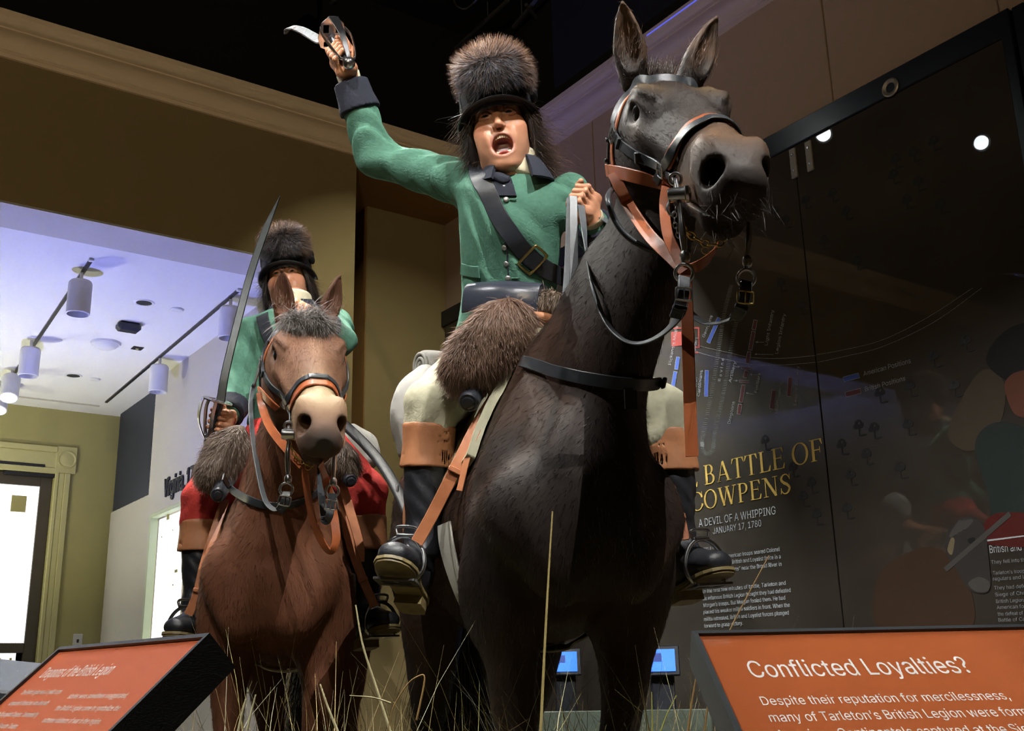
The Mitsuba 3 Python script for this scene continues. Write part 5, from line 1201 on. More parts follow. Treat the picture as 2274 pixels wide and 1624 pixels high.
def wig(par, FR, FO, FS, seed, n=5000, spread=1.0, wild=1.0):
    H = HL(FR, FO, FS); X, Y, Z = FR.T
    w = Field()
    for q in (-1, 1):
        w.add(loft(np.array([[*H(q * .070, -.055, .045), .018, .05], [*H(q * .083, -.075, -.01), .018, .055], [*H(q * .090, -.100, -.07), .022, .055], [*H(q * .085, -.125, -.12), .024, .05]]) * np.array([1, 1, 1, FS, FS]), X, 30), .02)
    w.add(ell(H(0, -.130, -.03), np.array((.085, .070, .115)) * FS, FR), .03)
    w.add(loft(np.array([[*H(-.060, -.012, .058), .014 * FS, .016 * FS], [*H(-.03, .008, .055), .010 * FS, .010 * FS], [*H(0.01, .012, .052), .010 * FS, .008 * FS], [*H(.06, -.012, .058), .014 * FS, .016 * FS]]), Z, 30), .01)
    w.sub(ell(H(0, -.050, -.030), np.array((.066, .064, .085)) * FS, FR), .006)
    w.sub(ell(H(0, -.02, -.13), np.array((.065, .075, .075)) * FS, FR), .006)
    lo, hi = bounds([H(0, -.1, .08), H(0, -.1, -.16)], .13 * FS); base = w.mesh(lo, hi, .0055 * FS)
    hk = obj('hair', base, 'hair_dark', par, smooth=True, label='dark shoulder-length hair')
    rng = np.random.default_rng(seed); p, nn = scatter(base, n * 2, seed + 1); q = (p - FO) @ FR / FS
    ok = ~((np.abs(q[:, 0]) < .078) & (q[:, 1] > -.07) & (q[:, 2] < .04)) & (q[:, 2] < .06); p, nn, q = p[ok][:n], nn[ok][:n], q[ok][:n]
    n = len(p); low = np.clip((-.02 - q[:, 2]) / .1, 0, 1)[:, None]
    flow = -Z + X * np.sign(q[:, :1]) * (.35 + .6 * low) * spread - Y * .25
    far = rng.uniform(0, 1, n) < .3
    c0 = np.ones((n, 1)) * [.012, .009, .008]; c1 = np.ones((n, 1)) * [.055, .032, .022] + far[:, None] * [.06, .03, .012]
    put_hair('strands', [hair_mesh(p, nn, flow, np.where(far, .11, .06) * FS * wild, np.where(far, .0009, .0014) * FS, rng, 6, .85, .5, V(0, 0, -.55), (c0, c1))], 'hair_vc', hk)


def face_bits(par, FR, FO, FS, shout, gaze=(0, 1, 0)):
    H = HL(FR, FO, FS); Y = FR[:, 1]; g = unit(FR @ np.array(gaze))
    for q in (-1, 1):
        m = trimesh.creation.icosphere(subdivisions=4, radius=.0128 * FS); c = H(q * .032, -.0075, -.0012); d = m.vertices / (.0128 * FS) @ g
        col = np.where(d[:, None] > .985, [.004, .004, .004], np.where(d[:, None] > .86, [.05, .075, .10], [.55, .50, .46])); m.apply_translation(c)
        obj('eye', m, 'eye_vc', par, smooth=True, color=col)
        rng = np.random.default_rng(40 + q); n = 900; t = rng.uniform(0, 1, n)
        x = .009 + t * .044; y = .0165 - .55 * np.maximum(x - .02, 0) - .0; z = (.0125 + .014 * np.minimum(t * 1.6, 1) - .012 * np.maximum(t - .65, 0) + rng.normal(0, .0026, n)) + (.002 if q > 0 and shout else 0)
        p = np.array([H(q * a, b - .003, c_) for a, b, c_ in zip(x, y, z)]); nn = np.tile(Y, (n, 1)); fl = FR @ np.array([q * 1.0, .05, .35])
        put_hair('eyebrow', [hair_mesh(p, nn, np.tile(fl, (n, 1)), .011 * FS, .0015 * FS, rng, 2, .2, .16, None, (np.ones((n, 1)) * [.012, .009, .008], np.ones((n, 1)) * [.02, .014, .012]))], 'hair_vc', par)
    tz, tw, ty = ((-.0735, .023, .004) if shout else (-.0735, .015, .009))
    for up in (1, -1):
        if up < 0 and not shout: continue
        ts = []
        for k in range(8):
            u = (k + .5) / 8 * 2 - 1; x = u * tw * (1 if up > 0 else .85); y = ty + .004 - .010 * u * u; zc = (-.0690 - .004 * u * u if up > 0 else -.1145 + .006 * u * u) if shout else -.0745
            hgt = (.0085 if up > 0 else .0065) if shout else .0055
            Rt = frame(x=FR @ V(1, -u * .6, 0), z=FR[:, 2]); ts.append(bx(H(x, y, zc), (tw * 2 / 8 * .94 * FS, .004 * FS, hgt * FS), Rt, .0012))
        obj('upper_teeth' if up > 0 else 'lower_teeth', ts, 'teeth', par, smooth=40)
    if shout: obj('tongue', sphere(H(0, -.006, -.117), 1.0, 2).apply_transform(np.eye(4)) if False else _ell_mesh(H(0, -.004, -.1155), np.array((.017, .020, .007)) * FS, FR), 'tongue', par, smooth=True)


def _ell_mesh(c, r, R):
    m = trimesh.creation.icosphere(subdivisions=3, radius=1.0); v = (m.vertices * r) @ np.asarray(R).T + c
    return trimesh.Trimesh(v, m.faces if np.linalg.det(R) > 0 else m.faces[:, ::-1], process=False)


def skin_color(v, FR, FO, FS, shout):
    q = (v - FO) @ FR / FS; c = np.tile([.42, .20, .115], (len(v), 1)); c = c * (1 + .35 * nz(v, 30, 3, 2)[:, None])
    def blot(cen, rad, colr, k=1.0):
        nonlocal c
        w = np.exp(-(((q - cen) / rad) ** 2).sum(1))[:, None] * k; c = c * (1 - w) + np.array(colr) * w
    for s_ in (-1, 1):
        blot((s_ * .045, -.01, -.04), (.022, .03, .022), (.44, .15, .09), .7); blot((s_ * .032, 0, -.006), (.017, .02, .010), (.24, .085, .06), .7)
    blot((0, .028, -.04), (.012, .02, .012), (.46, .17, .11), .6)
    if shout:
        w = (((q - [0, .004, -.0935]) / [.031, .03, .0335]) ** 2).sum(1); lip = (np.exp(-((np.sqrt(w) - 1.0) / .18) ** 2) * (q[:, 1] > -.006))[:, None]; c = c * (1 - lip * .8) + np.array([.36, .13, .10]) * lip * .8
        ins = ((((q - [0, .0, -.0935]) / [.0255, .035, .0275]) ** 2).sum(1) < 1.02)[:, None] & (q[:, 1:2] < .008); c = np.where(ins, [.10, .014, .010], c)
    else:
        blot((0, .012, -.077), (.022, .02, .013), (.40, .17, .15), .9)
    beard = (np.exp(-((q[:, 2] + .105) / .04) ** 2) * (q[:, 1] > -.07) * (np.abs(q[:, 0]) < .075) * .30)[:, None]; c = c * (1 - beard) + np.array([.20, .13, .095]) * beard
    return np.clip(c, 0, 1)
mat('fur_dark', VC, .8, .2); mat('hair_dark', (.012, .009, .008), .6, .3); mat('eye_vc', VC, .12, .5); mat('teeth', (.62, .5, .36), .25); mat('tongue', (.25, .05, .04), .35)
grain = lambda p, n, uv: mikit.fbm(p.x * 420, p.y * 420, p.z * 420, 2)
fuzz = lambda p, n, uv: mikit.fbm(p.x * 260, p.y * 260, p.z * 260, 3)
bumpy('black_leather', (.013, .015, .020), grain, .0004, .36, .5); bumpy('boot_leather', (.010, .011, .014), grain, .0005, .42, .5)
bumpy('tan_leather', mikit.proc(lambda p, n, uv: mikit.mix((.22, .085, .034), (.36, .16, .075), mikit.fbm(p.x * 22, p.y * 22, p.z * 22, 3))), grain, .0004, .5, .4)
bumpy('strap_black', (.016, .019, .022), grain, .0003, .34, .5); bumpy('strap_grey', (.055, .062, .068), grain, .0003, .42, .5)
bumpy('strap_tan', mikit.proc(lambda p, n, uv: mikit.mix((.21, .052, .014), (.30, .085, .028), mikit.fbm(p.x * 25, p.y * 25, p.z * 25, 3))), grain, .0003, .38, .5)
mat('skin', VC, .36, .45); mat('scabbard_black', (.010, .010, .011), .5, .25)
bumpy('wool_green', mikit.proc(lambda p, n, uv: mikit.mix((.040, .105, .074), (.062, .145, .105), mikit.fbm(p.x * 120, p.y * 120, p.z * 120, 3))), fuzz, .0015, .9, .15, sheen=.8, sheen_tint=.5)
bumpy('wool_black', (.016, .018, .026), fuzz, .0014, .9, .15, sheen=.35)
bumpy('wool_white', mikit.proc(lambda p, n, uv: mikit.mix((.24, .23, .155), (.34, .33, .24), mikit.fbm(p.x * 60, p.y * 60, p.z * 60, 3))), fuzz, .0016, .95, .1, sheen=.3)
bumpy('wool_red', mikit.proc(lambda p, n, uv: mikit.mix((.30, .028, .025), (.42, .05, .042), mikit.fbm(p.x * 90, p.y * 90, p.z * 90, 3))), fuzz, .0025, .95, .1, sheen=.6, sheen_tint=.6)
bumpy('linen', (.55, .50, .36), fuzz, .0006, .85, .2); mat('sole_leather', mikit.proc(lambda p, n, uv: mikit.mix((.10, .075, .030), (.19, .15, .07), mikit.fbm(p.x * 45, p.y * 45, p.z * 45, 4))), .42, .4)
mat('silver', (.62, .63, .64), .18, .5, 1.0); mat('brass', (.62, .46, .16), .25, .5, 1.0); mat('pewter', (.45, .45, .43), .35, .5, .9)


def add_nails(par, nails, s=1.0):
    for p, n in nails:
        obj('fingernail', _ell_mesh(p + n * .0062, np.array((.0046, .0046, .0016)) * s, frame(x=np.cross(n, [.3, .5, .8]), z=n)), 'nail', par, True)


mat('nail', (.50, .33, .27), .22, .5)


def build_rider(label, J, FR, FO, FS, shout, seed, breeches):
    f = rider_fields(J, FR, FO, FS, shout); per = thing('person', label, 'person')
    pts = [v for k, v in J.items() if isinstance(v, np.ndarray) and v.shape == (3,) and k != 'lat'] + [np.array(r[:3]) for r in J['torso']]
    lo, hi = bounds(pts, .16); flo, fhi = bounds([FO], .165 * FS); hi = np.maximum(hi, fhi + .01)
    fine = [(flo, fhi)] + [bounds([J['wr' + s], J['grip' + s][0], J['grip' + s][1]], .065) for s in 'RL']
    m = two_res(f['skin'], lo, hi, .010, fine, .003)
    obj('body', m, 'skin', per, True, color=skin_color(m.vertices, FR, FO, FS, shout))
    face_bits(per, FR, FO, FS, shout); add_nails(per, f['nails'], J.get('handscale', 1.0))
    hk, H, crest, cap_f = helmet(per, FR, FO, FS, seed); wig(per, FR, FO, FS, seed + 1, J.get('nhair', 5000), J.get('spread', 1.0), J.get('wild', 1.0))
    tp = [np.array(r[:3]) for r in J['torso']]
    jl, jh = bounds(tp + [J[k + s] for k in ('sh', 'el', 'wr') for s in 'RL'], .12); jh[2] = min(jh[2], hi[2])
    jk = obj('jacket', f['jacket'].mesh(jl, jh, .0065), 'wool_green', per, True, label='green wool jacket')
    for s in 'RL':
        w_, e_ = J['wr' + s], J['el' + s]; ax = unit(w_ - e_); obj('shirt_cuff', lathe([(.030, -.02), (.0335, -.02), (.036, .022), (.034, .026), (.030, .022)], 28, frame(x=V(.3, .9, .1), z=ax), w_ - ax * .004), 'linen', jk, 40, 'pale shirt cuff')
    for s in 'RL': obj('cuff', f['cuff'][s].mesh(*bounds([J['el' + s], J['wr' + s]], .09), .0055), 'wool_black', jk, True, label='black cuff')
    obj('breeches', f['breeches'].mesh(*bounds([J[k + s] for k in ('hip', 'kn') for s in 'RL'] + [J['anR'], J['anL']], .17), .008), breeches, per, True)
    for s in 'RL':
        b, welt, hb, lp, Rf, B_, L = f['boot'][s]
        bk = obj('boot', b.mesh(*bounds([J[k + s] for k in ('kn', 'an', 'heel', 'toe')], .1), .0055), 'boot_leather', per, True, label='black riding boot')
        obj('sole', [welt, lp], 'sole_leather', bk, 35); obj('heel', hb, 'sole_leather', bk, 35)
        obj('boot_cuff', f['bootcuff'][s].mesh(*bounds([J[k + s] for k in ('kn', 'an')], .11), .0055), 'tan_leather', bk, True, label='tan turned-down boot top')
    return per, f, hk, jk


J1 = dict(hem=PX(1120, 712, 2.95), lat=V(1, .08, 0), torso=[[*PX(1128, 770, 3.08), .165, .125], [*PX(1130, 690, 3.04), .140, .108], [*PX(1132, 590, 2.98), .138, .112], [*PX(1136, 500, 2.93), .150, .118], [*PX(1146, 440, 2.91), .165, .105], [*PX(1150, 408, 2.91), .105, .070], [*PX(1143, 378, 2.89), .062, .062]],
          shR=PX(1045, 412, 2.93), elR=PX(836, 352, 2.95), wrR=PX(777, 178, 2.88), sleeveR=(.068, .062, .060, .053, .043),
          shL=PX(1262, 430, 2.94), elL=PX(1350, 560, 2.88), wrL=PX(1316, 492, 2.76), sleeveL=(.064, .058, .055, .050, .044),
          hipR=PX(1075, 805, 3.05), knR=PX(957, 905, 2.82), anR=PX(938, 1200, 2.86), heelR=PX(925, 1343, 2.87), toeR=PX(862, 1240, 2.64),
          hipL=PX(1195, 805, 3.05), knL=PX(1480, 915, 2.85), anL=PX(1505, 1205, 2.88), heelL=PX(1505, 1322, 2.9), toeL=PX(1610, 1266, 2.7),
          thigh=(.105, .092, .074, .068), bootr=(.062, .060, .047), cufft=(.14, .47), cuffr=(.071, .074), foldamp=.0075,
          gripR=(PX(770, 130, 2.80), PX(740, 88, 2.87), 1, None), gripL=(PX(1272, 462, 2.72), PX(1290, 432, 2.74), -1, None), griprL=.009)
J1['folds'] = [(PX(1040, 470, 2.86), PX(1200, 560, 2.86), 1.3, .05, V(.6, 0, .7)), (PX(1035, 600, 2.9), PX(1200, 640, 2.9), .8, .06, V(.4, 0, .8))]
pA, fA, hkA, jkA = build_rider('shouting man in green jacket on the dark horse, right arm raised with a sabre', J1, FR1, FO1, FS1, True, 5, 'wool_white')
D2 = 4.0
J2 = dict(lat=V(1, .05, 0), torso=[[*PX(650, 935, 4.03), .165, .125], [*PX(650, 860, 4.02), .140, .110], [*PX(650, 800, 4.0), .145, .115], [*PX(652, 755, 3.99), .165, .12], [*PX(653, 722, 3.99), .17, .10], [*PX(654, 700, 4.0), .10, .07], [*PX(655, 680, 4.01), .06, .06]],
          shR=PX(566, 735, 4.0), elR=PX(528, 868, 3.93), wrR=PX(506, 925, 3.80), sleeveR=(.066, .060, .060, .058, .045),
          shL=PX(745, 722, 3.99), elL=PX(752, 760, 3.80), wrL=PX(706, 712, 3.66), sleeveL=(.066, .062, .060, .055, .044),
          hipR=PX(600, 985, 4.0), knR=PX(448, 1110, 3.78), anR=PX(436, 1345, 3.80), heelR=PX(452, 1432, 3.80), toeR=PX(378, 1408, 3.60),
          hipL=PX(700, 985, 4.0), knL=PX(815, 1095, 3.80), anL=PX(812, 1350, 3.82), heelL=PX(800, 1428, 3.84), toeL=PX(872, 1392, 3.62),
          thigh=(.105, .092, .074, .068), bootr=(.060, .058, .046), cufft=(.20, .50), cuffr=(.072, .077), foldamp=.0065, nhair=3000, spread=.6, wild=.7,
          gripR=(PX(478, 955, 3.72), PX(492, 893, 3.70), -1, V(1, .5, 0)), gripL=(PX(686, 708, 3.62), PX(650, 690, 3.60), -1, None), griprL=.009)
pB, fB, hkB, jkB = build_rider('scowling man in green jacket and red breeches riding the bay horse', J2, FR2, FO2, FS2, False, 55, 'wool_red')
# ---------------------------------------------------------------- harness
class Tack:
    """Straps laid on a horse where the photograph shows them; everything is stored as points and normals on the skin."""
    def __init__(self, F_, PR, HF): self.F, self.PR, self.HF = F_, PR, HF; self.q = {}

    def H(self, x, y, z): return (self.PR['ho'] + self.PR['hR'] @ (np.array([x, y, z], float) * self.PR['hs'])) @ self.HF[:3, :3].T + self.HF[:3, 3]

    def L(self, x, y, z): return np.array([x, y, z], float) @ self.HF[:3, :3].T + self.HF[:3, 3]

    def head(self, p): return ((np.asarray(p) - self.HF[:3, 3]) @ self.HF[:3, :3] - self.PR['ho']) @ self.PR['hR'] / self.PR['hs']

    def lay(self, polys):
        names = list(polys); al = np.vstack([polys[k] for k in names]); p, n = trace(self.F, al, self.HF); at = 0
        for k in names: m = len(polys[k]); self.q[k] = (p[at:at + m], n[at:at + m]); at += m

    def snap(self, pts): return snap(self.F, pts, self.HF)

    def front(self, pts, off=.012):
        """The same sight positions, never deeper than just in front of the skin."""
        P_ = np.array(pts, float); px = proj(P_); p, n = trace(self.F, px, self.HF); d = self.F((((p - self.HF[:3, 3]) @ self.HF[:3, :3]).astype(np.float32))); out = []
        for a, q, m, dd, w in zip(P_, p, n, d, px): out.append(PX(w[0], w[1], q[1] - off / max(.35, -(m @ unit(q - EYE)))) if dd < .003 and a[1] > q[1] - off else a)
        return np.array(out)

    def mirror(self, name, rev=True):
        p, n = self.q[name]; h = self.head(p) * [1, -1, 1]; w = np.array([self.H(*a) for a in h]); p2, n2 = self.snap(w)
        return (p2[::-1], n2[::-1]) if rev else (p2, n2)


def sp(pts, n=14): return spline(np.array(pts, float), n)


def buckle(par, c, along, nrm, w, bsdf='silver'):
    """A square buckle frame with a tongue."""
    t = unit(along); n = unit(np.asarray(nrm) - (np.asarray(nrm) @ t) * t); s = np.cross(t, n); c = np.asarray(c) + n * .004; h = w * .62
    pts = [c + s * h + t * h * .8, c - s * h + t * h * .8, c - s * h - t * h * .8, c + s * h - t * h * .8]
    k = obj('buckle', tube(spline(np.array([p for a in range(4) for p in (pts[a] * .85 + pts[a - 1] * .15, pts[a] * .85 + pts[(a + 1) % 4] * .15)]), 32, True), w * .085, 6, True), bsdf, par, True, label='metal buckle')
    obj('tongue', tube([c + t * h * .8 + n * w * .05, c - t * h * .8 + n * w * .1], w * .06, 5), bsdf, k)
    return k


def keeper(par, c, along, nrm, w, bsdf):
    t = unit(along); n = unit(np.asarray(nrm) - (np.asarray(nrm) @ t) * t); s = np.cross(t, n)
    obj('keeper', bx(np.asarray(c) + n * .003, (w * .45, w * 1.12, .010), np.stack([t, s, np.cross(t, s)], 1), .002), bsdf, par, 40)


def ringm(c, r, n, th): 
    n = unit(n); a = unit(np.cross(n, [.3, .2, .9])); b = np.cross(n, a); t = np.arange(28) * 2 * math.pi / 28
    return tube(np.asarray(c) + r * (np.cos(t)[:, None] * a + np.sin(t)[:, None] * b), th, 8, True)


def chain(par, pts, link, th, bsdf, name='link'):
    """Alternating oval links along a path."""
    p = np.array(pts); d = np.linalg.norm(np.diff(p, axis=0), axis=1).sum(); n = max(2, int(d / (link * .72))); q = spline(p, n); base = None
    for i in range(n):
        t = unit(q[min(i + 1, n - 1)] - q[max(i - 1, 0)]); a = unit(np.cross(t, [.2, .9, .3])); b = np.cross(t, a)
        if i % 2: a = b
        u = np.arange(14) * 2 * math.pi / 14; m = tube(q[i] + (link / 2) * np.cos(u)[:, None] * t + (link * .32) * np.sin(u)[:, None] * a, th, 5, True)
        obj(name, m, bsdf, par, True)


def bit(par, top, ball, mid, low, ringc, rr, bsdf):
    """Curb bit cheek: boss, shank with a crook, swivel and rein ring."""
    k = obj('bit_cheek', [tube(sp([top, ball, mid * .6 + ball * .4, mid, low], 24), np.interp(np.linspace(0, 1, 24), [0, .2, .45, .7, .85, 1], [.0048, .0060, .0050, .0062, .0075, .0050]), 8), ringm(top, .011, EYE - top, .0035)], bsdf, par, True, label='steel curb bit cheek')
    out = unit(EYE - ball); sd = unit(np.cross(out, [0, 0, 1]))
    obj('boss', lathe([(0, -.020), (.012, -.020), (.0145, -.014), (.0145, .012), (.017, .014), (.017, .020), (.010, .024), (0, .025)], 24, frame(x=V(0, 0, 1), z=-sd * (1 if ball[0] < ringc[0] + .5 else -1)), ball), bsdf, k, 40)
    obj('swivel', [lathe([(0, -.012), (.007, -.012), (.010, -.006), (.010, .004), (.006, .010), (0, .010)], 16, None, low - V(0, 0, .004)), tube([low, ringc + V(0, 0, rr)], .004, 6)], bsdf, k, 40)
    obj('rein_ring', ringm(ringc, rr, EYE - ringc + V(.3, 0, 0), .0035), bsdf, k, True)
    return k


def band(tk, par, name, pn, width, thick, bsdf, n=40, off=.003, closed=False, label=None):
    p, nn = pn; return obj(name, strap(p + nn * (off + thick / 2), width, thick, nn, n, .3, closed), bsdf, par, 40, label)


cat2 = lambda *a: (np.vstack([x[0] for x in a]), np.vstack([x[1] for x in a]))
# ---- front horse
P1_ = PX
TA = Tack(FH1, PR1, HF1)
polA = dict(tan_nose=sp([(1350, 378), (1390, 386), (1432, 396), (1476, 408)]), tan_up=sp([(1474, 404), (1480, 376), (1500, 330), (1530, 285), (1572, 262)]), black_nose=sp([(1464, 400), (1482, 366), (1508, 325), (1540, 288), (1580, 268)]))


def local(T_, name, rows, n=16):
    """A strap given in head coordinates and drawn on to the skin."""
    T_.q[name] = T_.snap(np.array([T_.H(*r_) for r_ in sp(rows, n)]))


def fixbrow(T_):
    p, n = T_.q['brow']; R = T_.HF[:3, :3] @ T_.PR['hR']; u = np.linspace(0, 1, len(p))[:, None]; T_.q['brow'] = (p, (R[:, 0] * .75 + R[:, 2]) * (1 - u) ** .7 - R[:, 1] * u ** .8 * 1.1 + R[:, 0] * .15)


def mirror_n(T_, name):
    p, n = T_.q[name]; R = T_.HF[:3, :3] @ T_.PR['hR']; p2, _ = T_.mirror(name, False); h = n @ R * [1, -1, 1]; return p2[1:], (h @ R.T)[1:]


def headgear(T_, mouth):
    local(T_, 'brow', [(.045, 0, .0), (.046, -.045, -.004), (.052, -.080, -.022), (.066, -.106, -.060), (.086, -.118, -.105)])
    local(T_, 'cheek', [(.088, -.120, -.110), (.15, -.122, -.128), (.24, -.100, -.142), (.34, -.078, -.155), mouth])
    local(T_, 'hang', [(.080, -.122, -.118), (.082, -.124, -.160), (.092, -.122, -.205), (.102, -.115, -.245)])
    local(T_, 'head_tan', [(.062, -.092, -.036), (.085, -.108, -.060), (.108, -.115, -.090), (.118, -.120, -.118)])
    local(T_, 'tan_down', [(.112, -.122, -.142), (.125, -.124, -.170), (.150, -.121, -.205)])


TA.lay(polA); headgear(TA, (.425, -.062, -.168))
br = thing('bridle', 'black and tan leather bridle with curb bit on the front horse', 'bridle')
fixbrow(TA); band(TA, br, 'browband', cat2((TA.q['brow'][0][::-1], TA.q['brow'][1][::-1]), TA.mirror('brow', False) if False else mirror_n(TA, 'brow')), .026, .005, 'strap_black', 70, label='black browband')
for pn in (TA.q['cheek'], TA.mirror('cheek', False)): band(TA, br, 'cheekpiece', pn, .022, .006, 'strap_black', 50, label='black cheekpiece')
band(TA, br, 'head_strap', TA.q['hang'], .020, .005, 'strap_black', 30, label='black hanging strap end')
for pn in (TA.q['head_tan'], TA.mirror('head_tan', False)): band(TA, br, 'halter_crown', pn, .016, .004, 'strap_tan', 30, .001, label='tan halter strap')
for pn in (TA.q['tan_down'], TA.mirror('tan_down', False)): band(TA, br, 'halter_cheek', pn, .020, .004, 'strap_tan', 30, .001, label='tan halter strap')
band(TA, br, 'halter_noseband', cat2(TA.q['tan_nose'], TA.q['tan_up'], TA.mirror('tan_up'), TA.mirror('tan_nose')), .030, .005, 'strap_tan', 110, .001, label='tan halter noseband')
band(TA, br, 'noseband', cat2(TA.q['black_nose'], TA.mirror('black_nose')), .022, .005, 'strap_black', 80, .006, label='black noseband')
tl_ = TA.front(sp([TA.q['hang'][0][-1], P1_(1350, 440, 2.06), P1_(1366, 490, 2.06), P1_(1396, 528, 2.06), P1_(1446, 555, 2.06), P1_(1496, 560, 2.06)], 30), .012); obj('throat_lash', tube(tl_, .0065, 8), 'strap_black', br, True, label='black rolled throat lash')
P1 = lambda x, y, d: PX(x, y, d)
ca_p, ca_n = TA.q['cheek']
for i, w in ((3, .024), (11, .024)): buckle(br, ca_p[i] + ca_n[i] * .008, ca_p[i + 1] - ca_p[i - 1], ca_n[i], w); keeper(br, ca_p[i + 2 if i < 11 else i - 3] + ca_n[i] * .006, ca_p[i + 1] - ca_p[i - 1], ca_n[i], .023, 'strap_black')
hp, hn = TA.q['hang']
for i in (3, 8): keeper(br, hp[i] + hn[i] * .006, hp[i + 1] - hp[i - 1], hn[i], .021, 'strap_black')
dm = lambda p: p[1]                                             # world depth
dj = TA.q['tan_nose'][0]
jl = [P1(1362, 385, dm(dj[1]) - .01), P1(1392, 448, dm(dj[1]) - .05), P1(1440, 520, 2.02), P1(1492, 572, 1.97), P1(1522, 602, 1.95)]
jl = TA.front(sp(jl, 24)); obj('jowl_strap', strap(jl, .026, .004, EYE - np.array(jl), 40), 'strap_tan', br, 40, 'tan strap from the halter cheek to the chin ring')
jl2 = [P1(1482, 405, dm(dj[-1]) - .015), P1(1476, 450, 1.99), P1(1482, 515, 1.97), P1(1500, 560, 1.96), P1(1522, 602, 1.945)]
jl2 = TA.front(sp(jl2, 24)); obj('chin_strap', strap(jl2, .022, .004, EYE - np.array(jl2) + V(-.4, 0, 0), 40), 'strap_tan', br, 40, 'tan strap below the noseband')
jl3 = [P1(1524, 598, 1.95), P1(1548, 592, 1.93), P1(1576, 572, 1.95), P1(1592, 548, 2.0), P1(1600, 520, 2.06)]
obj('far_strap', strap(jl3, .022, .004, V(0, -.6, -.6), 30), 'strap_tan', br, 40, 'tan strap behind the chin')
ld = [P1(1522, 600, 1.95), P1(1526, 690, 1.94), P1(1529, 800, 1.94), P1(1533, 920, 1.94), P1(1537, 1014, 1.94)]
obj('lead_strap', strap(ld, .0235, .004, V(-.25, -1, 0), 30), 'strap_tan', br, 40, 'broad tan strap hanging from the chin')
bA = bit(br, P1(1500, 398, 1.90), P1(1506, 433, 1.885), P1(1514, 505, 1.88), P1(1521, 565, 1.885), P1(1519, 607, 1.885), .0165, 'silver')
bA2 = bit(br, P1(1655, 428, 1.93), P1(1662, 455, 1.925), P1(1664, 520, 1.925), P1(1659, 575, 1.93), P1(1657, 618, 1.93), .0165, 'silver')
chain(br, [P1(1502, 452, 1.885), P1(1498, 490, 1.885), P1(1506, 522, 1.89)], .012, .0014, 'silver')
chain(br, [P1(1516, 508, 1.89), P1(1534, 522, 1.90), P1(1560, 538, 1.91), P1(1588, 544, 1.92), P1(1616, 530, 1.93), P1(1630, 512, 1.94)], .019, .0021, 'brass')
obj('chain_ring', ringm(P1(1567, 556, 1.905), .007, V(0, 1, .2), .0013), 'brass', br, True)
obj('curb_hook', tube(sp([P1(1490, 440, 1.885), P1(1482, 462, 1.88), P1(1490, 478, 1.88), P1(1498, 470, 1.88)], 16), .0028, 6), 'silver', br, True)

rn = thing('reins', 'grey leather reins looping from the bit of the front horse to the rider’s left hand', 'reins')
r1 = [P1(1519, 624, 1.88), P1(1517, 660, 1.885), P1(1508, 700, 1.90), P1(1470, 742, 1.97), P1(1420, 762, 2.07), P1(1375, 748, 2.18), P1(1338, 700, 2.30), P1(1312, 620, 2.42), P1(1300, 545, 2.52), P1(1296, 500, 2.60), P1(1290, 455, 2.70)]
r1 = TA.front(r1, .014)
n1 = [V(.25, -1, 0), V(.2, -1, -.1), V(-.3, -1, .2), V(-.5, -.7, .5), V(-.1, -.75, .6), V(.5, -.75, .5), V(.75, -.6, .2), V(.9, -.5, 0), V(.85, -.55, 0), V(.5, -.9, 0), V(.2, -1, 0)]
obj('rein', strap(r1, .0205, .004, n1, 110), 'strap_grey', rn, 40)
bs_ = [P1(1519, 616, 1.877), P1(1518, 642, 1.870), P1(1512, 672, 1.875), P1(1500, 706, 1.895)]
obj('billet', strap(bs_, .0235, .008, V(.2, -1, -.1), 24), 'strap_black', rn, 40, 'black buckled billet'); buckle(rn, P1(1517, 655, 1.866), V(-.05, 0, -1), V(.2, -1, -.1), .024); keeper(rn, P1(1508, 686, 1.874), V(-.2, 0, -1), V(.2, -1, -.1), .024, 'strap_black')
r2 = [P1(1657, 634, 1.93), P1(1653, 665, 1.935), P1(1640, 696, 1.95), P1(1602, 716, 2.02), P1(1562, 716, 2.12), P1(1530, 690, 2.25), P1(1500, 650, 2.42), P1(1470, 600, 2.58), P1(1420, 545, 2.68), P1(1330, 480, 2.74), P1(1292, 458, 2.72)]
obj('rein', strap(r2, .0205, .004, [V(.1, -1, 0), V(0, -1, -.1), V(-.4, -.9, .3), V(-.3, -.6, .8), V(0, -.6, .8), V(.3, -.6, .7)] + [V(.4, -.8, .4)] * 5, 90), 'strap_grey', rn, 40)
bs2 = [P1(1657, 626, 1.927), P1(1655, 650, 1.922), P1(1646, 686, 1.935), P1(1632, 708, 1.955)]
obj('billet', strap(bs2, .0235, .008, V(.1, -1, -.1), 24), 'strap_black', rn, 40, 'black buckled billet'); buckle(rn, P1(1654, 662, 1.917), V(-.1, 0, -1), V(.1, -1, -.1), .024, 'brass'); keeper(rn, P1(1645, 684, 1.927), V(-.3, 0, -1), V(.1, -1, -.1), .024, 'strap_black')
r2 = None
w1 = [P1(1266, 438, 2.66), P1(1264, 500, 2.655), P1(1260, 600, 2.65), P1(1253, 700, 2.645), P1(1249, 778, 2.64)]
w2 = [P1(1273, 436, 2.65), P1(1274, 500, 2.635), P1(1275, 600, 2.625), P1(1276, 700, 2.62), P1(1279, 768, 2.615)]
obj('rein_end', strap(w1, .0205, .004, V(-.55, -.8, 0), 40), 'strap_grey', rn, 40, 'loose rein end hanging from the hand'); obj('rein_end', strap(w2, .0215, .004, V(.12, -1, 0), 40), 'strap_grey', rn, 40, 'loose rein end hanging from the hand')
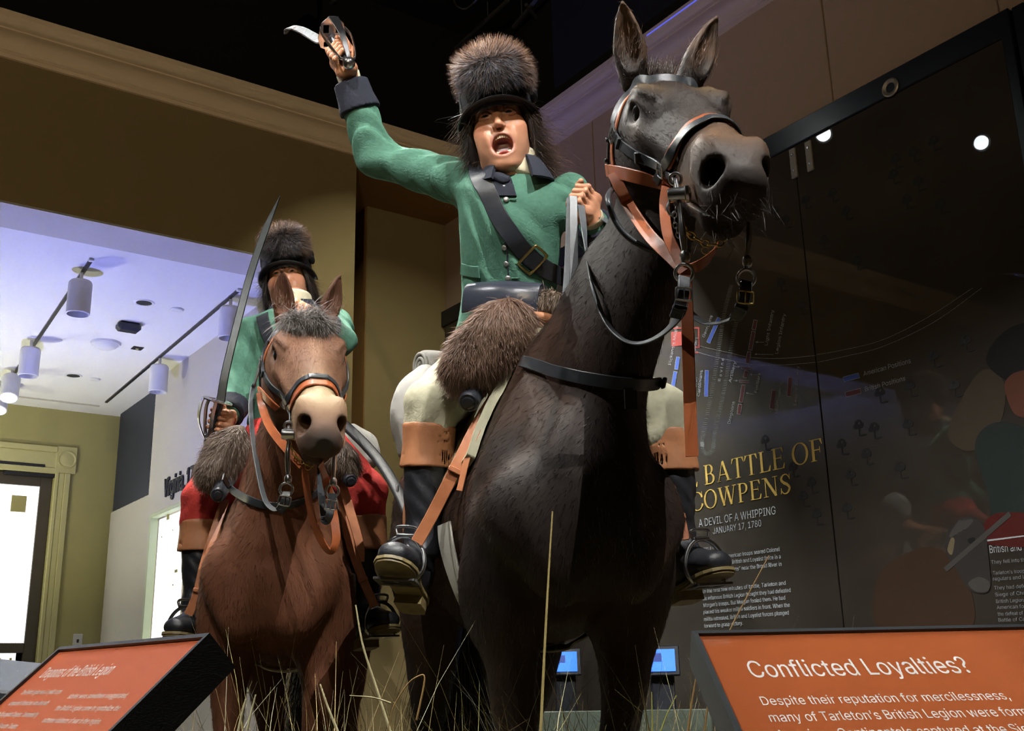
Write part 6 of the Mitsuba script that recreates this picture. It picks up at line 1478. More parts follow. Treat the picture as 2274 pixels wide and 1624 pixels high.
obj('rein_loop', strap([P1(1249, 778, 2.64), P1(1256, 786, 2.62), P1(1268, 776, 2.615), P1(1276, 768, 2.61), P1(1292, 776, 2.60), P1(1298, 782, 2.60)], .0205, .004, V(.1, -.6, .7), 24), 'strap_grey', rn, 40)
for q in ([(1266, 776), (1274, 770), (1286, 774), (1298, 771)], [(1268, 772), (1282, 768), (1294, 776), (1300, 770)], [(1270, 780), (1280, 774), (1290, 768)], [(1268, 788), (1272, 776), (1280, 772)]): obj('lace', tube(sp([P1(x, y, 2.603) for x, y in q], 12), .0022, 5), 'strap_tan', rn, True, label='tan lace knot')

# breast strap round the neck
bst = thing('breast_strap', 'black breast strap round the base of the front horse’s neck', 'strap')
def neck_loop(T_, ptsfront, far):
    p, n = T_.q[ptsfront]; h = (p - T_.HF[:3, 3]) @ T_.HF[:3, :3]; m = h[h[:, 1] < -.02][::-1] * [1, -1, 1]; m = m[m[:, 1] > h[-1, 1] + .015]
    fp, fn = T_.snap(m @ T_.HF[:3, :3].T + T_.HF[:3, 3]); return cat2((p, n), (fp, fn))
TA.lay(dict(breast=sp([(1166, 806), (1200, 816), (1250, 830), (1310, 842), (1370, 850), (1430, 852), (1470, 848)], 16)))
pn = neck_loop(TA, 'breast', [TA.L(.60, .19, 1.36), TA.L(.48, .23, 1.37), TA.L(.34, .25, 1.40), TA.L(.22, .26, 1.44)])
band(TA, bst, 'strap', pn, .030, .006, 'strap_black', 90, .006)
i_ = 11; p_, n_ = TA.q['breast']; obj('tab', strap([p_[i_] + n_[i_] * .012 + V(0, 0, -.012), p_[i_] + n_[i_] * .011 - V(0, 0, .055)], .030, .004, n_[i_], 8), 'strap_black', bst, 40)

# saddle cloth, girth, saddle
def cloth_on(F_, HF, xs, a0, a1, thick, bsdf, par, name, label=None, ctr=(0, 1.2), seed=3, edge=None, wav=.006):
    """A thick felt laid over the back: x stations, angles a0..a1 from the top of the back, ray-marched on to the skin."""
    th = np.radians(np.linspace(-1, 1, 61)); rows = []
    for x in xs:
        lo_, hi_ = (a0(x), a1(x)); an = np.linspace(math.radians(lo_), math.radians(hi_), 61); d = np.stack([np.zeros(61), np.sin(an), np.cos(an)], 1)
        t = np.full(61, .75); c = np.array([x, 0, ctr[1]])
        for _ in range(40): t = t - np.clip(F_((c + d * t[:, None]).astype(np.float32)) * .7, -.1, .1)
        rows.append(c + d * t[:, None])
    G_ = np.array(rows); nx_, ny_ = G_.shape[:2]; n = grad(F_, G_.reshape(-1, 3)).reshape(G_.shape)
    wv = (wav * 2 * nz(G_.reshape(-1, 3), 8, 3, seed)).reshape(nx_, ny_, 1)
    up = G_ + n * (.012 + np.abs(wv) + thick); dn = G_ + n * (.004 + np.abs(wv)); vs = np.vstack([up.reshape(-1, 3), dn.reshape(-1, 3)]); N = nx_ * ny_
    i, j = np.meshgrid(np.arange(nx_ - 1), np.arange(ny_ - 1), indexing='ij'); q = np.stack([i * ny_ + j, (i + 1) * ny_ + j, (i + 1) * ny_ + j + 1, i * ny_ + j + 1], -1).reshape(-1, 4); f = [quads(q), quads(q[:, ::-1] + N)]
    bd = [(k, 0) for k in range(nx_)] + [(nx_ - 1, k) for k in range(1, ny_)] + [(k, ny_ - 1) for k in range(nx_ - 2, -1, -1)] + [(0, k) for k in range(ny_ - 2, 0, -1)]; b = np.array([r * ny_ + c for r, c in bd]); b2 = np.roll(b, -1)
    f.append(quads(np.stack([b2, b, b + N, b2 + N], 1)))
    m = trimesh.Trimesh(vs @ HF[:3, :3].T + HF[:3, 3], np.vstack(f), process=False)
    return obj(name, m, bsdf, par, 60, label), G_, n


sc_ = thing('saddle_cloth', 'thick white felt saddle cloth on the front horse', 'saddle cloth')
cloth_on(FH1, HF1, np.linspace(-.40, .34, 26), lambda x: -86 + 22 * max(0, (x - .15) / .19) ** 1.5, lambda x: 86 - 22 * max(0, (x - .15) / .19) ** 1.5, .016, 'wool_white', sc_, 'felt')
gi = thing('girth', 'grey canvas girth strap round the front horse’s belly', 'girth')
def loop_on(F_, HF, x0, x1, a0, a1, width, thick, off, n=60):
    an = np.radians(np.linspace(a0, a1, n)); d = np.stack([np.zeros(n), np.sin(an), np.cos(an)], 1); c = np.stack([np.linspace(x0, x1, n), np.zeros(n), np.full(n, 1.14)], 1); t = np.full(n, .75)
    for _ in range(40): t = t - np.clip(F_((c + d * t[:, None]).astype(np.float32)) * .7, -.1, .1)
    g = c + d * t[:, None]; nn = grad(F_, g); return strap(g @ HF[:3, :3].T + HF[:3, 3] + nn @ HF[:3, :3].T * (off + thick / 2), width, thick, nn @ HF[:3, :3].T, None)
bumpy('canvas', (.30, .29, .25), lambda p, n, uv: mikit.noise(p.x * 500, p.y * 500, p.z * 500), .0006, .9, .1)
obj('webbing', loop_on(FH1, HF1, .21, .23, -265, -88, .095, .006, .012), 'canvas', gi, 40)


def saddle(label, T_, F_, HF, tubing=True):
    s_ = thing('saddle', label, 'saddle'); L = T_.L
    k = T_.PR['scale']
    st = Field(); st.add(loft(np.array([(-.34, 0, 1.60, .17, .05), (-.20, 0, 1.575, .15, .045), (.0, 0, 1.575, .12, .045), (.14, 0, 1.59, .10, .045), (.20, 0, 1.615, .09, .04)]) * k, (0, 1, 0), 40, .6), .02)
    for q in (-1, 1): st.add(loft(np.array([(-.12, q * .12, 1.57, .18, .022), (-.06, q * .25, 1.42, .17, .014), (-.02, q * .295, 1.25, .14, .012), (.0, q * .305, 1.12, .11, .012)]) * k, (1, 0, 0), 40, .4), .03)
    st.add(ell(np.array((-.36, 0, 1.63)) * k, (.05, .17, .06)), .05)
    m = st.mesh((-.5 * k, -.42, 1.0), (.3 * k, .42, 1.85), .008); m.apply_transform(HF); obj('seat', m, 'tan_leather', s_, True, label='tan leather seat and flaps')
    arch = [(.235, -.115, 1.54), (.24, -.095, 1.63), (.24, -.05, 1.678), (.24, 0, 1.69), (.24, .05, 1.678), (.24, .095, 1.63), (.235, .115, 1.54)]
    obj('pommel', tube(sp([L(*(np.array(a) * k)) for a in arch], 40), .014, 10), 'tan_leather', s_, True, label='arched tan pommel')
    return s_, st


sdA, stA = saddle('tan leather saddle with arched pommel under the shouting rider', TA, FH1, HF1)


def stirrup(par, top, leather_pts, c, ax_side, ax_up, r, w, label=None, lw=.030):
    """Leather and iron: an arch with a flat tread."""
    lp = np.array(leather_pts); obj('stirrup_leather', strap(lp, lw, .006, EYE - lp + V(0, 0, .2), 50), 'strap_tan2', par, 40, 'tan stirrup leather')
    i = len(lp) // 2; keeper(par, lp[i] + unit(EYE - lp[i]) * .006, lp[i + 1] - lp[i - 1] if i + 1 < len(lp) else lp[i] - lp[i - 1], EYE - lp[i], lw, 'strap_tan2')
    s, u = unit(ax_side), unit(ax_up); u = unit(u - (u @ s) * s); f = np.cross(s, u)
    A = lambda x, y: c + s * x + u * y
    arch = [A(-r * .72, -r * .80), A(-r * .98, -r * .35), A(-r * .92, r * .25), A(-r * .55, r * .80), A(0, r * 1.02), A(r * .55, r * .80), A(r * .92, r * .25), A(r * .98, -r * .35), A(r * .72, -r * .80)]
    k = obj('stirrup_iron', [tube(sp(arch, 48), .0058, 8), tube(sp([A(-.022, r * 1.02), A(-.026, r * 1.02 + .022), A(.026, r * 1.02 + .022), A(.022, r * 1.02)], 20), .0045, 6), bx(A(0, r * 1.02), (.05, .012, .012), np.stack([s, u, f], 1), .003)], 'silver', par, True, label='polished stirrup iron')
    tr = ext(sbox(-r * .80, -w, r * .80, w).buffer(.006).difference(unary_union([sbox(-r * .62, -w * .55, -.006, -w * .1), sbox(.006, -w * .55, r * .62, -w * .1), sbox(-r * .62, w * .1, r * .62, w * .5)])), .006, np.stack([s, f, np.cross(s, f)], 1), A(0, -r * .86))
    obj('tread', tr, 'silver', k, 35)


bumpy('strap_tan2', mikit.proc(lambda p, n, uv: mikit.mix((.25, .085, .035), (.36, .14, .06), mikit.fbm(p.x * 25, p.y * 25, p.z * 25, 3))), grain, .0003, .40, .5)
ball = lambda J, s, z=-.012: J['heel' + s] * .32 + J['toe' + s] * .68
def foot_axes(J, s):
    up = unit(J['kn' + s] - J['an' + s]); ft = unit(J['toe' + s] - J['heel' + s]); sn = unit(np.cross(ft, up)); return sn, unit(np.cross(sn, ft))
sn, uf = foot_axes(J1, 'R'); cR = ball(J1, 'R') + uf * .038; stirrup(sdA, None, [P1(1178, 765, 2.86), P1(1120, 850, 2.74), P1(1060, 945, 2.70), P1(1010, 1045, 2.68), P1(962, 1140, 2.70), P1(926, 1205, 2.71)], cR, sn, uf * .8 + V(0, 0, .6), .062, .022, lw=.032)
sn, uf = foot_axes(J1, 'L'); cL = ball(J1, 'L') + uf * .038; stirrup(sdA, None, [P1(1480, 1060, 2.82), P1(1495, 1110, 2.80), P1(1508, 1150, 2.78), P1(1517, 1200, 2.765)], cL, sn, uf * .8 + V(0, 0, .6), .062, .022, lw=.032)
obj('flap_strap', strap([P1(1100, 880, 2.69), P1(1062, 955, 2.67), P1(1040, 1010, 2.665), P1(1020, 1090, 2.665)], .016, .004, V(-.3, -1, .1), 24), 'strap_tan2', sdA, 40, 'narrow tan strap below the saddle flap')


# sheepskin holster covers
def fleece(label, cen, ax, r, seed, n, cols, T_, hl=.05):
    """A hide with long pile hung over the front of the saddle. ax: 3x3 axes."""
    t_ = thing('fur_cover', label, 'fur cover'); F_ = Field(); F_.add(ell(cen, r, ax), .02); F_.disp(lump(.022, 7, seed))
    m = F_.mesh(*bounds([cen], max(r) + .06), .010); obj('hide', m, 'fur_dark', t_, True, color=np.tile(np.array(cols[0]), (len(m.vertices), 1)))
    rng = np.random.default_rng(seed); p, nn = scatter(m, n, seed); flow = np.tile(V(-.25, -.2, -1.0), (n, 1)) + .5 * np.stack([nz(p, 9, 2, k) * 2 for k in range(3)], 1)
    g = np.clip(.5 + 1.6 * nz(p, 8, 3, seed + 2) + rng.normal(0, .18, n), 0, 1)[:, None]
    put_hair('pile', [hair_mesh(p, nn, flow, hl, .0020, rng, 3, .35, .55, V(0, 0, -.3), (np.array(cols[0]) * np.ones((n, 1)), (1 - g) * np.array(cols[1]) + g * np.array(cols[2])))], 'hair_vc', t_, None)
    return t_


brn = ([.055, .030, .020], [.13, .075, .050], [.34, .22, .155])
axA = frame(x=P1(985, 850, 2.70) - P1(1185, 665, 2.80), y=V(.2, -1, .1))
fleece('brown fur cover over the front of the saddle, draped on the shouting rider’s right thigh', P1(1087, 758, 2.72), axA, (.150, .070, .085), 61, 26000, brn, TA)
axA2 = frame(x=V(1, -.1, .1), y=V(0, -1, .3)); fleece('pale brown fur tuft behind the arched pommel of the front saddle', P1(1200, 682, 2.86), axA2, (.075, .05, .035), 62, 7000, ([.10, .07, .05], [.26, .19, .14], [.48, .40, .32]), TA, .038)
axA3 = frame(x=V(.6, .2, -.8), y=V(.5, -.8, .2)); fleece('brown fur cover on the far side of the front saddle', TA.L(.12, .36, 1.45) , axA3, (.15, .075, .09), 63, 5000, brn, TA)
def holster(label, p0, p1, r):
    t_ = thing('holster', label, 'holster'); d = unit(p1 - p0); L = np.linalg.norm(p1 - p0)
    obj('tube', lathe([(0, 0), (r * 1.15, 0), (r * 1.12, L * .5), (r, L * .9), (r * 1.04, L * .93), (r * 1.04, L), (r * .9, L + .004), (0, L + .002)], 28, frame(x=V(1, 0, .1), z=d), p0), 'black_leather', t_, 40); obj('cap', lathe([(0, L + .002), (r * .62, L + .003), (r * .66, L + .006), (r * .5, L + .009), (0, L + .009)], 24, frame(x=V(1, 0, .1), z=d), p0), 'black_leather', t_, 40)
holster('black pistol holster end poking out under the front fur cover', P1(1098, 800, 2.84), P1(1041, 893, 2.66), .026)

# roll and bag behind the saddle
def roll(label, c, ax, r, L, seed, bag=None):
    t_ = thing('blanket_roll', label, 'blanket roll'); a = unit(ax); Rm = frame(x=V(0, 0, 1), z=a)
    F_ = Field(); F_.add(cap(c - a * (L / 2 - .02), c + a * (L / 2 - .02), r), .01); F_.keep(half(c + a * L / 2, a), .01); F_.keep(half(c - a * L / 2, -a), .01); F_.disp(lump(.008, 10, seed))
    m = F_.mesh(*bounds([c - a * L / 2, c + a * L / 2], r + .03), .008); obj('roll', m, 'bag_white', t_, True)
    th = np.linspace(0, 5.2 * math.pi, 90); rr = np.linspace(.008, r * .93, 90); x, y = Rm[:, 0], Rm[:, 1]
    for e in (1, -1): obj('fold', tube(c + a * (L / 2 + .002) * e + rr[:, None] * (np.cos(th)[:, None] * x + np.sin(th)[:, None] * y * .9), .006, 6), 'bag_white', t_, True, label='spiral fold of the roll end')
    for u in (-.3, .3): obj('tie', ringm(c + a * L * u, r + .004, a, .005), 'strap_black', t_, True)
    return t_
bumpy('bag_white', (.25, .245, .225), lambda p, n, uv: mikit.fbm(p.x * 180, p.y * 180, p.z * 180, 3), .0006, .9, .1)
axr = unit(P1(935, 812, 3.22) - P1(1180, 830, 3.50))
roll('rolled white blanket strapped behind the front saddle', (P1(937, 812, 3.22) + P1(1180, 830, 3.50)) / 2, axr, .050, np.linalg.norm(P1(935, 812, 3.22) - P1(1180, 830, 3.50)), 71)
def bag(label, rows, seed):
    t_ = thing('bag', label, 'bag'); F_ = Field(); F_.add(loft(np.array(rows), V(1, .3, 0), 50, .7), .02); F_.disp(folds([(np.array(rows[0][:3]), np.array(rows[-1][:3]), 1.2, .06, V(.8, .2, .5))], .007, 40)); F_.disp(lump(.010, 9, seed))
    obj('sack', F_.mesh(*bounds([r[:3] for r in rows], .16), .008), 'bag_white', t_, True); e = np.array(rows[0][:3]); obj('drawstring', ringm(e + V(0, 0, -.01), rows[0][3] * .9, V(.1, .1, 1), .005), 'strap_tan2', t_, True)
bag('white cloth bag hanging behind the shouting rider’s leg', [lr(P1(955, 835, 3.18), .05, .05), lr(P1(930, 880, 3.16), .075, .07), lr(P1(912, 930, 3.15), .062, .07), lr(P1(900, 985, 3.15), .035, .05), lr(P1(893, 1012, 3.15), .016, .03)], 72)
# scabbard of the front rider
scb = thing('scabbard', 'curved black scabbard hanging behind the front horse, seen beside the bay horse’s muzzle', 'scabbard')
sp_ = sp([P1(742, 925, 3.62), P1(772, 950, 3.60), P1(815, 992, 3.56), P1(850, 1035, 3.50), P1(880, 1085, 3.42), P1(905, 1140, 3.34)], 40)
obj('sheath', strap(sp_, .036, .020, V(.2, -1, .3), 60, .4), 'scabbard_black', scb, 45); obj('tip', strap(sp_[:5], .039, .024, V(.2, -1, .3), 12, .4), 'black_paint', scb, 45); obj('ring', ringm(sp_[32], .016, V(1, 0, 0), .003), 'silver', scb, True)
# ---- crossbelt and pouch of the shouting man
class Wear:
    def __init__(self, F_): self.F = F_
def belt_on(F_, px, width, thick, bsdf, par, name, label=None, back=None, off=.004, n=60):
    p, nn = trace(F_, sp(px, 18)); g = strap(np.vstack([p + nn * (off + thick / 2)] + ([back] if back is not None else [])), width, thick, np.vstack([nn] + ([np.tile(V(0, 1, 0), (len(back), 1))] if back is not None else [])), n); return obj(name, g, bsdf, par, 40, label), p, nn


kA, bp, bn = belt_on(fA['jacket'], [(1056, 372), (1066, 396), (1085, 430), (1108, 478), (1136, 524), (1168, 562), (1205, 594), (1244, 616)], .052, .006, 'black_leather', pA, 'crossbelt', 'broad black leather crossbelt')
i = 13; bc = bp[i] + bn[i] * .014; bt = unit(bp[i + 1] - bp[i - 1]); bs1 = np.cross(bn[i], bt)
obj('buckle', tube(spline(np.array([bc + bs1 * .036 + bt * .018, bc + bs1 * .028 + bt * .024, bc - bs1 * .028 + bt * .024, bc - bs1 * .036 + bt * .018, bc - bs1 * .036 - bt * .018, bc - bs1 * .028 - bt * .024, bc + bs1 * .028 - bt * .024, bc + bs1 * .036 - bt * .018]), 44, True), .0042, 8, True), 'brass', kA, True, label='brass buckle')
obj('belt_loop', strap([bp[i - 1] + bn[i] * .015 - bs1 * 0, bp[i + 1] + bn[i] * .015], .046, .005, bn[i], 10), 'black_leather', kA, 40)
# neckcloth, collar, lapel, buttons
def collar(par, FO, FR, FS, nb, cw, open_=.5, label='black turned-down collar'):
    """A folded collar band round the neck, open in front."""
    rows = []; X, Y, Z = FR.T; yy = unit(V(FR[0, 1], FR[1, 1], 0)); xx = np.cross(V(0, 0, 1), yy) * -1
    xx = V(-yy[1], yy[0], 0) * (1 if (V(-yy[1], yy[0], 0) @ X) > 0 else -1)
    for t in np.linspace(open_, 2 * math.pi - open_, 44):
        d = yy * math.cos(t) + xx * math.sin(t); fr = .5 + .5 * math.cos(t); c = nb + V(0, 0, -.006 - .028 * fr)
        rows.append([c + d * .070 + V(0, 0, .030), c + d * .066 + V(0, 0, .036), c + d * .073 + V(0, 0, .040), c + d * .084 + V(0, 0, .028), c + d * (.098 + cw * .25) + V(0, 0, -.002 - cw * .5 * fr), c + d * (.102 + cw * .35) + V(0, 0, -.012 - cw * fr), c + d * (.094 + cw * .3) + V(0, 0, -.014 - cw * fr), c + d * .078 + V(0, 0, .014)])
    r = np.array(rows); n, m = r.shape[:2]; i, j = np.meshgrid(np.arange(n - 1), np.arange(m), indexing='ij'); j2 = (j + 1) % m
    f = quads(np.stack([i * m + j, (i + 1) * m + j, (i + 1) * m + j2, i * m + j2], -1).reshape(-1, 4)); e = np.array([[0, a, a + 1] for a in range(1, m - 1)])
    obj('collar', trimesh.Trimesh(r.reshape(-1, 3), np.vstack([f, e, e[:, ::-1] + (n - 1) * m]), process=False), 'wool_black', par, 50, label)


nbA = np.array(J1['torso'][-1][:3]); nbB = np.array(J2['torso'][-1][:3])
collar(pA, FO1, FR1, FS1, nbA + V(0, -.02, .0), .035, .55); collar(pB, FO2, FR2, FS2, nbB + V(0, -.01, .0), .03, .5)
for per, nb, yy, tri in ((pA, nbA, -1, [(1098, 392), (1132, 396), (1142, 424), (1112, 442)]), (pB, nbB, -1, None)):
    F_ = Field(); F_.add(loft(np.array([lr(nb + V(0, -.02, .035), .064, .064), lr(nb + V(0, -.02, -.005), .070, .068), lr(nb + V(0, -.03, -.045), .066, .060)]), V(1, 0, 0), 20, .3), .01); F_.disp(folds([(nb + V(0, 0, -.06), nb + V(0, 0, .06), 1, .06, V(.2, 0, 1))], .004, 90))
    obj('neckcloth', F_.mesh(*bounds([nb], .13), .006), 'linen' if per == pB else 'linen', per, True, label='pale neckcloth')
def patch(F_, corners, par, name, bsdf, thick=.006, n=14, label=None, T=None):
    """A facing of cloth on the modelled surface between four sight positions."""
    c = np.array(corners, float); u = np.linspace(0, 1, n); P_ = np.array([[(c[0] * (1 - a) + c[1] * a) * (1 - b) + (c[3] * (1 - a) + c[2] * a) * b for a in u] for b in u]).reshape(-1, 2)
    p, nn = trace(F_, P_, T); up = p + nn * thick; dn = p - nn * .002; N = n * n; i, j = np.meshgrid(np.arange(n - 1), np.arange(n - 1), indexing='ij'); q = np.stack([i * n + j, i * n + j + 1, (i + 1) * n + j + 1, (i + 1) * n + j], -1).reshape(-1, 4); f = [quads(q), quads(q[:, ::-1] + N)]
    b = np.array([k for k in range(n)] + [k * n + n - 1 for k in range(1, n)] + [N - 1 - k for k in range(1, n)] + [(n - 1 - k) * n for k in range(1, n - 1)]); b2 = np.roll(b, -1); f.append(quads(np.stack([b, b + N, b2 + N, b2], 1)))
    m = trimesh.Trimesh(np.vstack([up, dn]), np.vstack(f), process=False); m.fix_normals(); return obj(name, m, bsdf, par, 50, label)


patch(fA['jacket'], [(1083, 384), (1133, 392), (1147, 436), (1108, 436)], jkA, 'lapel', 'wool_black', .007, label='black lapel')
bw = Field(); tp_, tn_ = trace(fA['jacket'], [(1104, 396), (1122, 402), (1122, 424), (1128, 446)])
for q in range(2): bw.add(ell(tp_[q] + tn_[q] * .008, (.022 - .004 * q, .010, .014)), .012)
obj('cravat', bw.mesh(*bounds(tp_, .06), .004), 'wool_black', pA, True, label='black cravat')
lp_, ln_ = trace(fA['jacket'], sp([(1128, 402), (1150, 428), (1172, 412), (1190, 372)], 14))
pk_, pn_ = trace(fA['jacket'], sp([(1120, 470), (1124, 520), (1127, 560), (1129, 610), (1131, 640)], 16)); obj('placket', strap(pk_ + pn_ * .003, .004, .003, pn_, 40), 'wool_black', jkA, True, label='front seam')
for q in [(1120, 413), (1124, 444), (1121, 550), (1125, 586), (1128, 618), (1131, 648)]:
    p, n = trace(fA['jacket'], [q]); obj('button', lathe([(0, .005), (.005, .0048), (.0078, .003), (.0082, .001), (.007, -.001), (0, -.001)], 20, frame(x=V(0, 0, 1), z=n[0]), p[0] + n[0] * .002), 'pewter', jkA, True, label='pewter button')
    if q[1] > 430: obj('buttonhole', strap([p[0] + n[0] * .003 + V(.010, 0, 0), p[0] + n[0] * .003 + V(.030, 0, 0)], .004, .003, n[0], 6), 'wool_green', jkA, True)
fp_, fn_ = trace(fA['jacket'], sp([(1028, 598), (1046, 602), (1066, 604)], 8)); obj('pocket_flap', strap(fp_ + fn_ * .005, .034, .006, fn_, 16), 'wool_green', jkA, 40)
p_, n_ = trace(fA['jacket'], [(1036, 690), (1128, 690), (1208, 690)])
pc = P1(1120, 660, 2.86); xs = np.linspace(-1, 1, 26); rr_ = []
fl_ = Field(); ax_ = unit(P1(1210, 668, 2.82) - P1(1030, 668, 2.90)); up_ = unit(V(0, 0, 1) - (ax_[2]) * ax_); fw_ = np.cross(ax_, up_); fw_ = fw_ if fw_[1] < 0 else -fw_
pou = obj('pouch', _ell_mesh(pc, (.01, .01, .01), np.eye(3)), 'black_leather', pA) if False else None
prof = np.array([(.050, -.052), (.056, -.03), (.057, .0), (.050, .022), (.034, .036), (.010, .040), (-.02, .038)])
L_ = .112; vs = []
for x in np.linspace(-L_, L_, 30):
    cv = -.022 * (x / L_) ** 2; vs.append([pc + ax_ * x + fw_ * (a + cv) + up_ * b for a, b in prof] + [pc + ax_ * x + fw_ * (a + cv - .004) + up_ * (b - .003) for a, b in prof[::-1]])
vs = np.array(vs); n, m = vs.shape[:2]; i, j = np.meshgrid(np.arange(n - 1), np.arange(m), indexing='ij'); j2 = (j + 1) % m; f = quads(np.stack([i * m + j, (i + 1) * m + j, (i + 1) * m + j2, i * m + j2], -1).reshape(-1, 4)); e = np.array([[0, a, a + 1] for a in range(1, m - 1)])
bumpy('pouch_leather', (.020, .023, .032), grain, .0002, .22, .6)
pou = obj('belt_pouch', trimesh.Trimesh(vs.reshape(-1, 3), np.vstack([f, e, e[:, ::-1] + (n - 1) * m]), process=False), 'pouch_leather', pA, 45, 'black leather belt pouch with a glossy curved flap')
obj('box', bx(pc - up_ * .010 - fw_ * .005, (L_ * 1.7, .05, .055), np.stack([ax_, fw_, np.cross(ax_, fw_)], 1), .01), 'pouch_leather', pou, 35)
kB, bp2, bn2 = belt_on(fB['jacket'], [(584, 702), (588, 720), (600, 750), (620, 790), (645, 830)], .050, .006, 'black_leather', pB, 'crossbelt', 'black leather crossbelt')


# helmet chains and the side rosette
def helm_trim(par, H, FS, cockade=1):
    for k0, (y0, x0) in enumerate(((-.105, -.098), (-.045, -.092))):
        pts = [H(x0, y0, .034), H(x0 * 1.03, y0, .07), H(x0 * 1.0, y0 * .98, .10), H(x0 * .88, y0 * .95, .135)]
        q = spline(np.array(pts), 26)
        for p in q: obj('chain_bead', sphere(p, .0030 * FS, 1), 'silver', par, True)
    k = obj('rosette', [_ell_mesh(H(.108, -.07, .070 + .025 * q), np.array((.010, .030, .016)) * FS, np.eye(3)) for q in (0, 1)], 'black_leather', par, True)
helm_trim(hkA, HL(FR1, FO1, FS1), FS1); helm_trim(hkB, HL(FR2, FO2, FS2), FS2)


# ---- sabres
def blade(pts, wid, th, nrm):
    return strap(pts, wid, th, nrm, 50, .45)
mat('blade_steel', mikit.proc(lambda p, n, uv: mikit.mix((.30, .30, .31), (.13, .07, .055), mikit.smoothstep(.52, .68, mikit.fbm(p.x * 14, p.y * 30, p.z * 14, 3)))), .28, .5, .9)


def hilt(par, g0, g1, gw, pommel_r, knuck, bsdf='silver'):
    """Grip from the pommel (g0) to the guard (g1); gw = the side the knuckle bow stands on."""
    u = unit(g1 - g0); L = np.linalg.norm(g1 - g0); w = unit(np.asarray(gw) - (np.asarray(gw) @ u) * u); s = np.cross(u, w); Rm = np.stack([w, s, u], 1)
    obj('grip', lathe([(0, -.004), (.012, -.004), (.0125, .01), (.0135, L * .3), (.0145, L * .5), (.013, L * .8), (.0125, L), (0, L)], 20, Rm, g0), 'black_leather', par, 40, 'black grip')
    obj('pommel', sphere(g0 - u * (pommel_r * .8), pommel_r, 3), bsdf, par, True, label='ball pommel')
    pl = Polygon([(-.040, -.012), (-.030, -.036), (.0, -.044), (.045, -.034), (.066, -.010), (.066, .010), (.045, .034), (0, .044), (-.030, .036), (-.040, .012)]).difference(unary_union([sbox(.014, -.028, .040, -.010), sbox(.014, .010, .040, .028), sbox(-.028, -.026, -.012, -.010), sbox(-.028, .010, -.012, .026)]))
    obj('guard', ext(pl, .004, Rm, g1), bsdf, par, 35, 'pierced guard plate')
    b0 = g1 + w * .064; b1 = g1 + w * .066 - u * .02; b2 = g1 + w * .056 - u * L * .6; b3 = g0 + w * .018 - u * .004
    obj('knuckle_bow', strap([b0, b1, b2, b3, g0 - u * .004], [.030, .030, .020, .012, .010], .004, [u * .5 + w, w, w, w - u * .5, w - u], 40), bsdf, par, 40, 'knuckle bow')
    for q in (-1, 1):
        c0 = g1 + w * .030 + s * q * .038; c1 = g1 + w * .028 + s * q * .042 - u * L * .35; c2 = g0 + w * .012 + s * q * .026 + u * .01; obj('side_bar', strap([c0, c1, c2, g0 + w * .004 + s * q * .006], .012, .0035, [s * q, s * q, s * q, s * q], 30), bsdf, par, 40)


swA = thing('sabre', 'curved sabre held high by the shouting rider', 'sabre')
gA0, gA1 = P1(772, 136, 2.79), P1(738, 84, 2.885)
hilt(swA, gA0, gA1, P1(762, 80, 2.78) - P1(752, 108, 2.85), .0185, None)
bl = sp([gA1, P1(716, 92, 3.0), P1(690, 78, 3.15), P1(663, 64, 3.32), P1(642, 62, 3.46), P1(634, 74, 3.54)], 30)
obj('blade', blade(bl, np.interp(np.linspace(0, 1, 30), [0, .85, 1], [.034, .031, .014]), .006, [V(.5, -.5, -.8)]), 'blade_steel', swA, 40, 'curved steel blade with rust-red stains')
swB = thing('sabre', 'dark sabre held upright by the scowling rider beside his horse', 'sabre')
gB0, gB1 = P1(466, 972, 3.70), P1(490, 893, 3.66)
hilt(swB, gB0, gB1, V(-.8, -.55, 0), .0185, None)
bl = sp([gB1, P1(500, 830, 3.66), P1(524, 730, 3.68), P1(556, 610, 3.72), P1(590, 510, 3.78), P1(622, 436, 3.84)], 40)
mat('blade_dark', (.014, .017, .018), .38, .35, .3); obj('blade', blade(bl, np.interp(np.linspace(0, 1, 40), [0, .8, 1], [.030, .026, .004]), .006, [V(.15, -1, 0)]), 'blade_dark', swB, 40, 'long dark blade')

# ---- bay horse
TB = Tack(FH2, PR2, HF2); CB = lambda *q: [(380 + x / 3.383, 420 + y / 3.383) for x, y in q]; CC = lambda *q: [(380 + x / 3.383, 820 + y / 3.383) for x, y in q]
TB.lay(dict(tan_low=sp(CC((668, 150), (720, 210), (770, 260), (806, 292))), black_nose=sp(CC((852, 270), (915, 195), (980, 108), (1060, 68))), tan_nose=sp(CC((885, 300), (945, 195), (1010, 125), (1075, 108))), breast=sp([(500, 1060), (520, 1090), (560, 1112), (600, 1122), (650, 1118), (690, 1100), (720, 1075)])))
headgear(TB, (.425, -.062, -.175)); TB.q['throat_b'] = TB.q['hang']
brB = thing('bridle', 'black and tan leather bridle with curb bit on the bay horse', 'bridle')
fixbrow(TB); band(TB, brB, 'browband', cat2((TB.q['brow'][0][::-1], TB.q['brow'][1][::-1]), mirror_n(TB, 'brow')), .024, .005, 'strap_black', 70, label='black browband')
for pn in (TB.q['cheek'], TB.mirror('cheek', False)): band(TB, brB, 'cheekpiece', pn, .019, .006, 'strap_black', 50, label='black cheekpiece')
for pn in (TB.q['head_tan'], TB.mirror('head_tan', False)): band(TB, brB, 'halter_crown', pn, .016, .004, 'strap_tan', 30, .001, label='tan halter strap')
band(TB, brB, 'head_strap', TB.q['throat_b'], .026, .006, 'strap_black', 30, label='black throat strap')
for pn in (TB.q['tan_low'], TB.mirror('tan_low', False)): band(TB, brB, 'halter_cheek', pn, .028, .005, 'strap_tan', 30, .002, label='tan halter strap')
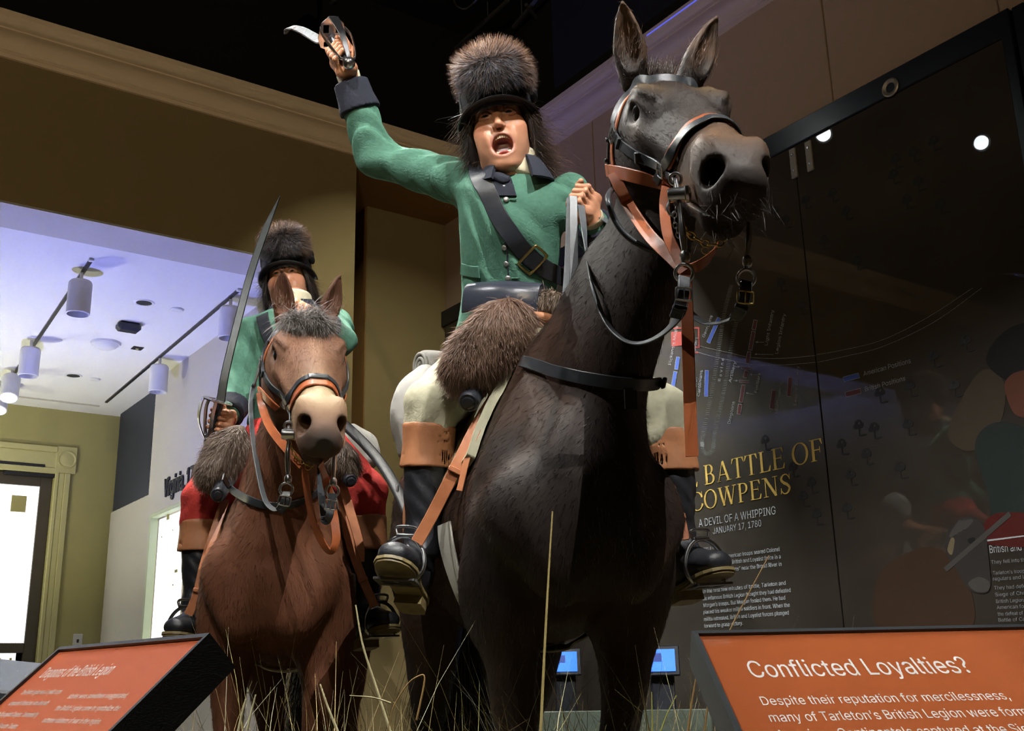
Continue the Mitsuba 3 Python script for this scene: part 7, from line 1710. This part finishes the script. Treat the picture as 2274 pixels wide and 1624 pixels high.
band(TB, brB, 'noseband', cat2(TB.q['black_nose'], TB.mirror('black_nose')), .020, .005, 'strap_black', 80, .006, label='black noseband')
band(TB, brB, 'halter_noseband', cat2(TB.q['tan_nose'], TB.mirror('tan_nose')), .026, .005, 'strap_tan', 80, .002, label='tan halter noseband')
ca_p, ca_n = TB.q['cheek']
for i in (2, 11): buckle(brB, ca_p[i] + ca_n[i] * .008, ca_p[i + 1] - ca_p[i - 1], ca_n[i], .022)
keeper(brB, ca_p[5] + ca_n[5] * .006, ca_p[6] - ca_p[4], ca_n[5], .020, 'strap_black')
P2 = lambda x, y, d: PX(x, y, d); d0 = ca_p[-1][1] - .03; dM = TB.mirror('cheek', False)[0][-1][1] - .03
bit(brB, P2(641, 946, d0), P2(642, 965, d0 - .01), P2(638.5, 1010, d0 - .01), P2(640, 1060, d0), P2(636, 1087, d0), .0165, 'silver'); bit(brB, P2(748, 962, dM), P2(746, 980, dM - .01), P2(742, 1025, dM), P2(740, 1066, dM), P2(738, 1091, dM), .0165, 'silver')
chain(brB, [P2(644, 985, d0), P2(650, 1002, d0), P2(660, 1017, d0), P2(674, 1029, d0), P2(690, 1033, d0)], .015, .0018, 'brass'); obj('chain_ring', ringm(P2(684.5, 1037, d0), .008, V(0, 1, .2), .0015), 'brass', brB, True)
tb_ = TB.q['tan_low'][0]; jl = [P2(578, 872, tb_[1][1] - .02), P2(583, 905, tb_[1][1] - .03), P2(599, 947, 2.90), P2(631, 990, 2.82), P2(672, 1034, 2.78)]
jl = TB.front(sp(jl, 24)); obj('jowl_strap', strap(jl, .024, .004, EYE - np.array(jl) + V(-.6, 0, 0), 40), 'strap_tan', brB, 40, 'tan strap from the halter cheek to the chin')
lp = [P2(678, 1036, 2.78), P2(680, 1075, 2.80), P2(689, 1130, 2.84), P2(706, 1185, 2.88), P2(729, 1224, 2.90), P2(742, 1216, 2.90), P2(746, 1186, 2.90), P2(738, 1130, 2.90), P2(724, 1070, 2.86), P2(712, 1030, 2.82)]
lp = TB.front(lp); obj('lead_strap', strap(lp, .024, .004, [V(-.5, -.9, 0)] * 4 + [V(-.2, -.5, -.9), V(.6, -.6, -.5)] + [V(.4, -.9, 0)] * 4, 80), 'strap_tan', brB, 40, 'tan strap hanging in a loop below the chin')
rB = thing('reins', 'grey leather reins of the bay horse looping from its bit', 'reins')
ra = [P2(636, 1092, d0), P2(634, 1112, d0), P2(622, 1130, d0 + .03), P2(606, 1130, 2.92), P2(588, 1108, 3.0), P2(573, 1045, 3.10), P2(561, 968, 3.20), P2(557, 895, 3.32), P2(566, 850, 3.42), P2(600, 760, 3.52), P2(660, 684, 3.60)]
ra = TB.front(ra, .012); obj('rein', strap(ra, .020, .004, [V(.2, -1, 0), V(.1, -1, -.2), V(-.3, -.6, .7), V(.2, -.6, .8), V(.7, -.6, .4), V(.8, -.6, .1)] + [V(.75, -.65, 0)] * 5, 90), 'strap_grey', rB, 40)
obj('billet', strap([P2(636, 1094, d0 - .006), P2(633, 1115, d0 - .008), P2(621, 1135, d0 + .02)], .024, .008, V(.1, -1, -.1), 18), 'strap_black', rB, 40, 'black buckled billet'); buckle(rB, P2(632, 1113, d0 - .012), V(-.2, 0, -1), V(.1, -1, -.1), .024)
rb2 = [P2(738, 1096, dM), P2(735, 1125, dM), P2(730, 1150, dM), P2(722, 1156, dM + .03), P2(717, 1120, dM + .08), P2(712, 1060, dM + .16), P2(716, 980, dM + .3)]
obj('rein', strap(rb2, .020, .004, V(.2, -1, 0), 50), 'strap_black', rB, 40); buckle(rB, P2(734, 1122, dM - .012), V(-.1, 0, -1), V(.2, -1, 0), .024)
bsB = thing('breast_strap', 'dark breast strap round the base of the bay horse’s neck', 'strap')
band(TB, bsB, 'strap', neck_loop(TB, 'breast', [TB.L(.50, .22, 1.32), TB.L(.36, .24, 1.36), TB.L(.24, .25, 1.40)]), .024, .005, 'strap_black', 80, .004)
scB = thing('saddle_cloth', 'pale grey felt saddle cloth on the bay horse', 'saddle cloth'); cloth_on(FH2, HF2, np.linspace(-.36, .30, 22), lambda x: -95 + 25 * max(0, (x - .05) / .25) ** 1.5, lambda x: 95 - 25 * max(0, (x - .05) / .25) ** 1.5, .014, 'bag_white', scB, 'felt', seed=8)
giB = thing('girth', 'pale canvas girth strap round the bay horse’s belly', 'girth'); obj('webbing', loop_on(FH2, HF2, .20, .22, -265, -95, .085, .006, .012), 'canvas', giB, 40)
sdB, stB = saddle('tan leather saddle with arched pommel under the scowling rider', TB, FH2, HF2)
sn, uf = foot_axes(J2, 'R'); stirrup(sdB, None, [P2(500, 1110, 3.70), P2(470, 1200, 3.66), P2(452, 1260, 3.655), P2(440, 1312, 3.65), P2(428, 1345, 3.65), P2(418, 1366, 3.65)], ball(J2, 'R') + uf * .038, sn, uf * .8 + V(0, 0, .6), .060, .022)
sn, uf = foot_axes(J2, 'L'); stirrup(sdB, None, [P2(757, 1090, 3.66), P2(773, 1190, 3.66), P2(790, 1245, 3.66), P2(806, 1288, 3.66), P2(822, 1325, 3.66), P2(833, 1348, 3.665)], ball(J2, 'L') + uf * .038, sn, uf * .8 + V(0, 0, .6), .060, .022)
obj('leather_end', strap([P2(744, 1040, 3.60), P2(762, 1085, 3.60), P2(782, 1150, 3.60), P2(800, 1215, 3.60), P2(805, 1248, 3.60)], [.030, .030, .030, .026, .014], .005, V(.2, -1, 0), 30), 'strap_tan2', sdB, 40, 'broad loose end of the stirrup leather')
axB = frame(x=P2(445, 1085, 3.60) - P2(535, 960, 3.68), y=V(-.4, -1, .2)); fleece('grey brown fur cover under the scowling rider’s sword hand', P2(500, 1005, 3.62), axB, (.115, .06, .06), 64, 15000, ([.05, .034, .025], [.12, .085, .062], [.27, .21, .165]), TB, .05)
axB2 = frame(x=P2(800, 1060, 3.56) - P2(738, 985, 3.60), y=V(.4, -1, .2)); fleece('grey brown fur cover beside the bay horse’s muzzle', P2(758, 1012, 3.58), axB2, (.080, .045, .055), 65, 11000, ([.05, .034, .025], [.12, .085, .062], [.27, .21, .165]), TB, .045)
holster('black pistol holster end under the fur cover left of the bay horse', P2(508, 1062, 3.64), P2(484, 1100, 3.50), .024); holster('black pistol holster end right of the bay horse’s muzzle', P2(752, 1035, 3.64), P2(778, 1068, 3.54), .022)
bag('white cloth bag tied behind the scowling rider’s left leg', [lr(P2(772, 970, 4.35), .05, .06), lr(P2(795, 990, 4.33), .085, .075), lr(P2(812, 1010, 4.32), .07, .065), lr(P2(822, 1026, 4.31), .04, .05)], 73)
# ---------------------------------------------------------------- platform, reading rails, grass
mat('earth', mikit.proc(lambda p, n, uv: mikit.mix((.045, .035, .018), (.12, .095, .05), mikit.fbm(p.x * 9, p.y * 9, 0, 4))), .95, .1)
pf = thing('display_platform', 'low earth-covered platform on which both horses stand', 'platform')
plan = Polygon([(-2.05, 1.46), (1.55, 1.46), (1.55, 5.65), (-2.05, 5.65)]).intersection(Polygon([tuple(W_(-.55, q)[:2]) for q in (-9, 3)] + [tuple(W_(-9, q)[:2]) for q in (3, -9)])).intersection(Polygon([tuple(W_(q, -.3)[:2]) for q in (-9, 3)] + [tuple(W_(q, -9)[:2]) for q in (3, -9)]))
obj('base', ext(plan, .14), 'black_paint', pf, 35)
gx, gy = np.meshgrid(np.linspace(-2.02, 1.52, 90), np.linspace(1.47, 5.63, 105), indexing='ij'); gz_ = .178 + .012 * 2 * nz(np.stack([gx, gy, gx * 0], -1).reshape(-1, 3), 3.0, 3, 5).reshape(gx.shape)
i, j = np.meshgrid(np.arange(89), np.arange(104), indexing='ij'); so = trimesh.Trimesh(np.stack([gx, gy, gz_], -1).reshape(-1, 3), quads(np.stack([i * 105 + j, (i + 1) * 105 + j, (i + 1) * 105 + j + 1, i * 105 + j + 1], -1).reshape(-1, 4)), process=False)
import shapely
pb = plan.buffer(-.03); so.update_faces(shapely.contains_xy(pb, so.triangles_center[:, 0], so.triangles_center[:, 1])); so.remove_unreferenced_vertices(); obj('soil', so, 'earth', pf, True)
obj('edge', ext(plan.difference(plan.buffer(-.035)), .19), 'black_paint', pf, 35)
mat('rail_glass', (.085, .105, .085), .12, .6); b0, b1 = PX(940, 1578, 4.55), PX(1580, 1582, 4.30); bb = unit((b1 - b0) * [1, 1, 0]); zz = (b0[2] + b1[2]) / 2
tag(obj('low_barrier', [bx(V(*((b0 + b1) / 2)[:2], zz / 2), (np.linalg.norm(b1 - b0), .02, zz), np.stack([bb, np.cross(V(0, 0, 1), bb), V(0, 0, 1)], 1), .003)], 'rail_glass'), 'low grey-green glass barrier behind the grass between the horse legs', 'barrier')

bumpy('rail_black', (.035, .042, .048), lambda p, n, uv: mikit.noise(p.x * 900, p.y * 900, p.z * 900), .0004, .38, .5)
scene['rail_orange'] = {'type': 'plastic', 'diffuse_reflectance': mikit.proc(lambda p, n, uv: mikit.mix((.40, .105, .036), (.46, .122, .042), mikit.fbm(p.x * 5, p.y * 5, p.z * 5, 3))), 'int_ior': 1.45}
mat('rail_red', (.46, .105, .040), .5, .2)
mat('ink_pure', (.85, .84, .80), .5, .3)


class Rail:
    def __init__(self, label, corner, depth, yaw, tilt, side, width, height, thick, lip, face):
        self.o = PX(*corner, depth); self.t = V(math.cos(yaw), math.sin(yaw), 0); bk = V(-math.sin(yaw), math.cos(yaw), 0); self.w = bk * math.cos(tilt) + V(0, 0, math.sin(tilt)); self.n = np.cross(self.t, self.w)
        R = np.stack([self.t, self.w, self.n], 1); self.R = R; x0, x1 = (0, width) if side > 0 else (-width, 0); c = lambda a, b, d=0.0: self.o + self.t * a + self.w * b + self.n * d
        self.c = c; k = thing('reading_rail', label, 'sign'); self.k = k
        outer = sbox(x0, -height, x1, 0); inner = outer.buffer(-lip, join_style=2)
        obj('frame', [ext(outer.difference(inner), thick, R, c(0, 0, -thick + .004)), ext(outer, .006, R, c(0, 0, -thick))], 'rail_black', k, 35)
        obj('panel', ext(inner, .004, R, c(0, 0, -.004)), face, k, False)
        ft = c((x0 + x1) / 2, -height * .55, -thick); obj('post', bx(V(ft[0], ft[1], ft[2] / 2 - .03), (.12, .06, ft[2] - .02), np.stack([self.t, bk, V(0, 0, 1)], 1), .004), 'rail_black', k); obj('foot', bx(V(ft[0], ft[1], .006), (.36, .30, .012), np.stack([self.t, bk, V(0, 0, 1)], 1), .003), 'rail_black', k)

    def uv(self, px, py):
        v = ray(px, py); s = ((self.o - EYE) @ self.n) / (v @ self.n); p = EYE + v * s - self.o; return p @ self.t, p @ self.w

    def text(self, s, q0, q1=None, cap=None, h=None, bold=False, u0=None, width=None):
        a, b = self.uv(*q0) if u0 is None else u0
        if h is None: h = abs(self.uv(*cap)[1] - b)
        wd = width if width else (None if q1 is None else abs(self.uv(*q1)[0] - a))
        lettering(s, h, self.c(a, b, .00005), self.t, self.w, 'ink_pure', self.k, bold, .0002, wd); return a, b, h


r1 = Rail('orange reading rail titled Conflicted Loyalties? at the lower right', (1535, 1408), 1.30, .05906, .5416, 1, 1.0, .62, .040, .0065, 'rail_orange')
r1.text('Conflicted Loyalties?', (1668, 1505.5), (2164, 1494), (1655, 1469))
a, b, h = r1.text('Despite their reputation for mercilessness,', (1692, 1567), (2243, 1551), (1688, 1548))
a2, b2 = r1.uv(1712, 1604); lead = b2 - b; wA = abs(r1.uv(2243, 1551)[0] - a) / 43
for i_, s in enumerate(['many of Tarleton’s British Legion were former', 'American Continentals captured at the Siege', 'of Charleston.']): r1.text(s, None, u0=(a + .0, b + lead * (i_ + 1)), h=h, width=wA * len(s) * (1.02 if i_ < 2 else 1))
dl = 1.30 * (.0374 / .0466) * 1.1
_o = PX(470, 1412, 1.22); _wl = min(np.linspace(.2, .6, 400), key=lambda q: abs(proj(_o - V(math.cos(-.80), math.sin(-.80), 0) * q)[0] - 137))
r2 = Rail('orange reading rail titled Dragoons of the British Legion at the lower left', (470, 1412), 1.22, -.80, .755, -1, _wl, .62, .046, .006, 'rail_red')
r2.text('Dragoons of the British Legion', (85, 1506), (236, 1502), (95, 1484))
c1 = r2.uv(44, 1543); c2 = r2.uv(148, 1552); e1 = r2.uv(127, 1546); e2 = r2.uv(273, 1556); l1 = r2.uv(17, 1567); ld_ = l1[1] - c1[1]; hh = abs(ld_) * .42
for i_, (s, k) in enumerate([('The British Legion was a Loyalist corps', 1), ('composed of Americans who sided with', .98), ('the King against Congress. Commanded by', 1.04), ('Lieut. Colonel Banastre Tarleton,', .86)]): r2.text(s, None, u0=(c1[0], c1[1] + ld_ * i_), h=hh, width=abs(e1[0] - c1[0]) * k)
for i_, (s, k) in enumerate([('stories were sometimes exaggerated,', 1), ('the British Legion came to symbolize the', 1.08), ('extreme violence of war in the region.', 1.0)]): r2.text(s, None, u0=(c2[0], c2[1] + ld_ * i_), h=hh, width=abs(e2[0] - c2[0]) * k)
dk = thing('desk', 'dark slanted desk corner at the left picture edge below the glass door', 'desk')
dp = PX(-60, 1515, 2.6); obj('top', bx(dp, (.62, .34, .05), frame(x=V(.95, .25, -.12), y=V(-.2, 1, .2)), .006), 'rail_black', dk); obj('leg', bx(V(dp[0], dp[1], (dp[2] - .06) / 2), (.10, .10, dp[2] - .06), None, .004), 'rail_black', dk)

# dry grass
mat('straw', VC, .6, .3)


def blades(n, seed, xr, yr, Lr, wr, cols, avoid=None):
    rng = np.random.default_rng(seed); m = 7; nt = max(1, n // 14); tx = rng.uniform(*xr, nt); ty = rng.uniform(*yr, nt); i = rng.integers(0, nt, n)
    inside = shapely.contains_xy(plan.buffer(-.25), tx, ty); tx, ty = tx[inside], ty[inside]; i = rng.integers(0, len(tx), n); nt = len(tx)
    base = np.stack([tx[i] + rng.normal(0, .06, n), ty[i] + rng.normal(0, .06, n), np.full(n, .17)], 1); az = rng.uniform(0, 2 * math.pi, n); L = rng.uniform(*Lr, n) * rng.uniform(.75, 1.1, nt)[i]; lean = np.abs(rng.normal(.10, .20, n)); bend = np.abs(rng.normal(0, .55, n)) + .08
    t = np.linspace(0, 1, m); w = rng.uniform(*wr, n); d = np.stack([np.cos(az), np.sin(az), az * 0], 1); s = np.stack([-np.sin(az), np.cos(az), az * 0], 1)
    ang = lean[:, None] + bend[:, None] * t[None] ** 2 * 1.6; dx = np.cumsum(np.sin(ang), 1) / m; dz = np.cumsum(np.cos(ang), 1) / m
    c = base[:, None] + d[:, None] * (dx * L[:, None])[..., None] + V(0, 0, 1) * (dz * L[:, None])[..., None]
    ww = (w[:, None] * (1 - .9 * t[None] ** 2))[..., None] / 2; s = s[:, None]; q = d[:, None] * .5
    vs = np.stack([c - s * ww, c + s * ww, c + q * ww], 2).reshape(-1, 3); k = np.arange(n)[:, None, None] * m * 3 + np.arange(m - 1)[None, :, None] * 3; f = []
    for a, b in ((0, 1), (1, 2), (2, 0)): f += [np.concatenate([k + a, k + b, k + 3 + b], -1).reshape(-1, 3), np.concatenate([k + a, k + 3 + b, k + 3 + a], -1).reshape(-1, 3)]
    cc = np.array(cols)[rng.integers(0, len(cols), n)] * rng.uniform(.7, 1.25, (n, 1)); return trimesh.Trimesh(vs, np.vstack(f), process=False), np.repeat(cc, m * 3, 0)


straws = [[.40, .31, .12], [.30, .22, .08], [.46, .40, .22], [.22, .20, .06], [.34, .33, .22], [.14, .10, .04]]
m1, c1_ = blades(2300, 91, (-1.0, .75), (1.75, 3.3), (.50, .92), (.002, .0042), straws); m2, c2_ = blades(1300, 92, (-1.3, 1.1), (3.0, 5.2), (.35, .80), (.003, .005), straws)
tag(obj('dry_grass', trimesh.util.concatenate([m1, m2]), 'straw', None, False, color=np.vstack([c1_, c2_])), 'dry straw-coloured grass growing round the horses’ legs', 'grass', None, 'stuff')
for pts, w, col, lab in [([(1227, 1136), (1218, 1280), (1209, 1450), (1200, 1640)], .0065, 0, 'tall straight straw stalk standing before the front horse’s chest'), ([(1708, 1234), (1662, 1320), (1612, 1420), (1580, 1520), (1562, 1640)], .0036, 1, 'thin brown stalk leaning right across the orange reading rail'), ([(790, 1344), (805, 1430), (830, 1510), (872, 1640)], .0060, 2, 'pale stalk beside the bay horse’s stirrup, leaning left'),
                          ([(1556, 1458), (1545, 1510), (1535, 1570), (1525, 1640)], .004, 1, 'short brown stalk touching the left edge of the right reading rail'), ([(711, 1520), (728, 1570), (756, 1640)], .006, 2, 'pale broken stalk in front of the bay horse’s right foreleg'), ([(568, 1543), (556, 1590), (545, 1640)], .005, 2, 'straw stalk before the bay horse’s left foreleg, left one of two'),
                          ([(546, 1552), (535, 1595), (526, 1640)], .005, 2, 'straw stalk before the bay horse’s left foreleg, right one of two'), ([(480, 1524), (430, 1560), (370, 1610), (330, 1640)], .0028, 1, 'thin golden stalk leaning right over the left reading rail'), ([(860, 1640), (872, 1575), (905, 1520), (930, 1502), (942, 1502), (940, 1530), (925, 1600)], .0032, 1, 'thin brown blade bent over in an arch between the horses'),
                          ([(776, 1545), (830, 1550), (868, 1562)], .003, 2, 'pale blade lying almost level between the two horses'), ([(1447, 1537), (1448, 1580), (1449, 1640)], .003, 3, 'upright yellow green stalk right of the front horse’s legs'), ([(1502, 1545), (1480, 1590), (1462, 1640)], .003, 3, 'yellow green stalk leaning right behind the right reading rail')]:
    d = 1.75 if w > .005 else 1.55; P_ = sp([PX(x, y, d) for x, y in pts], 24); dn = unit(P_[-1] - P_[-3]); tail_ = sp([P_[-1], P_[-1] + dn * .3 + V(0, .1, -.1), V(*(P_[-1] + dn * .5)[:2], .16) + V(0, .2, 0)], 10)[1:]
    q = np.vstack([P_, tail_]) if lab.find('arch') < 0 and lab.find('level') < 0 else P_
    r_ = np.linspace(w * .22, w * .5, len(q)); m = tube(q, r_, 6); cl = np.array([[.42, .33, .13], [.36, .22, .08], [.55, .50, .28], [.46, .44, .10]][col])
    tag(obj('grass_stalk', m, 'straw', None, True, color=np.tile(cl, (len(m.vertices), 1))), lab, 'grass stalk')

# the two ceiling lamps behind the riders whose lenses mirror in the glass wall
scene['lamp_glow'] = {'type': 'diffuse', 'reflectance': {'type': 'rgb', 'value': [.8, .8, .8]}}
for p_, t_, lab in (((-.96, 4.51, 4.52), (-.25, 3.0, 1.9), 'black ceiling spotlight above and behind the riders, mirrored in the left of the glass wall'), ((-1.45, 3.48, 4.49), (-.1, 2.85, 1.8), 'black ceiling spotlight above the bay horse, mirrored in the right of the glass wall')):
    th = thing('ceiling_lamp', lab, 'ceiling lamp'); p_ = np.array(p_); z_ = unit(V(1.6, -.35, -1.15)); R_ = frame(x=V(.2, 1, 0), z=z_)
    obj('housing', lathe([(0, -.20), (.055, -.20), (.062, -.19), (.064, -.01), (.060, -.006), (.056, -.02), (0, -.024)], 28, R_, p_), 'black_paint', th, 40); obj('arm', tube([p_ - z_ * .1, p_ - z_ * .1 + V(0, 0, .82)], .012, 8), 'black_paint', th)
    k_ = obj('lens', lathe([(0, -.018), (.050, -.018), (.050, -.012), (0, -.012)], 28, R_, p_), 'lamp_glow', th, False, label='lit lamp lens'); scene[k_]['emitter'] = {'type': 'area', 'radiance': {'type': 'rgb', 'value': [26, 28, 28]}}
